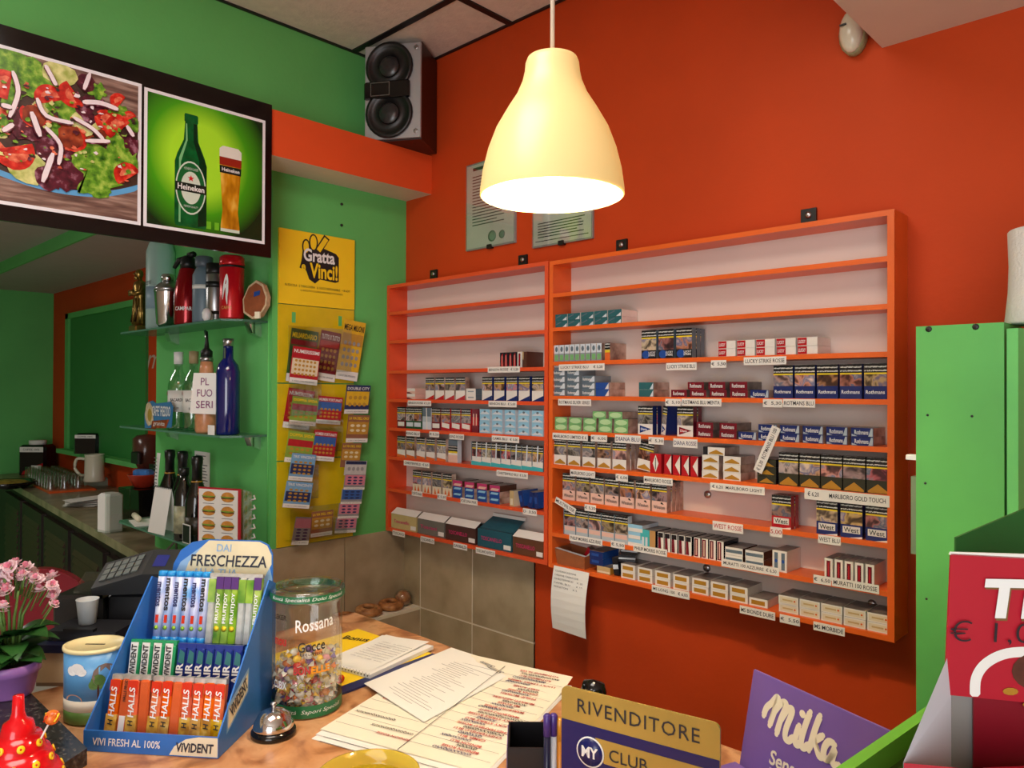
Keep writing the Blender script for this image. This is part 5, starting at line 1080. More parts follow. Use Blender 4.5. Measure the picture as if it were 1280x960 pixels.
# ---- blue cardboard candy display
DA = 0.6565
t = thing('candy_display', 'blue stepped cardboard candy display with a cream header card, on the counter', 'display stand', (1.0706, -1.5828, CT + 0.0005), DA)
DWD = 0.262
M_dblue = mat('display_blue', (46, 112, 196), 0.35, var=0.05, vscale=20); M_dpale = mat('display_pale_blue', (140, 180, 220), 0.4, var=0.05)
M_dcream = mat('display_cream', (226, 216, 180), 0.45, var=0.1, vscale=14)
MB().box(0.002, DWD - 0.002, 0.002, 0.25, 0, 0.004).build('base', M_dblue, t)
lip = MB().box(0, DWD, -0.002, 0.001, 0, 0.038).build('front_lip', M_dblue, t)
MB().box(0.003, DWD - 0.003, 0.080, 0.083, 0.004, 0.052).box(0.003, DWD - 0.003, 0.080, 0.152, 0.050, 0.053).build('step', M_dblue, t)
MB().box(0.003, DWD - 0.003, 0.150, 0.153, 0.053, 0.138).box(0.003, DWD - 0.003, 0.150, 0.24, 0.135, 0.138).build('step', M_dblue, t)
side = [(0, 0), (0.243, 0), (0.243, 0.255), (0.21, 0.27), (0.0, 0.038)]
MB().prism(side, 0.0, 0.003, 'x').build('side_panel', M_dblue, t)
sp = MB().prism(side, DWD - 0.003, DWD, 'x').build('side_panel', M_dblue, t)
hdr = [(0.006, 0.10)] + [(0.006, 0.26), (0.012, 0.295), (0.03, 0.325), (0.058, 0.343), (0.10, 0.350), (0.225, 0.350), (0.245, 0.342), (0.256, 0.322), (0.256, 0.10)]
hc = MB().prism([(0.018 + 0.92 * a, b - 0.006) for a, b in hdr], 0.245, 0.248, 'y').build('header_card', M_dblue, t)
lp = [([(0.0065, 0.18), (0.0065, 0.258), (0.03, 0.30), (0.08, 0.333), (0.10, 0.340), (0.24, 0.330), (0.2555, 0.27), (0.2555, 0.18)], M_dpale),
      ([(0.03, 0.18), (0.035, 0.262), (0.05, 0.300), (0.085, 0.336), (0.10, 0.348), (0.224, 0.348), (0.243, 0.340), (0.2535, 0.320), (0.2535, 0.30), (0.235, 0.27), (0.20, 0.235), (0.19, 0.18)], M_dcream)]
print_layers('header_print', [([(0.018 + 0.92 * a, b_ - 0.006) for a, b_ in pl_], m_) for pl_, m_ in lp], hc, (0, 0.245, 0), X3, Z3)
text('DAI', M_dpale, hc, (0.1450, 0.2438, 0.327), X3, Z3, w=0.034, h=0.016, bold=0.005, shear=0.1)
text('FRESCHEZZA', mat('display_ink', (40, 44, 60), 0.5, var=0), hc, (0.1542, 0.2438, 0.299), X3, Z3, w=0.172, h=0.025, bold=0.012, shear=0.15)
text('ALLA TUA', M_dpale, hc, (0.1238, 0.2438, 0.274), X3, Z3, w=0.10, h=0.016, bold=0.005, shear=0.1)
text('VIVI FRESH AL 100%', M_whitep, lip, (0.085, -0.0025, 0.019), X3, Z3, w=0.132, h=0.014, bold=0.012, shear=0.1)
print_layers('lip_print', [([(0.168, 0.002), (0.178, 0.018), (0.20, 0.032), (0.225, 0.037), (0.261, 0.037), (0.261, 0.002)], M_cream)], lip, (0, -0.002, 0), X3, Z3)
text('ViViDENT', mat('display_ink'), lip, (0.218, -0.0025, 0.017), X3, Z3, w=0.072, h=0.017, bold=0.03, shear=0.15)
b = print_layers('side_print', [([(0.028, 0.030), (0.115, 0.075), (0.118, 0.122), (0.032, 0.080)], M_dpale), ([(0.034, 0.038), (0.112, 0.079), (0.113, 0.112), (0.036, 0.072)], M_cream)], sp, (DWD, 0, 0), Y3, Z3)
text('ViViDENT', mat('display_ink'), sp, (DWD + 0.0009, 0.075, 0.080), Y3 + Z3 * 0.5, Z3, w=0.075, h=0.024, bold=0.03)
def dpos(x, y, z): return Vector((1.0706, -1.5828, CT + 0.0005)) + Vector((x * math.cos(DA) - y * math.sin(DA), x * math.sin(DA) + y * math.cos(DA), z))
def stick(x, y, z, lean, w, d, h, faces, label, group, txts=(), name='candy_stick', round_=False, cat='candy stick', side_lean=0.0):
    """wrapped stick of sweets leaning back in the display; faces = main, bottom band, top cap materials"""
    o = thing(name, label, cat, dpos(x, y, z), 0, group)
    o.rotation_euler = (Matrix.Rotation(DA, 4, 'Z') @ Matrix.Rotation(-lean, 4, 'X') @ Matrix.Rotation(side_lean, 4, 'Y')).to_euler()
    main, low, cap = faces
    if round_:
        r = w / 2
        MB().lathe([(r, 0.008), (r, h - 0.008)], 14, 0, r).build('wrapper', main, o)
        MB().lathe([(r * 0.8, 0), (r * 1.01, 0.002), (r * 1.01, 0.012)], 14, 0, r).build('end', cap, o)
        MB().lathe([(r * 1.01, h - 0.012), (r * 1.01, h - 0.002), (r * 0.8, h)], 14, 0, r).build('end', cap, o)
    else:
        MB().bbox(-w / 2, w / 2, 0, d, 0.003, h - 0.004, 0.003).build('wrapper', main, o)
        MB().box(-w / 2 - 0.0004, w / 2 + 0.0004, -0.0006, d * 0.9, 0.003, h * 0.40).build('lower_band', low, o) if low else None
        MB().box(-w * 0.52, w * 0.52, d * 0.2, d * 0.8, h - 0.005, h + 0.004).build('crimp', cap, o)
    for (s, m, cz, tw, th) in txts:
        text(s, m, o, (0, -0.0012, cz), Z3, -X3, w=tw, h=th, bold=0.02, shear=0.12)
    return o
K_or = ramp_mat('wrapper_orange', [(0.3, (216, 76, 26)), (0.6, (234, 112, 44)), (0.8, (244, 160, 90))], 30, 2, 0.22, True); K_gold = ramp_mat('wrapper_gold', [(0.3, (170, 110, 30)), (0.6, (214, 164, 50)), (0.8, (240, 214, 120))], 60, 2, 0.2, True)
K_red = mat('wrapper_red', (206, 50, 24), 0.22, var=0.1); K_sil = mat('silver_foil', (196, 196, 190), 0.3, 0.6, var=0.2, vscale=80)
K_plain = mat('wrapper_plain_orange', (206, 92, 44), 0.25, var=0.1, vscale=40)
rp_l = random.Random(2)
for i in range(11):
    front = i not in (1, 3, 6)
    o = stick(0.024 + 0.0212 * i, 0.034 + 0.002 * (i % 2), 0.006, 0.17, 0.0205, 0.017, 0.112, (K_or if front else K_plain, K_gold if front else None, K_sil), f'orange and gold cough drop stick, {ORD[i]} from left in the front row' if front else f'plain orange cough drop stick turned sideways, {ORD[i]} from left, front row', 'cough drop sticks in the front row', side_lean=rp_l.uniform(-0.035, 0.035), txts=
              [('HALLS', M_whitep, 0.068, 0.054, 0.0120), ('H', M_ink, 0.031, 0.010, 0.010)] if front else ([('QS', M_whitep, 0.10, 0.014, 0.006)] if i != 1 else [('HALLS PROD', M_ink, 0.088, 0.04, 0.006)]))
    if front: MB().prism([(-0.0098, 0.088), (0.0098, 0.081), (0.0098, 0.107), (-0.0098, 0.107)], -0.0009, -0.0004, 'y').build('red_band', K_red, o)
    if i == 1: MB().box(-0.006, 0.006, -0.0008, 0, 0.012, 0.042).build('barcode', M_white, o)
K_mint = mat('wrapper_green', (40, 150, 96), 0.25, var=0.1); K_wh = mat('wrapper_white', (226, 228, 224), 0.25, var=0.05); K_nv = mat('wrapper_dark_blue', (30, 50, 130), 0.22, var=0.15)
for i in range(4):
    o = stick(0.020 + 0.0245 * i, 0.108, 0.056, 0.17, 0.023, 0.016, 0.105, (K_mint, None, K_mint), f'green and white chewing gum stick, {ORD[i]} from left in the middle row', 'green gum sticks in the middle row')
    MB().box(-0.0095, 0.0065, -0.0006, 0.001, 0.006, 0.104).build('white_face', K_wh, o)
    MB().box(-0.0095, -0.005, -0.0009, 0, 0.006, 0.03).build('red_corner', K_red, o)
    text('ViViDENT', M_ink, o, (-0.0014, -0.001, 0.070), Z3, -X3, w=0.060, h=0.0115, bold=0.03)
for i in range(7):
    o = stick(0.118 + 0.0195 * i, 0.108, 0.056, 0.17, 0.0185, 0.016, 0.101, (K_nv, None, K_nv), f'dark blue chewing gum stick, {ORD[i]} from left in the middle row', 'blue gum sticks in the middle row')
    text('AIR', M_whitep, o, (0.0, -0.0008, 0.050), Z3, -X3, w=0.036, h=0.0145, bold=0.03)
    MB().prism([(-0.005, 0.070), (0.008, 0.066), (0.008, 0.088), (-0.002, 0.094)], -0.0007, -0.0004, 'y').build('leaf_print', mat('wrapper_teal', (40, 110, 110), 0.3, var=0.1), o)
K_men = ramp_mat('wrapper_light_blue', [(0.3, (120, 176, 230)), (0.5, (196, 206, 240)), (0.7, (226, 232, 246))], 24, 2, 0.2, True); K_cy = mat('wrapper_cyan', (40, 150, 224), 0.2, var=0.1)
for i in range(6):
    o = stick(0.026 + 0.0195 * i, 0.180, 0.140, 0.17, 0.0195, 0.02, 0.146, (K_men, None, K_cy), f'light blue roll of mints, {ORD[i]} from left in the top row', 'mint rolls in the top row', round_=True)
    text('mentos', M_ink if i % 2 else mat('wrapper_navy_ink', (30, 36, 90), 0.4, var=0), o, (0.0, -0.0010, 0.098), -Z3, X3, w=0.066 if i % 2 else 0.05, h=0.011, bold=0.03)
    MB().lathe([(0.0022, 0), (0, 0.0004)], 8, M=Matrix.Translation((0, -0.0002, 0.030)) @ Matrix.Rotation(PI / 2, 4, 'X') @ Matrix.Scale(2.2, 4)).build('emblem', mat('wrapper_lime', (150, 200, 60), 0.3, var=0), o)
    MB().box(-0.003, 0.003, -0.0012, 0.001, 0.040, 0.056).build('red_mark', K_red, o)
K_fg = ramp_mat('wrapper_fruit_green', [(0.3, (70, 130, 40)), (0.6, (150, 190, 70)), (0.8, (206, 220, 120))], 26, 2, 0.2, True); K_gs = mat('wrapper_grey_silver', (190, 196, 192), 0.3, 0.3, var=0.2, vscale=60); K_vi = mat('wrapper_violet', (86, 50, 120), 0.25, var=0.1)
for i in range(7):
    grey = i in (0, 4, 5)
    o = stick(0.1415 + 0.0165 * i, 0.181, 0.140, 0.17, 0.016, 0.015, 0.140, (K_gs if grey else K_fg, None, K_sil), (f'silver and green fruit chew stick, {ORD[i]} from left, top row' if grey else f'green fruit chew stick with violet top, {ORD[i]} from left, top row'), 'fruit chew sticks in the top row')
    if grey: MB().box(-0.0078, 0.0078, -0.0007, 0.001, 0.085, 0.132).build('green_panel', K_fg, o)
    else:
        text('FRUITJOY', M_whitep, o, (0.0, -0.0010, 0.074), Z3, -X3, w=0.062, h=0.0095, bold=0.03)
        MB().box(-0.0078, 0.0078, -0.0007, 0.001, 0.112, 0.137).build('violet_panel', K_vi, o)
        MB().lathe([(0.006, 0), (0, 0.0005)], 10, M=Matrix.Translation((0, -0.0004, 0.032)) @ Matrix.Rotation(PI / 2, 4, 'X')).build('lemon_mark', M_yellow, o)

# ---- big clear candy jar
JX, JY = 1.192, -1.191
t = thing('candy_jar', 'big clear plastic candy jar with green printed bands and lid, beside the blue display', 'jar', (JX, JY, CT + 0.0005))
R0 = 0.0715
MB().lathe([(R0 - 0.004, 0), (R0, 0.004)], 40).build('jar_base', M_jar, t)
MB().shell([(R0, 0.004), (R0, 0.225), (R0 + 0.003, 0.232)], 40).build('jar_wall', M_jar, t)
MB().lathe([(R0 + 0.002, 0.232), (R0 + 0.005, 0.236), (R0 + 0.005, 0.252), (R0 + 0.002, 0.256), (0.052, 0.256), (0.050, 0.251), (0.0, 0.250)], 40).build('lid', glass_mat('lid_plastic', (236, 244, 240), 0.88), t)
M_jgreen = mat('jar_green', (30, 110, 66), 0.35, var=0.08)
MB().shell([(R0 + 0.0006, 0.003), (R0 + 0.0006, 0.028)], 40).build('green_band', M_jgreen, t)
MB().shell([(R0 + 0.0056, 0.236), (R0 + 0.0056, 0.250)], 40).build('green_band', M_jgreen, t)
VA = math.atan2(-2.044 - JY, 2.6082 - JX)
text_round('Bontà Specialità Dolci Speciali', M_whitep, t, R0 + 0.0064, 0.243, VA, 0.17, 0.009, shear=0.3)
text_round('Specialità  Sapori Speciali', M_whitep, t, R0 + 0.0012, 0.015, VA, 0.16, 0.010, shear=0.3)
text_round('Rossana', M_whitep, t, R0 + 0.001, 0.193, VA + 0.22, 0.080, 0.026, bold=0.01, tilt=0.10)
text_round('Gocce', M_ink, t, R0 + 0.001, 0.148, VA + 0.12, 0.055, 0.020, bold=0.008, tilt=0.06)
text_round('Liquirizia', M_ink, t, R0 + 0.001, 0.132, VA + 0.12, 0.046, 0.009)
text_round('BON', M_inkred, t, R0 + 0.001, 0.100, VA - 0.15, 0.034, 0.017, bold=0.04)
text_round('ELLE', mat('amber_print', (236, 150, 30), 0.4, var=0), t, R0 + 0.001, 0.100, VA + 0.38, 0.040, 0.015, bold=0.04)
text_round('Gocce', mat('olive_print', (150, 140, 40), 0.4, var=0), t, R0 + 0.001, 0.068, VA + 0.12, 0.055, 0.018)
text_round('CUBIX', M_whitep, t, R0 + 0.001, 0.068, VA - 0.85, 0.036, 0.016, bold=0.02)
text_round('LEKER', M_ink, t, R0 + 0.001, 0.205, VA - 0.85, 0.036, 0.010, bold=0.02)
text_round('mou', M_inkred, t, R0 + 0.001, 0.155, VA - 0.85, 0.034, 0.014, bold=0.04)
rj = random.Random(5)
cm = [mat('candy_' + k, v, 0.25, var=0.1, vscale=60) for k, v in dict(white=(226, 220, 206), yellow=(232, 190, 60), red=(196, 50, 44), violet=(120, 90, 150), pink=(226, 150, 160), orange=(226, 130, 50), clear=(206, 190, 160), gold=(196, 160, 80)).items()]
mb = MB(); count = 0
while count < 300:
    x, y, z = rj.uniform(-0.06, 0.06), rj.uniform(-0.06, 0.06), rj.uniform(0.008, 0.128)
    if math.hypot(x, y) > 0.052 or (math.hypot(x, y) < 0.034 and z < 0.100): continue
    if z > 0.105 + 0.02 * math.sin(x * 60) + 0.01: continue
    M = Matrix.Translation((x, y, z)) @ Matrix.Rotation(rj.uniform(0, 6.28), 4, 'Z') @ Matrix.Rotation(rj.uniform(-1.2, 1.2), 4, 'X')
    k = rj.choices(range(8), (6, 3, 2, 3, 2, 2, 6, 2))[0]; k2 = rj.choices(range(8), (6, 2, 1, 1, 1, 1, 6, 1))[0]
    mb.ball(0, 0, 0, 0.0115, 0.0085, 0.0075, 7, 5, k, M)
    for s in (-1, 1): mb.add([(s * 0.010, 0, 0), (s * 0.020, 0.008, 0.002), (s * 0.022, -0.001, -0.005), (s * 0.019, -0.008, 0.004)], [(0, 1, 2), (0, 2, 3)], k2, M)
    count += 1
o = mb.build('candies', cm, None, (JX, JY, CT + 0.0005))
tag(o, 'mixed wrapped sweets filling the lower half of the clear jar', 'sweets', kind='stuff')

# ---- call bell
t = thing('call_bell', 'chrome call bell on a black base, on the counter before the candy jar', 'bell', (1.2615, -1.306, CT + 0.0005))
MB().lathe([(0.040, 0), (0.043, 0.003), (0.042, 0.010), (0.036, 0.014)], 32).build('bell_base', M_blackg, t)
MB().lathe([(0.0375, 0.013), (0.0385, 0.017), (0.036, 0.027), (0.029, 0.039), (0.018, 0.047), (0.006, 0.050)], 32).build('dome', M_chrome, t)
MB().lathe([(0.004, 0.049), (0.004, 0.056), (0.007, 0.058), (0.006, 0.062), (0.0, 0.063)], 14).build('plunger', M_steel, t)

# ---- money tin
M_tsky = mat('tin_sky', (96, 160, 214), 0.3, var=0.05); M_thill = mat('tin_green', (92, 128, 62), 0.35, var=0.2, vscale=30)
t = thing('money_tin', 'oval money tin with cream slotted lid and sky print, left of the candy display', 'money box', (0.929, -1.521, CT + 0.0005), 0.75)
def ov(r, z): return (r, z)
MB().lathe([(0.056, 0.002), (0.058, 0.006), (0.058, 0.048)], 32, sy=0.85).build('printed_hills', M_thill, t)
MB().lathe([(0.0582, 0.028), (0.0582, 0.050)], 32, sy=0.85).build('printed_path', mat('tin_path', (216, 206, 186), 0.4, var=0.05), t)
MB().lathe([(0.058, 0.050), (0.058, 0.142)], 32, sy=0.85).build('printed_sky', M_tsky, t)
MB().lathe([(0.060, 0.142), (0.061, 0.146), (0.060, 0.150), (0.054, 0.150), (0.053, 0.147), (0.0, 0.147)], 32, sy=0.85).build('lid', mat('tin_cream', (236, 222, 168), 0.35, var=0.04), t)
MB().box(-0.020, 0.020, -0.002, 0.002, 0.1472, 0.1478).build('coin_slot', M_black, t)
def on_tin(pl, m, nm):
    V = [((0.0588) * math.cos(a), 0.0588 * 0.85 * math.sin(a), z) for a, z in pl]
    me = bpy.data.meshes.new(nm); me.from_pydata(V, [], [tuple(range(len(V)))]); me.materials.append(m); link(nm, me, t)
A0 = -1.35
for (da, z, r) in ((-0.55, 0.110, 0.012), (-0.35, 0.114, 0.014), (-0.2, 0.108, 0.010)): on_tin([(A0 + da + r / 0.058 * 1.0 * math.cos(q * PI / 6), z + r * 0.8 * math.sin(q * PI / 6)) for q in range(12)], M_whitep, 'printed_cloud')
on_tin([(A0 + 0.30, 0.05), (A0 + 0.36, 0.05), (A0 + 0.36, 0.082), (A0 + 0.30, 0.082)], P_brown, 'printed_trunk')
for (da, z, r) in ((0.33, 0.088, 0.014), (0.20, 0.082, 0.010), (0.46, 0.082, 0.010)): on_tin([(A0 + da + r / 0.058 * math.cos(q * PI / 6), z + r * math.sin(q * PI / 6)) for q in range(12)], M_thill, 'printed_tree')
on_tin([(A0 + 0.55 + 0.024 / 0.058 * math.cos(q * PI / 6), 0.098 + 0.024 * math.sin(q * PI / 6)) for q in range(12)], mat('tin_rock', (140, 120, 110), 0.4, var=0.2), 'printed_rock')
on_tin([(A0 - 0.5 + 0.02 / 0.058 * math.cos(q * PI / 6), 0.05 + 0.014 * math.sin(q * PI / 6)) for q in range(7)], mat('tin_rose', (206, 160, 140), 0.4, var=0.1), 'printed_mound')

# ---- papers
def sheet(name, label, pts, z, m, lift=None, group=None, cat='paper'):
    """a sheet lying on the counter given by four corners in x,y; the last two may be lifted"""
    o = thing(name, label, cat, (pts[0][0], pts[0][1], z), 0, group)
    n = 8; V = []; F = []
    a, b, cc, d = [Vector((p[0] - pts[0][0], p[1] - pts[0][1])) for p in pts]
    for i in range(n + 1):
        for j in range(n + 1):
            s, q = i / n, j / n
            p = (a * (1 - s) + b * s) * (1 - q) + (d * (1 - s) + cc * s) * q
            zz = 0.0
            if lift: zz = lift(s, q)
            V.append((p.x, p.y, zz + 0.0))
    for i in range(n):
        for j in range(n): F.append((i * (n + 1) + j, (i + 1) * (n + 1) + j, (i + 1) * (n + 1) + j + 1, i * (n + 1) + j + 1))
    k = len(V); V += [(x, y, zz - 0.0008) for x, y, zz in V]; F += [tuple(i + k for i in f[::-1]) for f in F]
    MB().add(V, F, 0).build('sheet', m, o)
    return o, a, b, cc, d
PA = [(1.3135, -1.2355), (1.6682, -1.1296), (1.5166, -0.7032), (1.1500, -0.7591)]
def shift(P, dx, dy): return [(x + dx, y + dy) for x, y in P]
for k, (dx, dy) in enumerate(((0.018, -0.030), (0.010, -0.016))):
    o, *_ = sheet('ruled_sheet', (f'ruled white sheet under the order list, lowest of the pile', f'ruled white sheet directly under the order list')[k], shift(PA, dx, dy), CT + 0.0012 + 0.0012 * k, M_white, None, 'sheets under the order list')
    ax = Vector((PA[1][0] - PA[0][0], PA[1][1] - PA[0][1], 0)).normalized()
    for q in range(7): MB().box(0.02, 0.30, -0.0004 + 0.05 * q, 0.0004 + 0.05 * q, 0.0001, 0.0003, 0, Matrix.Rotation(math.atan2(ax.y, ax.x), 4, 'Z')).build('ruled_line', mat('grey_ink'), o)
o, a, b, cc, d = sheet('order_list', 'cream handwritten tobacco order list in red and blue ink, largest sheet on the counter', PA, CT + 0.0038, mat('list_cream', (236, 230, 208), 0.7, var=0.02), lambda s, q: 0.012 * max(0, q - 0.8) * 5 * s)
def at_(s, q, z=0.0016): p = (a * (1 - s) + b * s) * (1 - q) + (d * (1 - s) + cc * s) * q; return Vector((p.x, p.y, z + 0.012 * max(0, q - 0.8) * 5 * s))
ln = ['ROTHMANS SILVER', 'ROTHMANS BLU', 'LUCKY STRIKE AMBER', 'WEST ROSSE', 'DIANA ROSSE', 'PHILIP MORRIS', 'MURATTI AZZURRE', 'MS ROSSE', 'MARLBORO ROSSE', 'MARLBORO LIGHT', 'LUCKY STRIKE ROSSE', 'LUCKY STRIKE BLU', 'CHESTERFIELD ROSSE', 'CHESTERFIELD BLU', 'CAMEL BLU', 'BENSON BLU', 'BENSON ROSSE']
udir = (a - b); udir3 = Vector((udir.x, udir.y, 0)).normalized(); vd = ((a + b) - (cc + d)); vdir3 = Vector((vd.x, vd.y, 0)).normalized()
rp2 = random.Random(9)
for k, s in enumerate(ln):
    q = 0.95 - 0.052 * k
    text(s, M_inkred, o, at_(0.78, q), udir3, vdir3, w=0.0066 * len(s), h=0.0085, bold=0.02)
    s2 = ''.join(rp2.choice('XOXO0XQ') for _ in range(rp2.randint(6, 15)))
    text(s2, M_inkblue if k % 3 else M_ink, o, at_(0.80 - 0.05 * (k % 3), q - 0.024), udir3, vdir3, w=0.0075 * len(s2), h=0.0095, bold=0.03, shear=0.2)
for k, (s, sx, q) in enumerate((('LUCKY STRIKE BLU MENTA', 0.26, 0.36), ('BENSON ROSSE', 0.40, 0.08))): text(s, M_inkred, o, at_(sx, q), udir3, vdir3, w=0.0064 * len(s), h=0.0075, bold=0.015)
for k, (sx, q) in enumerate(((0.12, 0.20), (0.30, 0.13))):
    s2 = ''.join(rp2.choice('XOXO0XQ') for _ in range(14)); text(s2, M_ink, o, at_(sx + 0.05, q), udir3, vdir3, w=0.10, h=0.009, bold=0.02)
MB().tube([at_(0.50, 0.0), at_(0.52, 0.95)], 0.0006, 4).build('ruled_line', M_ink, o)
for q in range(1, 12):
    MB().tube([at_(0.02, 0.08 * q), at_(0.98, 0.08 * q)], 0.00025, 4).build('ruled_line', mat('grey_ink'), o)
PB = [(1.1968, -1.0504), (1.4386, -1.0762), (1.3805, -0.7345), (1.1511, -0.7492)]
o, a, b, cc, d = sheet('printed_form', 'pale printed form with signatures lying over the order list', PB, CT + 0.0062, mat('form_white', (234, 234, 226), 0.7, var=0.02), lambda s, q: 0.004 * (1 - q) * (1 - s))
def at_(s, q, z=0.0012): p = (a * (1 - s) + b * s) * (1 - q) + (d * (1 - s) + cc * s) * q; return Vector((p.x, p.y, z + 0.004 * (1 - q) * (1 - s)))
udir3 = Vector(((a - b).x, (a - b).y, 0)).normalized(); vd = ((a + b) - (cc + d)); vdir3 = Vector((vd.x, vd.y, 0)).normalized()
for q in range(24):
    MB().tube([at_(rp2.uniform(0.25, 0.4), 0.08 + 0.03 * q), at_(rp2.uniform(0.6, 0.9), 0.08 + 0.03 * q)], 0.0003, 4).build('printed_line', mat('grey_ink'), o)
for (x, q) in ((0.65, 0.9), (0.82, 0.86)):
    text('Smm', mat('grey_ink'), o, at_(x, q), udir3, vdir3, w=0.05, h=0.016, shear=0.4)
# notebook on a yellow and navy folder
t = thing('folder', 'yellow and navy magazine under the white notepad', 'magazine', (1.196, -1.106, CT + 0.0005), 0.06)
MB().box(-0.33, 0.0, 0.0, 0.30, 0, 0.004).build('cover', M_yellow, t)
MB().box(-0.032, 0.001, -0.001, 0.301, 0.0002, 0.0046).build('navy_border', M_navy, t)
text('Bonus', M_ink, t, (-0.265, 0.245, 0.0042), X3 + Y3 * 0.4, Y3, w=0.075, h=0.028, bold=0.02)
t = thing('notepad', 'white spiral notepad with handwriting, on the yellow and navy magazine', 'notepad', (1.1733, -1.0185, CT + 0.0055), 0.20)
MB().box(-0.160, 0.0, 0.0, 0.235, 0, 0.009).build('pages', M_white, t)
MB().add([(-0.135, 0.012, 0.0096), (-0.012, 0.012, 0.0098), (-0.02, 0.245, 0.013), (-0.165, 0.225, 0.0098)], [(0, 1, 2, 3)]).build('loose_page', mat('form_white'), t)
for k in range(16): MB().tube([(-0.155 + 0.010 * k, 0.004, 0.009), (-0.155 + 0.010 * k, -0.003, 0.006), (-0.155 + 0.010 * k, 0.003, 0.001)], 0.0012, 5).build('spiral_loop', M_black, t)
for k in range(9): text(''.join(rp2.choice('mnuwielo ') for _ in range(18)), mat('grey_ink'), t, (-0.075, 0.18 - 0.014 * k, 0.0122), X3, Y3, w=0.10, h=0.005, shear=0.3)
t = thing('red_pen_cap', 'small round red pen cap at the edge of the yellow magazine', 'pencap', (1.1425, -1.0754, CT + 0.005))  # cap of a red ball pen, shaped as a plain ball
MB().ball(0, 0, 0.0085, 0.0085, seg=12, rings=8).build('pencap', K_red, t)
# yellow glass bowl in the foreground
t = thing('glass_bowl', 'round yellow glass dish at the near edge of the counter', 'dish', (1.5681, -1.3026, CT + 0.0005))
MB().shell([(0.055, 0.0), (0.078, 0.012), (0.084, 0.030), (0.086, 0.032), (0.083, 0.032), (0.076, 0.014), (0.052, 0.004)], 40).build('dish', glass_mat('yellow_glass', (226, 206, 90), 0.62, 0.06), t)
MB().lathe([(0.070, 0.006), (0.074, 0.012), (0.0, 0.0125)], 32).build('yellow_insert', mat('bright_yellow', (206, 176, 30), 0.35, var=0.05), t)
MB().lathe([(0.045, 0.0126), (0.045, 0.0136), (0.0, 0.014)], 32).build('brown_disc', mat('dish_brown', (150, 90, 30), 0.4, var=0.1), t)

# ---- golden dealer sign
RA = math.atan2(0.0491, 0.2489)
t = thing('dealer_sign', 'gold and navy acrylic dealer sign standing on the counter', 'sign', (1.8366, -1.1243, CT + 0.0005), RA)
SH = 0.2015; SW = 0.2537
def rr(w, h, r, n=5):
    out = []
    for (cx, cy, a0) in ((w - r, r, -PI / 2), (w - r, h - r, 0), (r, h - r, PI / 2), (r, r, PI)):
        out += [(cx + r * math.cos(a0 + PI / 2 * k / n), cy + r * math.sin(a0 + PI / 2 * k / n)) for k in range(n + 1)]
    return out
MB().prism(rr(SW, SH, 0.010), 0.0, 0.004, 'y').build('panel', mat('sign_gold_panel', (190, 164, 84), 0.25, 0.35, var=0.12, vscale=8), t)
MB().box(0.0005, SW - 0.0005, -0.0008, 0.0, 0.010, 0.150).build('navy_field', mat('sign_navy_field', (28, 32, 96), 0.25, var=0.02), t)
MB().box(0.02, SW - 0.02, 0.004, 0.06, 0, 0.003).build('foot', M_clear, t)
text('RIVENDITORE', mat('sign_dark_ink', (40, 40, 48), 0.4, var=0), t, (SW * 0.5, -0.0006, 0.177), X3, Z3, w=0.196, h=0.021, bold=0.0, spacing=1.1)
MB().prism([(0.075, 0.098), (SW - 0.0005, 0.098), (SW - 0.0005, 0.134), (0.060, 0.134)], -0.0016, -0.0008, 'y').build('gold_ribbon', mat('sign_gold_panel'), t)
text('CLUB', mat('sign_dark_ink'), t, (0.115, -0.002, 0.114), X3, Z3, h=0.018)
Mc = Matrix.Translation((0.052, -0.0016, 0.110)) @ Matrix.Rotation(PI / 2, 4, 'X')
bd = MB().lathe([(0.0235, 0), (0.0235, 0.0012), (0.0215, 0.0012)], 28, M=Mc).build('white_ring', M_whitep, t)
MB().lathe([(0.0212, 0.001), (0.0212, 0.0016), (0.0, 0.0016)], 28, M=Mc).build('navy_disc', mat('sign_navy_field'), t)
text('MY', M_whitep, t, (0.052, -0.0036, 0.110), X3, Z3, w=0.028, h=0.017, bold=0.03)

# ---- purple chocolate box header
t = thing('chocolate_box', 'purple chocolate display box with a white script logo, behind the dealer sign', 'box', (2.0, -0.862, CT + 0.0005), math.atan2(-0.0866, 0.2438))
M_lilac = mat('box_lilac', (112, 86, 160), 0.45, var=0.04, vscale=12)
lean = 0.09
def L_(x, z): return (x, z * lean, z)
hw = 0.272
f_ = MB(); fr_pts = [(0.0, 0.0), (hw, 0.0), (hw + 0.012, 0.2035), (0.022, 0.2035)]
f_.add([L_(x, z) for x, z in fr_pts] + [(x, z * lean + 0.004, z) for x, z in fr_pts], [(0, 1, 2, 3), (7, 6, 5, 4), (0, 4, 5, 1), (1, 5, 6, 2), (2, 6, 7, 3), (3, 7, 4, 0)])
f_.build('header_card', M_lilac, t)
MB().box(0.0, hw, -0.10, -0.002, 0, 0.045).build('tray', M_lilac, t)
uy_ = Vector((0, lean, 1)).normalized()
def LT(x, z, e=0.0012): return Vector((x, z * lean - e, z))
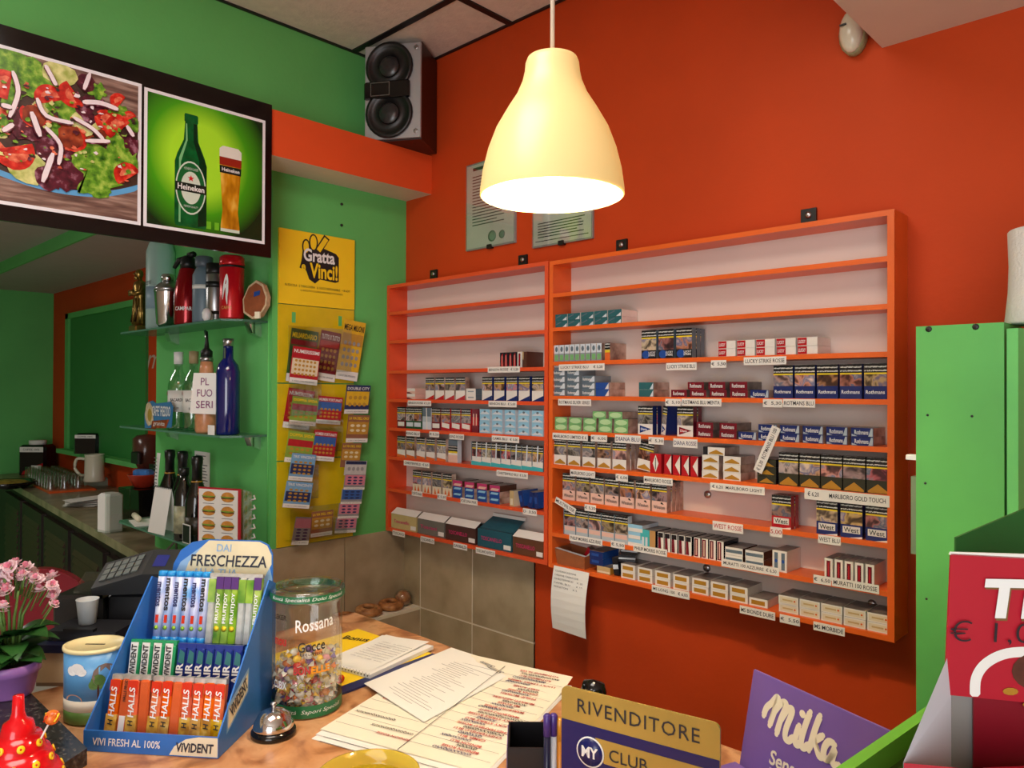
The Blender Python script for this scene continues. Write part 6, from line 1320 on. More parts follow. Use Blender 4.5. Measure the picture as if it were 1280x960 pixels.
# script logo drawn as thick rounded strokes
strokes = [[(0.0, 0.42), (0.02, 0.62), (0.08, 0.78), (0.13, 0.94), (0.16, 0.90), (0.13, 0.60), (0.10, 0.28)], [(0.13, 0.62), (0.20, 0.86), (0.25, 0.92), (0.27, 0.84), (0.23, 0.5), (0.21, 0.18)], [(0.23, 0.5), (0.29, 0.78), (0.34, 0.86), (0.36, 0.78), (0.32, 0.4), (0.33, 0.20), (0.38, 0.18), (0.42, 0.30)],
           [(0.475, 0.60), (0.455, 0.36), (0.465, 0.20), (0.50, 0.20), (0.52, 0.28)], [(0.58, 0.98), (0.55, 0.7), (0.53, 0.36), (0.55, 0.20), (0.59, 0.22), (0.62, 0.32)], [(0.70, 1.0), (0.67, 0.7), (0.64, 0.2)], [(0.77, 0.64), (0.70, 0.48), (0.67, 0.44), (0.72, 0.34), (0.77, 0.20), (0.81, 0.22)],
           [(0.92, 0.58), (0.85, 0.58), (0.81, 0.40), (0.83, 0.22), (0.89, 0.26), (0.93, 0.5), (0.92, 0.26), (0.96, 0.18), (1.0, 0.24)]]
lx, lz, lw_, lh = 0.046, 0.108, 0.150, 0.074
lp = []
for st in strokes:
    pts = smooth_path([(lx + u * lw_ + v * 0.010, lz + v * lh) for u, v in st], 5)
    lp.append((ribbon(pts, 0.0105), M_cream)); 
    for e in (pts[0], pts[-1]): lp.append((circle(e[0], e[1], 0.0042, 0.0042, 8), M_cream))
lp.append((circle(lx + 0.495 * lw_ + 0.008, lz + 0.86 * lh, 0.0062, 0.0062, 10), M_cream))
me_l = print_layers('script_logo', lp, t, LT(0, 0, 0.0), X3, uy_, step=0.00002)
text('Sens', M_cream, t, LT(0.095, 0.083), X3, uy_, w=0.052, h=0.024, shear=0.2, bold=0.02)
text('DELICATE', mat('pale_lilac', (190, 176, 214), 0.5, var=0), t, LT(0.100, 0.060), X3, uy_, w=0.06, h=0.014, shear=0.1, bold=0.02)
text('€ 1', mat('pen_violet', (50, 30, 90), 0.5, var=0), t, LT(0.175, 0.078), X3, uy_, w=0.04, h=0.026, shear=0.2)

# ---- pen holder
t = thing('pen_box', 'black mesh box holding markers, left of the gold dealer sign', 'pen holder', (1.745, -1.065, CT + 0.0005), 0.75)
mb = MB(); mb.box(-0.06, 0.06, -0.05, -0.047, 0, 0.075).box(-0.06, 0.06, 0.047, 0.05, 0, 0.075).box(-0.06, -0.057, -0.047, 0.047, 0, 0.075).box(0.057, 0.06, -0.047, 0.047, 0, 0.075).box(-0.06, 0.06, -0.05, 0.05, 0, 0.003)
mb.build('box_shell', mat('dark_box_shell', (15, 13, 18), 0.4, var=0.1), t)
MB().box(-0.0615, -0.0602, -0.048, 0.048, 0.004, 0.07).build('side_print', mat('lilac_print', (120, 100, 150), 0.4, var=0.2), t)
for k, (u, v, hh, cl, lb) in enumerate(((684, 897, 0.142, (70, 50, 130), 'dark blue marker with violet cap, nearest the left edge of the pen holder'), (693, 895, 0.140, (70, 50, 130), 'white marker with violet cap, in the pen holder'), (699, 900, 0.132, (206, 140, 40), 'orange marked pen against the gold sign, in the pen holder'))):
    q = ((1.8043, -1.1217), (1.8078, -1.1099), (1.8139, -1.1010))[k]
    o = thing('marker_pen', lb, 'marker', (q[0], q[1], CT + 0.004), 0, 'markers in the pen holder')
    MB().lathe([(0.005, 0), (0.0055, 0.003), (0.0055, hh - 0.03)], 10).build('barrel', mat('marker_' + str(k), ((30, 30, 60), (200, 200, 206), (206, 130, 40))[k], 0.3, var=0.05), o)
    MB().lathe([(0.0065, hh - 0.035), (0.0065, hh - 0.003), (0.004, hh), (0.0, hh)], 10).build('pen_cap', mat('cap_%d_%d_%d' % cl, cl, 0.3, var=0), o)
t = thing('handheld_scanner', 'small dark rounded device behind the gold dealer sign', 'scanner', (1.6926, -0.8544, CT + 0.0005), 0.3)
MB().lathe([(0.02, 0), (0.024, 0.01), (0.022, 0.055), (0.027, 0.075), (0.022, 0.092), (0.0, 0.098)], 16, sy=0.7).build('scanner_body', M_blackg, t)
MB().box(-0.01, 0.004, -0.021, -0.016, 0.07, 0.085).build('window', M_chrome, t)

# ================================================================ LEFT END OF THE COUNTER
t = thing('granite_slab', 'dark speckled granite slab at the near left end of the counter', 'slab', (0.68, -1.60, CT + 0.0005))
MB().prism([(0.0, 0.0), (0.0, -0.35), (0.62, -0.35), (0.49, -0.048), (0.455, 0.003)], 0, 0.03, 'z').build('slab', ramp_mat('dark_granite', [(0.35, (26, 26, 26)), (0.55, (52, 50, 48)), (0.75, (100, 96, 90))], 120, 6, 0.25, False), t)
GZ = CT + 0.031
# flower pot
FX, FY = 0.7658, -1.6303
t = thing('flower_pot', 'lilac plastic flower pot holding a pink flowering plant', 'flower pot', (FX, FY, GZ))
M_pot = mat('lilac_plastic', (170, 118, 196), 0.4, var=0.05)
MB().lathe([(0.038, 0), (0.040, 0.003), (0.050, 0.048), (0.054, 0.049), (0.055, 0.068), (0.051, 0.070), (0.049, 0.060), (0.0, 0.059)], 32).build('pot', M_pot, t)
MB().lathe([(0.049, 0.0605), (0.03, 0.064), (0.0, 0.065)], 20).build('soil', mat('potting_soil', (46, 32, 22), 0.9, var=0.3, vscale=80), t)
t = thing('kalanchoe_plant', 'pink flowering succulent with dark green leaves, growing in the lilac pot', 'plant', (FX, FY, GZ + 0.064))
M_leaf = mat('leaf_green', (44, 92, 40), 0.3, var=0.2, vscale=20); M_stem = mat('stem_green', (96, 132, 60), 0.5, var=0.1); M_petal = mat('petal_pink', (250, 216, 222), 0.6, var=0.15, vscale=80); M_petd = mat('petal_rose', (232, 150, 172), 0.6, var=0.1)
rf = random.Random(21)
def leaf(parent, ang, r0, z0, L, Wd, droop, rise):
    n = 7; V = []; F = []
    for i in range(n + 1):
        s = i / n; w = Wd * math.sin(PI * min(1, 0.08 + 0.92 * s) ** 0.9) * 0.5 + (0.002 if i < 2 else 0); rr_ = r0 + L * s; zz = z0 + rise * s - droop * s * s
        for sd, dz in ((-1, 0.004), (0, 0.0), (1, 0.004)): V.append((rr_ * math.cos(ang) - sd * w * math.sin(ang), rr_ * math.sin(ang) + sd * w * math.cos(ang), zz + dz * abs(sd) * (w / Wd * 2)))
    for i in range(n):
        for k in range(2): F.append((i * 3 + k, i * 3 + k + 1, (i + 1) * 3 + k + 1, (i + 1) * 3 + k))
    kk = len(V); V += [(x, y, z - 0.0012) for x, y, z in V]; F += [tuple(i + kk for i in f[::-1]) for f in F]
    MB().add(V, F, 0, None, True).build('leaf', M_leaf, parent)
for k in range(22):
    leaf(t, rf.uniform(0, 6.28) if k > 13 else -1.9 + 0.30 * k, 0.010, 0.004 + 0.018 * (k % 4), rf.uniform(0.055, 0.085), rf.uniform(0.048, 0.066), rf.uniform(0.03, 0.055), rf.uniform(0.03, 0.06))
heads = []
for k in range(48):
    a = rf.uniform(0, 6.28) if k > 34 else rf.uniform(-1.4, 1.8); r = rf.uniform(0.010, 0.088); z = 0.190 - 0.85 * max(0, r - 0.03) + rf.uniform(-0.024, 0.022)
    heads.append((r * math.cos(a), r * math.sin(a), z))
for j in range(6):
    a = j * 1.05; MB().tube([(0.01 * math.cos(a), 0.01 * math.sin(a), 0.0), (0.02 * math.cos(a), 0.02 * math.sin(a), 0.10), (0.05 * math.cos(a), 0.05 * math.sin(a), 0.16)], [0.004, 0.003, 0.002], 6).build('stem', M_stem, t)
fl = MB()
for ring, (n, r, zz, tilt_) in enumerate(((7, 0.0085, 0.0, 0.15), (6, 0.006, 0.003, 0.55), (4, 0.003, 0.005, 1.0))):
    for k in range(n):
        a = 2 * PI * k / n + ring * 0.4
        M = Matrix.Rotation(a, 4, 'Z') @ Matrix.Translation((r * 0.5, 0, zz)) @ Matrix.Rotation(-tilt_, 4, 'Y')
        fl.add([(0, -0.003, 0), (0.006, -0.0042, 0.001), (0.009, 0, 0.002), (0.006, 0.0042, 0.001), (0, 0.003, 0)], [(0, 1, 2, 3, 4)], 1 if ring == 2 else 0, M)
fl_me = fl.mesh('blossom', [M_petal, M_petd])
for (x, y, z) in heads:
    o = link('blossom', fl_me, t, (x, y, z)); o.scale = (rf.uniform(0.95, 1.3),) * 3
    o.rotation_euler = (rf.uniform(-0.6, 0.9), rf.uniform(-0.3, 0.9), rf.uniform(0, 6))
    MB().tube([(x, y, z), (x * 0.7, y * 0.7, z - 0.04)], 0.0014, 5).build('flower_stalk', M_stem, t)
# red lollipop cone with yellow holes
LX, LY = 1.2039, -1.7187
t = thing('lollipop_stand', 'red tiered cone lollipop stand with yellow ringed holes', 'lollipop stand', (LX, LY, GZ)); t.scale = (1.2, 1.2, 1.32)
M_lred = mat('glossy_red_plastic', (206, 14, 24), 0.15, var=0.02); M_lyel = mat('yellow_plastic', (244, 206, 30), 0.3, var=0)
tiers = [(0.058, 0.0, 0.024), (0.045, 0.024, 0.045), (0.033, 0.045, 0.064), (0.021, 0.064, 0.080)]
prof = []
for (r, z0, z1) in tiers: prof += [(r, z0), (r * 0.98, z0 + 0.004), (r * 0.83, z1)]
prof += [(0.010, 0.084), (0.0075, 0.092), (0.0065, 0.112), (0.0, 0.113)]
MB().lathe(prof, 36).build('cone', M_lred, t)
for (r, z0, z1), n in zip(tiers[:3], (13, 10, 8)):
    for k in range(n):
        a = 2 * PI * k / n + r * 20; rm = r * 0.905 + 0.0008; zm = (z0 + z1) / 2 + 0.002; sl = math.atan2(r * 0.15, z1 - z0)
        M = Matrix.Translation((rm * math.cos(a), rm * math.sin(a), zm)) @ Matrix.Rotation(a, 4, 'Z') @ Matrix.Rotation(PI / 2 - sl, 4, 'Y')
        g = MB().lathe([(0.0045, -0.001), (0.0048, 0.0012), (0.0024, 0.0014)], 12, M=M).build('hole_ring', M_lyel, t)
        MB().lathe([(0.0022, 0.0012), (0.0, 0.0018)], 8, M=M).build('hole', M_lred, g)
lv = Vector((0.034, 0.034, 0.052))
for (d_, ll, m, lb) in ((Vector((0.22, 0.30, 0.75)), 0.045, mat('lolly_orange', (232, 110, 40), 0.3, var=0.4, vscale=80), 'orange wrapped lollipop stuck in the red cone stand'),):
    o = thing('lollipop', lb, 'lollipop', Vector((LX, LY, GZ)) + Vector((0.023, 0.020, 0.066)))
    d_.normalize(); MB().tube([(0, 0, 0), tuple(d_ * ll)], 0.0016, 6).build('stick', M_whitep, o)
    q = d_ * (ll + 0.006); MB().ball(q.x, q.y, q.z, 0.0115, seg=14, rings=10).build('candy_head', m, o)
    for k in range(4): MB().tube([tuple(q + Vector((0.011 * math.cos(1.5 * k), 0.011 * math.sin(1.5 * k), -0.004))), tuple(q + Vector((0.011 * math.cos(1.5 * k + 0.8), 0.011 * math.sin(1.5 * k + 0.8), 0.006)))], 0.0018, 5).build('wrapper_fold', K_red if k % 2 else M_lyel, o)
# till, cash drawer, card terminal
M_till = mat('till_black', (22, 22, 24), 0.35, var=0.05)
D0 = Vector((0.6645, -1.5599, 1.0286)); D0.z = CT + 0.0005
t = thing('cash_drawer', 'beige fronted cash drawer with a navy top, behind the flower pot', 'cash drawer', D0, 0.765)
MB().box(0, 0.34, 0.0, 0.30, 0.008, 0.076).build('drawer_body', mat('drawer_beige', (190, 168, 132), 0.5, var=0.05), t)
MB().box(-0.004, 0.344, -0.006, 0.304, 0.076, 0.094).build('drawer_top', mat('drawer_navy', (22, 28, 60), 0.35, var=0.05), t)
MB().box(0.0, 0.34, 0.0, 0.30, 0, 0.008).build('drawer_foot', mat('drawer_brown', (120, 96, 70), 0.5, var=0.05), t)
TZ = CT + 0.0955
def onT(x, y, z=0.0): return D0 + Vector((x * math.cos(0.765) - y * math.sin(0.765), x * math.sin(0.765) + y * math.cos(0.765), TZ - D0.z + z))
t = thing('clipboard', 'black folder lying on the navy cash drawer under the paper cup', 'folder', onT(0.03, 0.02), 0.72)
MB().box(-0.02, 0.14, 0, 0.092, 0, 0.022).build('cover', mat('folder_black', (26, 28, 34), 0.5, var=0.1), t)
MB().box(0.02, 0.09, -0.003, 0.012, 0.0215, 0.028).build('metal_clip', M_black, t); t.name = 'black_folder'
t = thing('paper_cup', 'small grey white plastic cup on the black folder', 'cup', onT(0.072, 0.075, 0.0225))
MB().lathe([(0.016, 0), (0.018, 0.001), (0.024, 0.056), (0.025, 0.058), (0.0235, 0.058), (0.017, 0.004), (0.0, 0.004)], 24).build('cup_body', mat('cup_plastic', (196, 204, 206), 0.4, var=0.02), t)
t = thing('receipt_printer', 'black till unit behind the cash drawer under the card terminal', 'till', onT(0.06, 0.14), 0.0)
t.rotation_euler.z = 0.765
MB().bbox(0.02, 0.30, 0.0, 0.15, 0, 0.075, 0.008).build('till_body', mat('till_black', (22, 22, 24), 0.35, var=0.05), t)
MB().bbox(-0.10, 0.02, -0.02, 0.13, 0, 0.075, 0.008).build('till_screen_base', mat('till_black'), t)
PT = thing('card_terminal', 'dark grey card payment terminal with grey keys, on the black till unit', 'card terminal', onT(0.060, 0.115, 0.077), 0.0); PT.rotation_euler = (0.42, 0, 0.90)
MB().add([(0, 0, 0), (0.22, 0, 0), (0.22, 0.10, 0), (0, 0.10, 0), (0.0, 0.0, 0.02), (0.22, 0.0, 0.055), (0.22, 0.10, 0.055), (0.0, 0.10, 0.02), (0.12, 0.0, 0.058), (0.12, 0.10, 0.058)], [(3, 2, 1, 0), (0, 1, 5, 8, 4), (2, 3, 7, 9, 6), (3, 0, 4, 7), (1, 2, 6, 5), (4, 8, 9, 7), (8, 5, 6, 9)]).build('terminal_body', mat('terminal_grey', (50, 52, 54), 0.4, var=0.05), PT)
for i in range(5):
    for j in range(3):
        x0 = 0.012 + 0.019 * i; y0 = 0.02 + 0.023 * j; z0 = 0.02 + 0.038 * (x0 / 0.12) + 0.0005
        MB().add([(x0, y0, z0), (x0 + 0.015, y0, z0 + 0.00475), (x0 + 0.015, y0 + 0.019, z0 + 0.00475), (x0, y0 + 0.019, z0), (x0, y0, z0 + 0.003), (x0 + 0.015, y0, z0 + 0.00775), (x0 + 0.015, y0 + 0.019, z0 + 0.00775), (x0, y0 + 0.019, z0 + 0.003)], [(4, 5, 6, 7), (0, 1, 5, 4), (1, 2, 6, 5), (2, 3, 7, 6), (3, 0, 4, 7)]).build('key', mat('key_grey', (104, 112, 110), 0.5, var=0.05), PT)
MB().add([(0.135, 0.03, 0.0588), (0.165, 0.03, 0.0578), (0.165, 0.075, 0.0578), (0.135, 0.075, 0.0588)], [(0, 1, 2, 3)]).build('screen', mat('screen_blue', (44, 52, 130), 0.3, var=0), PT)
MB().box(0.17, 0.219, -0.0015, 0, 0.012, 0.038).build('side_sticker', M_white, PT)
MB().lathe([(0.03, 0), (0.04, 0.01), (0.03, 0.02), (0.0, 0.022)], 16, 0.17, 0.12).build('paper_roll_bay', mat('terminal_grey'), PT)
MB().box(-0.045, -0.002, 0.01, 0.085, 0.0, 0.006).build('keypad_foot', M_clear, PT)
# chair behind the counter
t = thing('red_chair', 'dark red rounded chair back behind the pink flowers', 'chair', (-0.10, -1.35, 0), 0.7)
bk = circle(0, 0.93, 0.21, 0.225, 20, 0, 0, PI)
MB().prism([(-0.21, 0.80)] + [(a, b) for a, b in bk[::-1]] + [(0.21, 0.80)], -0.012, 0.012, 'y').build('backrest', mat('chair_red', (116, 18, 34), 0.35, var=0.05), t)
MB().bbox(-0.21, 0.21, -0.40, 0.0, 0.44, 0.47, 0.02).build('seat', mat('chair_red'), t)
for (x, y) in ((-0.19, 0.0), (0.19, 0.0), (-0.18, -0.38), (0.18, -0.38)): MB().tube([(x, y, 0), (x, y, 0.44 if y < 0 else 0.84)], 0.012, 8).build('leg', M_black, t)

# ================================================================ BAR COUNTER BEYOND THE OPENING
BZ = 0.97
M_stone = ramp_mat('worn_stone_top', [(0.3, (110, 98, 74)), (0.55, (146, 132, 104)), (0.75, (166, 152, 124))], 10, 6, 0.3, False)
t = thing('bar_counter', 'long stone topped bar counter with dark louvred doors, beyond the opening', 'counter', (0, 0, 0))
MB().prism([(-5.14, -0.001), (-5.14, -0.43), (-0.60, -0.775), (-0.60, -0.632), (-1.101, -0.632), (-1.101, -0.001)], BZ - 0.045, BZ, 'z').build('worktop', M_stone, t)
M_dkw = mat('dark_brown_wood', (34, 19, 14), 0.5, var=0.2, vscale=12)
MB().prism([(-5.14, -0.05), (-5.14, -0.41), (-0.62, -0.750), (-0.62, -0.64), (-1.15, -0.64), (-1.15, -0.05)], 0.0, BZ - 0.045, 'z').build('carcass', M_dkw, t)
aa = math.atan2(-0.775 + 0.43, 4.54)
for k in range(5):
    x0 = -4.6 + 0.78 * k
    Mx = Matrix.Translation((x0, -0.43 - (x0 + 5.14) * 0.0760, 0)) @ Matrix.Rotation(aa, 4, 'Z')
    d_ = MB().box(0.0, 0.70, -0.012, 0.02, 0.1, 0.88, 0, Mx).build('louvre_door', M_dkw, t)
    for q in range(15): MB().add([(0.08, -0.024, 0.17 + 0.043 * q), (0.62, -0.024, 0.17 + 0.043 * q), (0.62, -0.012, 0.20 + 0.043 * q), (0.08, -0.012, 0.20 + 0.043 * q), (0.08, -0.012, 0.165 + 0.043 * q), (0.62, -0.012, 0.165 + 0.043 * q)], [(0, 1, 2, 3), (4, 5, 1, 0), (0, 3, 4), (1, 5, 2)], 0, Mx).build('slat', mat('slat_brown', (58, 36, 26), 0.45, var=0.15), d_)
def coffee_can(px, py, pz, w, h, label, sx=1.0, red=True):
    t = thing('coffee_can', label, 'can', (px, py, pz), 0.75, 'black coffee cans in the bar')
    MB().bbox(-w / 2, w / 2, -w * 0.35, w * 0.35, 0, h, 0.02).build('can_body', M_blackg, t)
    MB().box(-w / 2 + 0.018, w / 2 - 0.018, -w * 0.35 - 0.001, -w * 0.35, h * 0.76, h * 0.93).build('white_band', M_white, t)
    text('COFFEE 100%', M_ink, t, (0, -w * 0.35 - 0.0015, h * 0.845), X3, Z3, w=w * 0.6, h=h * 0.07)
    if red:
        MB().prism([(-w * 0.36, 0.004), (w * 0.42, 0.004), (w * 0.42, h * 0.40), (0, h * 0.26), (-w * 0.3, h * 0.12)], -w * 0.35 - 0.001, -w * 0.35, 'y').build('red_panel', P_red, t)
        MB().box(0.0, w * 0.36, -w * 0.35 - 0.002, -w * 0.35 - 0.001, h * 0.1, h * 0.32).build('white_sticker', M_white, t)
        MB().lathe([(w * 0.28, h), (w * 0.28, h + 0.035), (0, h + 0.036)], 20).build('lid', M_white, t)
    return t
coffee_can(-4.93, -0.17, BZ + 0.0005, 0.24, 0.26, 'black and red coffee can with a white lid, far end of the bar counter')
coffee_can(-3.95, -0.05, 1.2055, 0.20, 0.16, 'black can with a white band on the sill before the green door', red=False)
# tray of upturned glasses
t0x, t0y = -3.9970, -0.2761
tr = thing('orange_tray', 'orange tray with rows of upturned glasses on the bar counter', 'tray', (t0x, t0y, BZ + 0.0005), -0.07)
MB().bbox(-0.42, 0.55, -0.15, 0.16, 0, 0.014, 0.01).build('tray_body', mat('tray_orange', (206, 84, 30), 0.4, var=0.05), tr)
M_bglass = glass_mat('tumbler_glass', (226, 232, 226), 0.88, 0.06)
gm = MB().shell([(0.036, 0.0), (0.036, 0.002), (0.032, 0.10), (0.030, 0.104), (0.0005, 0.105)], 14).mesh('tumbler', M_bglass)
for i in range(9):
    for j in range(3):
        o = link('tumbler', gm, None, (t0x - 0.36 + 0.098 * i + 0.02 * j, t0y - 0.09 + 0.085 * j - 0.007 * i, BZ + 0.0152))
        tag(o, f'upturned glass tumbler, {ORD[i]} from left in the {("front", "middle", "back")[j]} row on the orange tray', 'glass', 'upturned tumblers on the orange tray')
t = thing('beer_mug', 'cream ceramic tankard on a stack of cards, on the bar counter', 'mug', (-3.4818, -0.1624, BZ + 0.062))
M_mug = mat('cream_ceramic', (206, 200, 178), 0.3, var=0.03)
MB().lathe([(0.068, 0), (0.072, 0.006), (0.066, 0.05), (0.064, 0.19), (0.068, 0.20), (0.062, 0.20), (0.060, 0.012), (0.0, 0.012)], 24).build('mug_body', M_mug, t)
MB().tube(smooth_path([(-0.045, -0.05, 0.165), (-0.09, -0.09, 0.165), (-0.105, -0.10, 0.10), (-0.075, -0.075, 0.05), (-0.048, -0.05, 0.045)], 5), 0.011, 8).build('handle', M_mug, t)
for k, (u, v, z, lb, rz, sx, sy) in enumerate(((112, 606, 0.97, 'grey plastic box under the cream tankard', 0.1, 0.26, 0.18), (105, 622, 0.97, 'crumpled white papers before the cream tankard', 0.6, 0.22, 0.14))):
    q = ((-3.8174, -0.0927), (-2.6990, -0.4593))[k]
    t = thing(('plastic_box', 'paper_pile')[k], lb, ('box', 'paper')[k], (q[0], q[1], BZ + 0.0005), rz)
    if k == 0: MB().bbox(-sx / 2, sx / 2, -sy / 2, sy / 2, 0, 0.06, 0.01).build('box_body', mat('box_grey_green', (150, 160, 140), 0.4, var=0.1), t)
    else:
        for j in range(4): MB().add([(-sx / 2, -sy / 2, 0.012 * j), (sx / 2, -sy / 2 + 0.01, 0.012 * j + 0.006), (sx / 2, sy / 2, 0.012 * j + 0.012), (-sx / 2, sy / 2, 0.012 * j + 0.004)], [(0, 1, 2, 3)], 0, Matrix.Rotation(0.35 * j, 4, 'Z')).build('sheet', M_white, t)
t = thing('paper_towels', 'upright stack of white paper napkins on the bar counter', 'napkins', (-1.6571, -0.6510, BZ + 0.0005), 0.2)
MB().bbox(-0.055, 0.05, -0.04, 0.05, 0, 0.20, 0.012).build('napkin_block', M_white, t); MB().box(-0.062, 0.057, -0.045, 0.055, 0, 0.012).build('holder_base', M_clear, t); t.name = 'napkin_stack'
MB().box(0.062, 0.07, -0.06, 0.07, 0, 0.22).build('holder_side', M_clear, t)
t = thing('black_bin', 'black plastic ice bin with a red bowl on it, beside the white napkins', 'bin', (-1.8544, -0.4405 + 0.03, BZ + 0.0005), 0.1)
MB().add([(-0.10, -0.07, 0), (0.10, -0.07, 0), (0.10, 0.07, 0), (-0.10, 0.07, 0), (-0.12, -0.085, 0.19), (0.12, -0.085, 0.19), (0.12, 0.085, 0.19), (-0.12, 0.085, 0.19)], [(3, 2, 1, 0), (4, 5, 6, 7), (0, 1, 5, 4), (1, 2, 6, 5), (2, 3, 7, 6), (3, 0, 4, 7)]).build('bin_body', M_blackg, t)
bx, by = t.location.x, t.location.y
t = thing('red_bowl', 'small orange red bowl on top of the black bin', 'bowl', (bx, by, BZ + 0.1912))
MB().lathe([(0.04, 0), (0.05, 0.004), (0.082, 0.07), (0.085, 0.075), (0.078, 0.075), (0.045, 0.012), (0.0, 0.010)], 24).build('bowl_body', mat('bowl_red', (176, 52, 32), 0.35, var=0.08), t)
t = thing('blue_packet', 'blue and white packet lying in the red bowl', 'packet', (bx, by, BZ + 0.252), 0.5)
MB().bbox(-0.055, 0.055, -0.03, 0.03, 0, 0.04, 0.01).build('packet_body', mat('packet_blue', (60, 120, 190), 0.4, var=0.4, vscale=25), t)
t = thing('black_case', 'black appliance holding stacked small boxes, beyond the black bin', 'appliance', (-1.75, -0.20, BZ + 0.0005), 0.05)
MB().bbox(-0.30, 0.25, -0.12, 0.20, 0, 0.24, 0.01).build('case_body', M_black, t)
for k, (x, z, w, h, m, lb) in enumerate(((-0.05, 0.241, 0.20, 0.11, M_cream, 'cream printed carton on the black appliance'), (0.10, 0.241, 0.13, 0.14, M_white, 'white carton leaning at the right on the black appliance'), (-0.22, 0.241, 0.16, 0.06, M_black, 'flat black box at the left on the black appliance'))):
    o = thing('carton', lb, 'box', (-1.75 + x * 1.15, -0.20 - 0.02 * k, BZ + z), 0.1)
    MB().box(-w / 2, w / 2, -0.05, 0.05, 0, h).build('carton_body', m, o); MB().box(-w * 0.4, w * 0.3, -0.051, -0.05, h * 0.3, h * 0.6).build('print_panel', P_dark, o)
t = thing('coffee_grinder', 'brown and red coffee grinder far back beside the green door', 'grinder', (-2.60, -0.12, BZ + 0.0005))
MB().bbox(-0.09, 0.09, -0.06, 0.08, 0, 0.22, 0.01).build('grinder_base', P_red, t); MB().lathe([(0.05, 0.22), (0.085, 0.30), (0.085, 0.42), (0.06, 0.44), (0.0, 0.45)], 18).build('hopper', mat('smoky_brown', (84, 50, 40), 0.2, var=0.1), t)
MB().bbox(-0.03, 0.10, -0.09, -0.06, 0.26, 0.34, 0.01).build('switch_box', M_black, t)
t = thing('snack_plate', 'black dish of yellow snacks at the left edge of the bar counter', 'dish', (-4.0414, -0.5937, BZ + 0.0005))
MB().lathe([(0.12, 0), (0.14, 0.005), (0.21, 0.05), (0.20, 0.05), (0.13, 0.012), (0.0, 0.012)], 28).build('dish_body', M_blackg, t)
MB().lathe([(0.17, 0.03), (0.12, 0.052), (0.06, 0.06), (0.0, 0.065)], 20).build('snack_heap', ramp_mat('snacks', [(0.3, (110, 84, 20)), (0.6, (176, 150, 60)), (0.8, (120, 130, 70))], 30, 3, 0.6, False), t)['kind'] = 'stuff'
t = thing('glass_jar', 'clear glass jar behind the snack dish on the bar counter', 'jar', (-5.2500, -0.2583, BZ + 0.0005))
MB().shell([(0.06, 0), (0.065, 0.01), (0.065, 0.16), (0.05, 0.18), (0.05, 0.2)], 18).build('jar_body', M_bglass, t)
MB().lathe([(0.06, 0.004), (0.06, 0.06), (0, 0.06)], 16).build('contents', mat('jar_grey', (120, 120, 112), 0.5, var=0.2), t)
t = thing('black_cables', 'tangled grey cables hanging at the end of the bar counter', 'cable', (-0.78, -0.66, BZ + 0.002))
MB().tube(smooth_path([(0, 0, 0.002), (0.04, -0.02, 0.10), (0.10, -0.05, 0.09), (0.02, -0.10, 0.004), (-0.08, -0.06, 0.004), (0.05, 0.0, 0.006), (0.16, -0.04, 0.004)], 6), 0.005, 6).build('cable', mat('cable_grey', (110, 104, 90), 0.5, var=0.1), t); t.name = 'tangled_cable'

# bread rings on the tiled ledge
M_brd = ramp_mat('baked_crust', [(0.3, (120, 70, 30)), (0.55, (176, 116, 60)), (0.75, (206, 156, 96))], 40, 4, 0.5, True)
for k, (x, y, z, r, r2, lb, tl) in enumerate(((0.062, -0.345, 0.803, 0.044, 0.012, 'flat baked ring at the left end of the row on the ledge', 0.0), (0.064, -0.232, 0.803, 0.042, 0.014, 'large baked ring second from left in the row on the ledge', 0.10), (0.06, -0.118, 0.803, 0.040, 0.014, 'baked ring third from left in the row on the ledge', 0.10), (0.058, -0.052, 0.803, 0.034, 0.020, 'small baked bun in clear wrap, in the corner of the ledge', 0.0))):
    o = thing('baked_ring' if k < 3 else 'wrapped_bun', lb, 'bread', (x, y, z + r2 + math.sin(tl) * r * 0.9 - 0.0), 0)
    o.rotation_euler = (0, tl, 0)
    if k < 3: MB().tube([(r * math.cos(2 * PI * q / 18), r * math.sin(2 * PI * q / 18), 0) for q in range(18)], r2, 8, closed=True).tube([(r * 0.75 * math.cos(2 * PI * q / 14), r * 0.75 * math.sin(2 * PI * q / 14), r2 * 0.6) for q in range(14)], r2 * 0.7, 6, closed=True).build('crust', M_brd, o)
    else:
        MB().ball(0, 0, 0.012, r, r, 0.032, 16, 10).build('crust', M_brd, o); MB().ball(0, 0, 0.014, r * 1.15, r * 1.15, 0.036, 14, 8).build('clear_wrap', M_clear, o)

# ================================================================ PENDANT LAMP
PX, PY = 1.680, -0.971
t = thing('pendant_lamp', 'cream bell-shaped pendant lamp, lit, hanging before the orange wall', 'pendant lamp', (PX, PY, 2.0865))
M_shade = bpy.data.materials.new('lamp_shade_plastic'); M_shade.use_nodes = True
nt = M_shade.node_tree; nt.nodes.clear()
out = nt.nodes.new('ShaderNodeOutputMaterial'); tl = nt.nodes.new('ShaderNodeBsdfTranslucent'); df = nt.nodes.new('ShaderNodeBsdfPrincipled'); mx = nt.nodes.new('ShaderNodeMixShader')
tl.inputs['Color'].default_value = c(250, 214, 140); df.inputs['Base Color'].default_value = c(206, 184, 136); df.inputs['Roughness'].default_value = 0.35
df.inputs['Emission Color'].default_value = c(255, 214, 130); df.inputs['Emission Strength'].default_value = 0.36
mx.inputs['Fac'].default_value = 0.035
nt.links.new(df.outputs[0], mx.inputs[1]); nt.links.new(tl.outputs[0], mx.inputs[2]); nt.links.new(mx.outputs[0], out.inputs['Surface'])
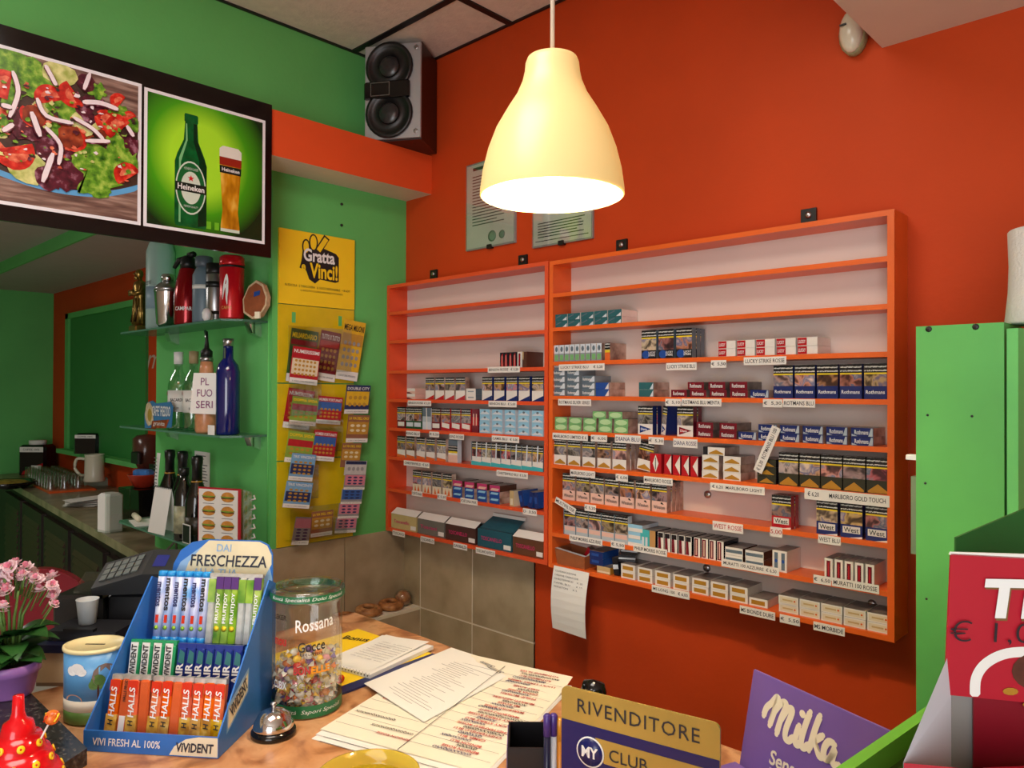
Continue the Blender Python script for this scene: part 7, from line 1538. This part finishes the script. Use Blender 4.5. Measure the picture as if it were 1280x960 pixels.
prof = [(0.136, 0.0), (0.1355, 0.012), (0.131, 0.045), (0.121, 0.085), (0.106, 0.125), (0.086, 0.160), (0.067, 0.190), (0.0565, 0.215), (0.052, 0.235), (0.0505, 0.250), (0.047, 0.259), (0.035, 0.2635), (0.006, 0.2645)]
MB().shell(prof + [(0.006, 0.262)] + [(r - 0.0025, z - 0.0015) for r, z in prof[-2::-1]], 48).build('lamp_shade', M_shade, t)
MB().tube([(0, 0, 0.2635), (0, 0, CEIL - 2.0865)], 0.0042, 10).build('cord', mat('cord_white', (226, 210, 190), 0.5, var=0), t)
MB().lathe([(0.018, 0.205), (0.018, 0.262), (0, 0.262)], 16).build('lamp_holder', M_whitep, t)
M_bulb = bpy.data.materials.new('bulb_glow'); M_bulb.use_nodes = True
bb_ = M_bulb.node_tree.nodes['Principled BSDF']; bb_.inputs['Emission Color'].default_value = c(255, 224, 160); bb_.inputs['Emission Strength'].default_value = 6.0
MB().ball(0, 0, 0.165, 0.028, 0.028, 0.034, 16, 10).build('bulb', M_bulb, t)
ld = bpy.data.lights.new('bulb_light', 'POINT'); ld.energy = 20; ld.color = (1.0, 0.84, 0.60); ld.shadow_soft_size = 0.03
lo_ = bpy.data.objects.new('bulb_light', ld); COL.objects.link(lo_); lo_.location = (PX, PY, 2.0865 + 0.115)

# ================================================================ GREEN CUPBOARD AT THE RIGHT
M_gwood = mat('green_stained_board', (92, 182, 92), 0.5, var=0.09, vscale=6); M_gwood2 = mat('green_door_board', (110, 206, 118), 0.45, var=0.05, vscale=6)
GX0, GX1, GY = 2.1657, 2.3101, -0.46
GT = 1.8452
t = thing('green_cupboard', 'tall narrow bright green wooden cupboard at the right of the cigarette cabinets', 'cupboard', (GX0, GY, 0))
gw = GX1 - GX0
MB().box(0, gw, 0, 0.44, 0.0, GT).build('side_board', M_gwood, t)
d_ = MB().prism([(gw + 0.004, 0.0), (gw + 0.022, -0.004), (gw + 0.150, 0.405), (gw + 0.132, 0.410)], 0.05, GT - 0.012, 'z').build('door', M_gwood2, t)
for (x, z) in ((0.022, GT - 0.006), (0.10, GT - 0.006)): MB().lathe([(0.006, 0), (0.004, 0.001), (0, 0.001)], 8, M=Matrix.Translation((x, 0, z)) @ Matrix.Rotation(PI / 2, 4, 'X')).build('wood_plug', M_black, t)
for (x, z) in ((0.020, GT - 0.17), (0.094, GT - 0.17), (0.016, GT - 0.30), (0.018, GT - 0.52)): MB().lathe([(0.0025, 0), (0.002, 0.001), (0, 0.001)], 8, M=Matrix.Translation((x, 0, z)) @ Matrix.Rotation(PI / 2, 4, 'X')).build('screw_hole', M_black, t)
MB().bbox(-0.022, 0.0, 0.01, 0.03, GT - 0.258, GT - 0.248, 0.002).build('latch', M_whitep, t)
MB().box(-0.012, -0.001, 0.01, 0.03, GT - 0.44, GT - 0.29).build('hinge_plate', mat('hinge_grey_green', (120, 140, 110), 0.5, 0.3, var=0.1), t)
t = thing('paper_roll', 'tall white embossed paper towel roll standing on the green cupboard', 'paper roll', (GX1 + 0.055, GY + 0.095, GT + 0.0005))
MB().lathe([(0.070, 0), (0.0715, 0.003), (0.066, 0.06), (0.0645, 0.11), (0.0665, 0.172), (0.064, 0.175), (0.022, 0.175), (0.022, 0.14)], 40).build('roll', mat('embossed_paper', (228, 226, 220), 0.8, var=0.02, bump=0.6, bscale=160), t)

# ================================================================ NEAR GREEN STAND WITH THE SWEETS BOX
M_gst = mat('green_lacquer', (100, 176, 56), 0.35, var=0.05, vscale=8)
t = thing('green_stand', 'green painted stand with a raised rim, in the near right corner', 'stand', (2.3025, -1.62, 0))
MB().prism([(0.012, 0), (0.60, 0), (0.60, 0.82), (0.090, 0.82)], 0, 1.335, 'z').build('stand_body', mat('stand_green_dark', (70, 110, 40), 0.5, var=0.05), t)
MB().add([(0, 0, 1.30), (0.012, 0, 1.30), (0.090, 0.82, 1.30), (0.078, 0.82, 1.30), (0, 0, 1.36), (0.012, 0, 1.36), (0.090, 0.82, 1.36), (0.078, 0.82, 1.36)], [(3, 2, 1, 0), (4, 5, 6, 7), (0, 1, 5, 4), (1, 2, 6, 5), (2, 3, 7, 6), (3, 0, 4, 7)]).build('rim', M_gst, t)
# rounded dark green card behind the sweets box
Gp = Vector((2.4102, -1.2065, 1.5765))
t = thing('green_card', 'dark green display card with a curved top, behind the red sweets box', 'display card', (Gp.x, Gp.y, 1.3355), 0.75)
MB().prism([(0, 0), (0.20, 0), (0.20, Gp.z - 1.3355 + 0.058), (0.14, Gp.z - 1.3355 + 0.050), (0.07, Gp.z - 1.3355 + 0.030), (0.0, Gp.z - 1.3355)], 0, 0.003, 'y').build('card', mat('card_dark_green', (38, 106, 44), 0.5, var=0.04), t)
# sweets box: red header, white side, wafer bars
Bp = Vector((2.4424, -1.3693, 1.5348))
t = thing('wafer_box', 'red and white wafer bar box with a handwritten price, near right corner', 'box', (Bp.x, Bp.y, 1.3365), 0.70)
hz0 = Bp.z - 1.3365
M_bred = mat('box_crimson', (178, 22, 44), 0.4, var=0.04, vscale=10); M_bred2 = mat('box_dark_red', (132, 14, 34), 0.4, var=0.05)
TZ0 = 1.4786 - 1.3365; TZ1 = 1.5909 - 1.3365
hp = MB().prism([(-0.002, TZ0), (0.17, TZ0 - 0.012), (0.17, TZ1 - 0.006), (0.003, TZ1)], 0.0, 0.002, 'y').build('header_card', M_bred, t)
MB().prism([(0.002, TZ1 - 0.001), (0.06, TZ1 - 0.003), (0.06, TZ1 + 0.0005), (0.003, TZ1 + 0.0012)], 0.0, 0.002, 'y').build('white_edge', M_white, t)
WB = Matrix.Rotation(-0.70, 4, 'Z')
def wl(x, y, z): return WB @ (Vector((x, y, z)) - Vector((Bp.x, Bp.y, 1.3365)))
kA, kB, kE, kF = wl(2.4423, -1.3690, 1.5080), wl(2.4445, -1.3666, 1.4773), wl(2.4343, -1.4523, 1.4514), wl(2.4509, -1.4295, 1.4490)
kD = Vector((kE.x, kE.y, 0.0)); kG = Vector((kF.x, kF.y, 0.0))
MB().add([kA, kB, Vector((kB.x, kB.y, 0)), kD, kE], [(0, 1, 2, 3, 4)]).build('white_side', mat('box_white_card', (220, 226, 234), 0.45, var=0.02), t)
MB().add([(-0.004, 0.006, TZ0 + 0.005), (0.04, 0.008, TZ0 + 0.005), (0.04, 0.008, 0.0), (-0.004, 0.006, 0.0)], [(0, 1, 2, 3)]).build('grey_inside', mat('inner_grey', (140, 140, 136), 0.6, var=0.05), t)
MB().box(0.022, 0.17, 0.003, 0.005, 0.0, TZ0 + 0.004).build('red_panel', M_bred2, t)
MB().add([kE + Vector((0, -0.001, 0.0)), kE + Vector((0.16, -0.02, 0.0)), Vector((kD.x + 0.16, kD.y - 0.021, 0)), Vector((kD.x, kD.y - 0.001, 0))], [(0, 1, 2, 3)]).build('front_lip', M_bred, t)
text('Tr', mat('logo_brown', (120, 90, 50), 0.5, var=0), hp, (0.0535, -0.0012, TZ1 - 0.036), X3, Z3, w=0.050, h=0.032, bold=0.045, shear=0.12, name='logo')
text('Tr', M_whitep, hp, (0.0525, -0.0016, TZ1 - 0.0345), X3, Z3, w=0.050, h=0.031, bold=0.04, shear=0.12, name='logo')
text('onky', M_whitep, hp, (0.112, -0.0016, TZ1 - 0.0385), X3, Z3, w=0.062, h=0.024, bold=0.04, shear=0.12, name='logo')
text('€ 1,00', mat('marker_black', (34, 20, 30), 0.6, var=0), hp, (0.040, -0.002, TZ1 - 0.062), X3, Z3, w=0.078, h=0.019, bold=-0.014, shear=0.05)
lp = [(ribbon(smooth_path([(0.021, TZ1 - 0.113), (0.022, TZ1 - 0.098), (0.030, TZ1 - 0.086), (0.046, TZ1 - 0.078), (0.070, TZ1 - 0.076)], 5), 0.008), M_white),
      (circle(0.076, TZ1 - 0.092, 0.027, 0.017, 20), mat('print_chocolate', (92, 48, 36), 0.4, var=0.3, vscale=60)), (circle(0.078, TZ1 - 0.090, 0.018, 0.011, 16), mat('print_hazelnut', (176, 120, 80), 0.4, var=0.2)),
      (circle(0.048, TZ1 - 0.108, 0.006, 0.003, 10), P_gold), (circle(0.066, TZ1 - 0.118, 0.009, 0.004, 10), P_gold)]
print_layers('box_print', lp, hp, (0, 0, 0), X3, Z3)
text('MON', mat('pale_red_print', (206, 150, 150), 0.5, var=0), t, (0.09, -0.0036, TZ0 + 0.014), X3, Z3, w=0.03, h=0.007)
def bar(k):
    o = thing('wafer_bar', f'red wrapped wafer bar in the near box, {ORD[k]} from left', 'wafer bar', (0, 0, 0), 0, 'red wafer bars in the near box')
    a = 0.70; lx_, ly_ = 0.008 + 0.036 * k, -0.030
    o.location = (Bp.x + lx_ * math.cos(a) - ly_ * math.sin(a), Bp.y + lx_ * math.sin(a) + ly_ * math.cos(a), 1.3372 + 0.068); o.rotation_euler = (0, 0, a - 0.05)
    MB().lathe([(0.010, 0), (0.014, 0.008), (0.014, 0.105), (0.010, 0.11)], 12, M=Matrix.Translation((0, 0.0, 0.015)) @ Matrix.Rotation(PI / 2 - 0.10, 4, 'Y')).build('wrapper', M_bred, o)
    MB().box(-0.012, 0.002, -0.016, 0.016, 0.012, 0.016).build('crimp', M_bred2, o)
bar(0)
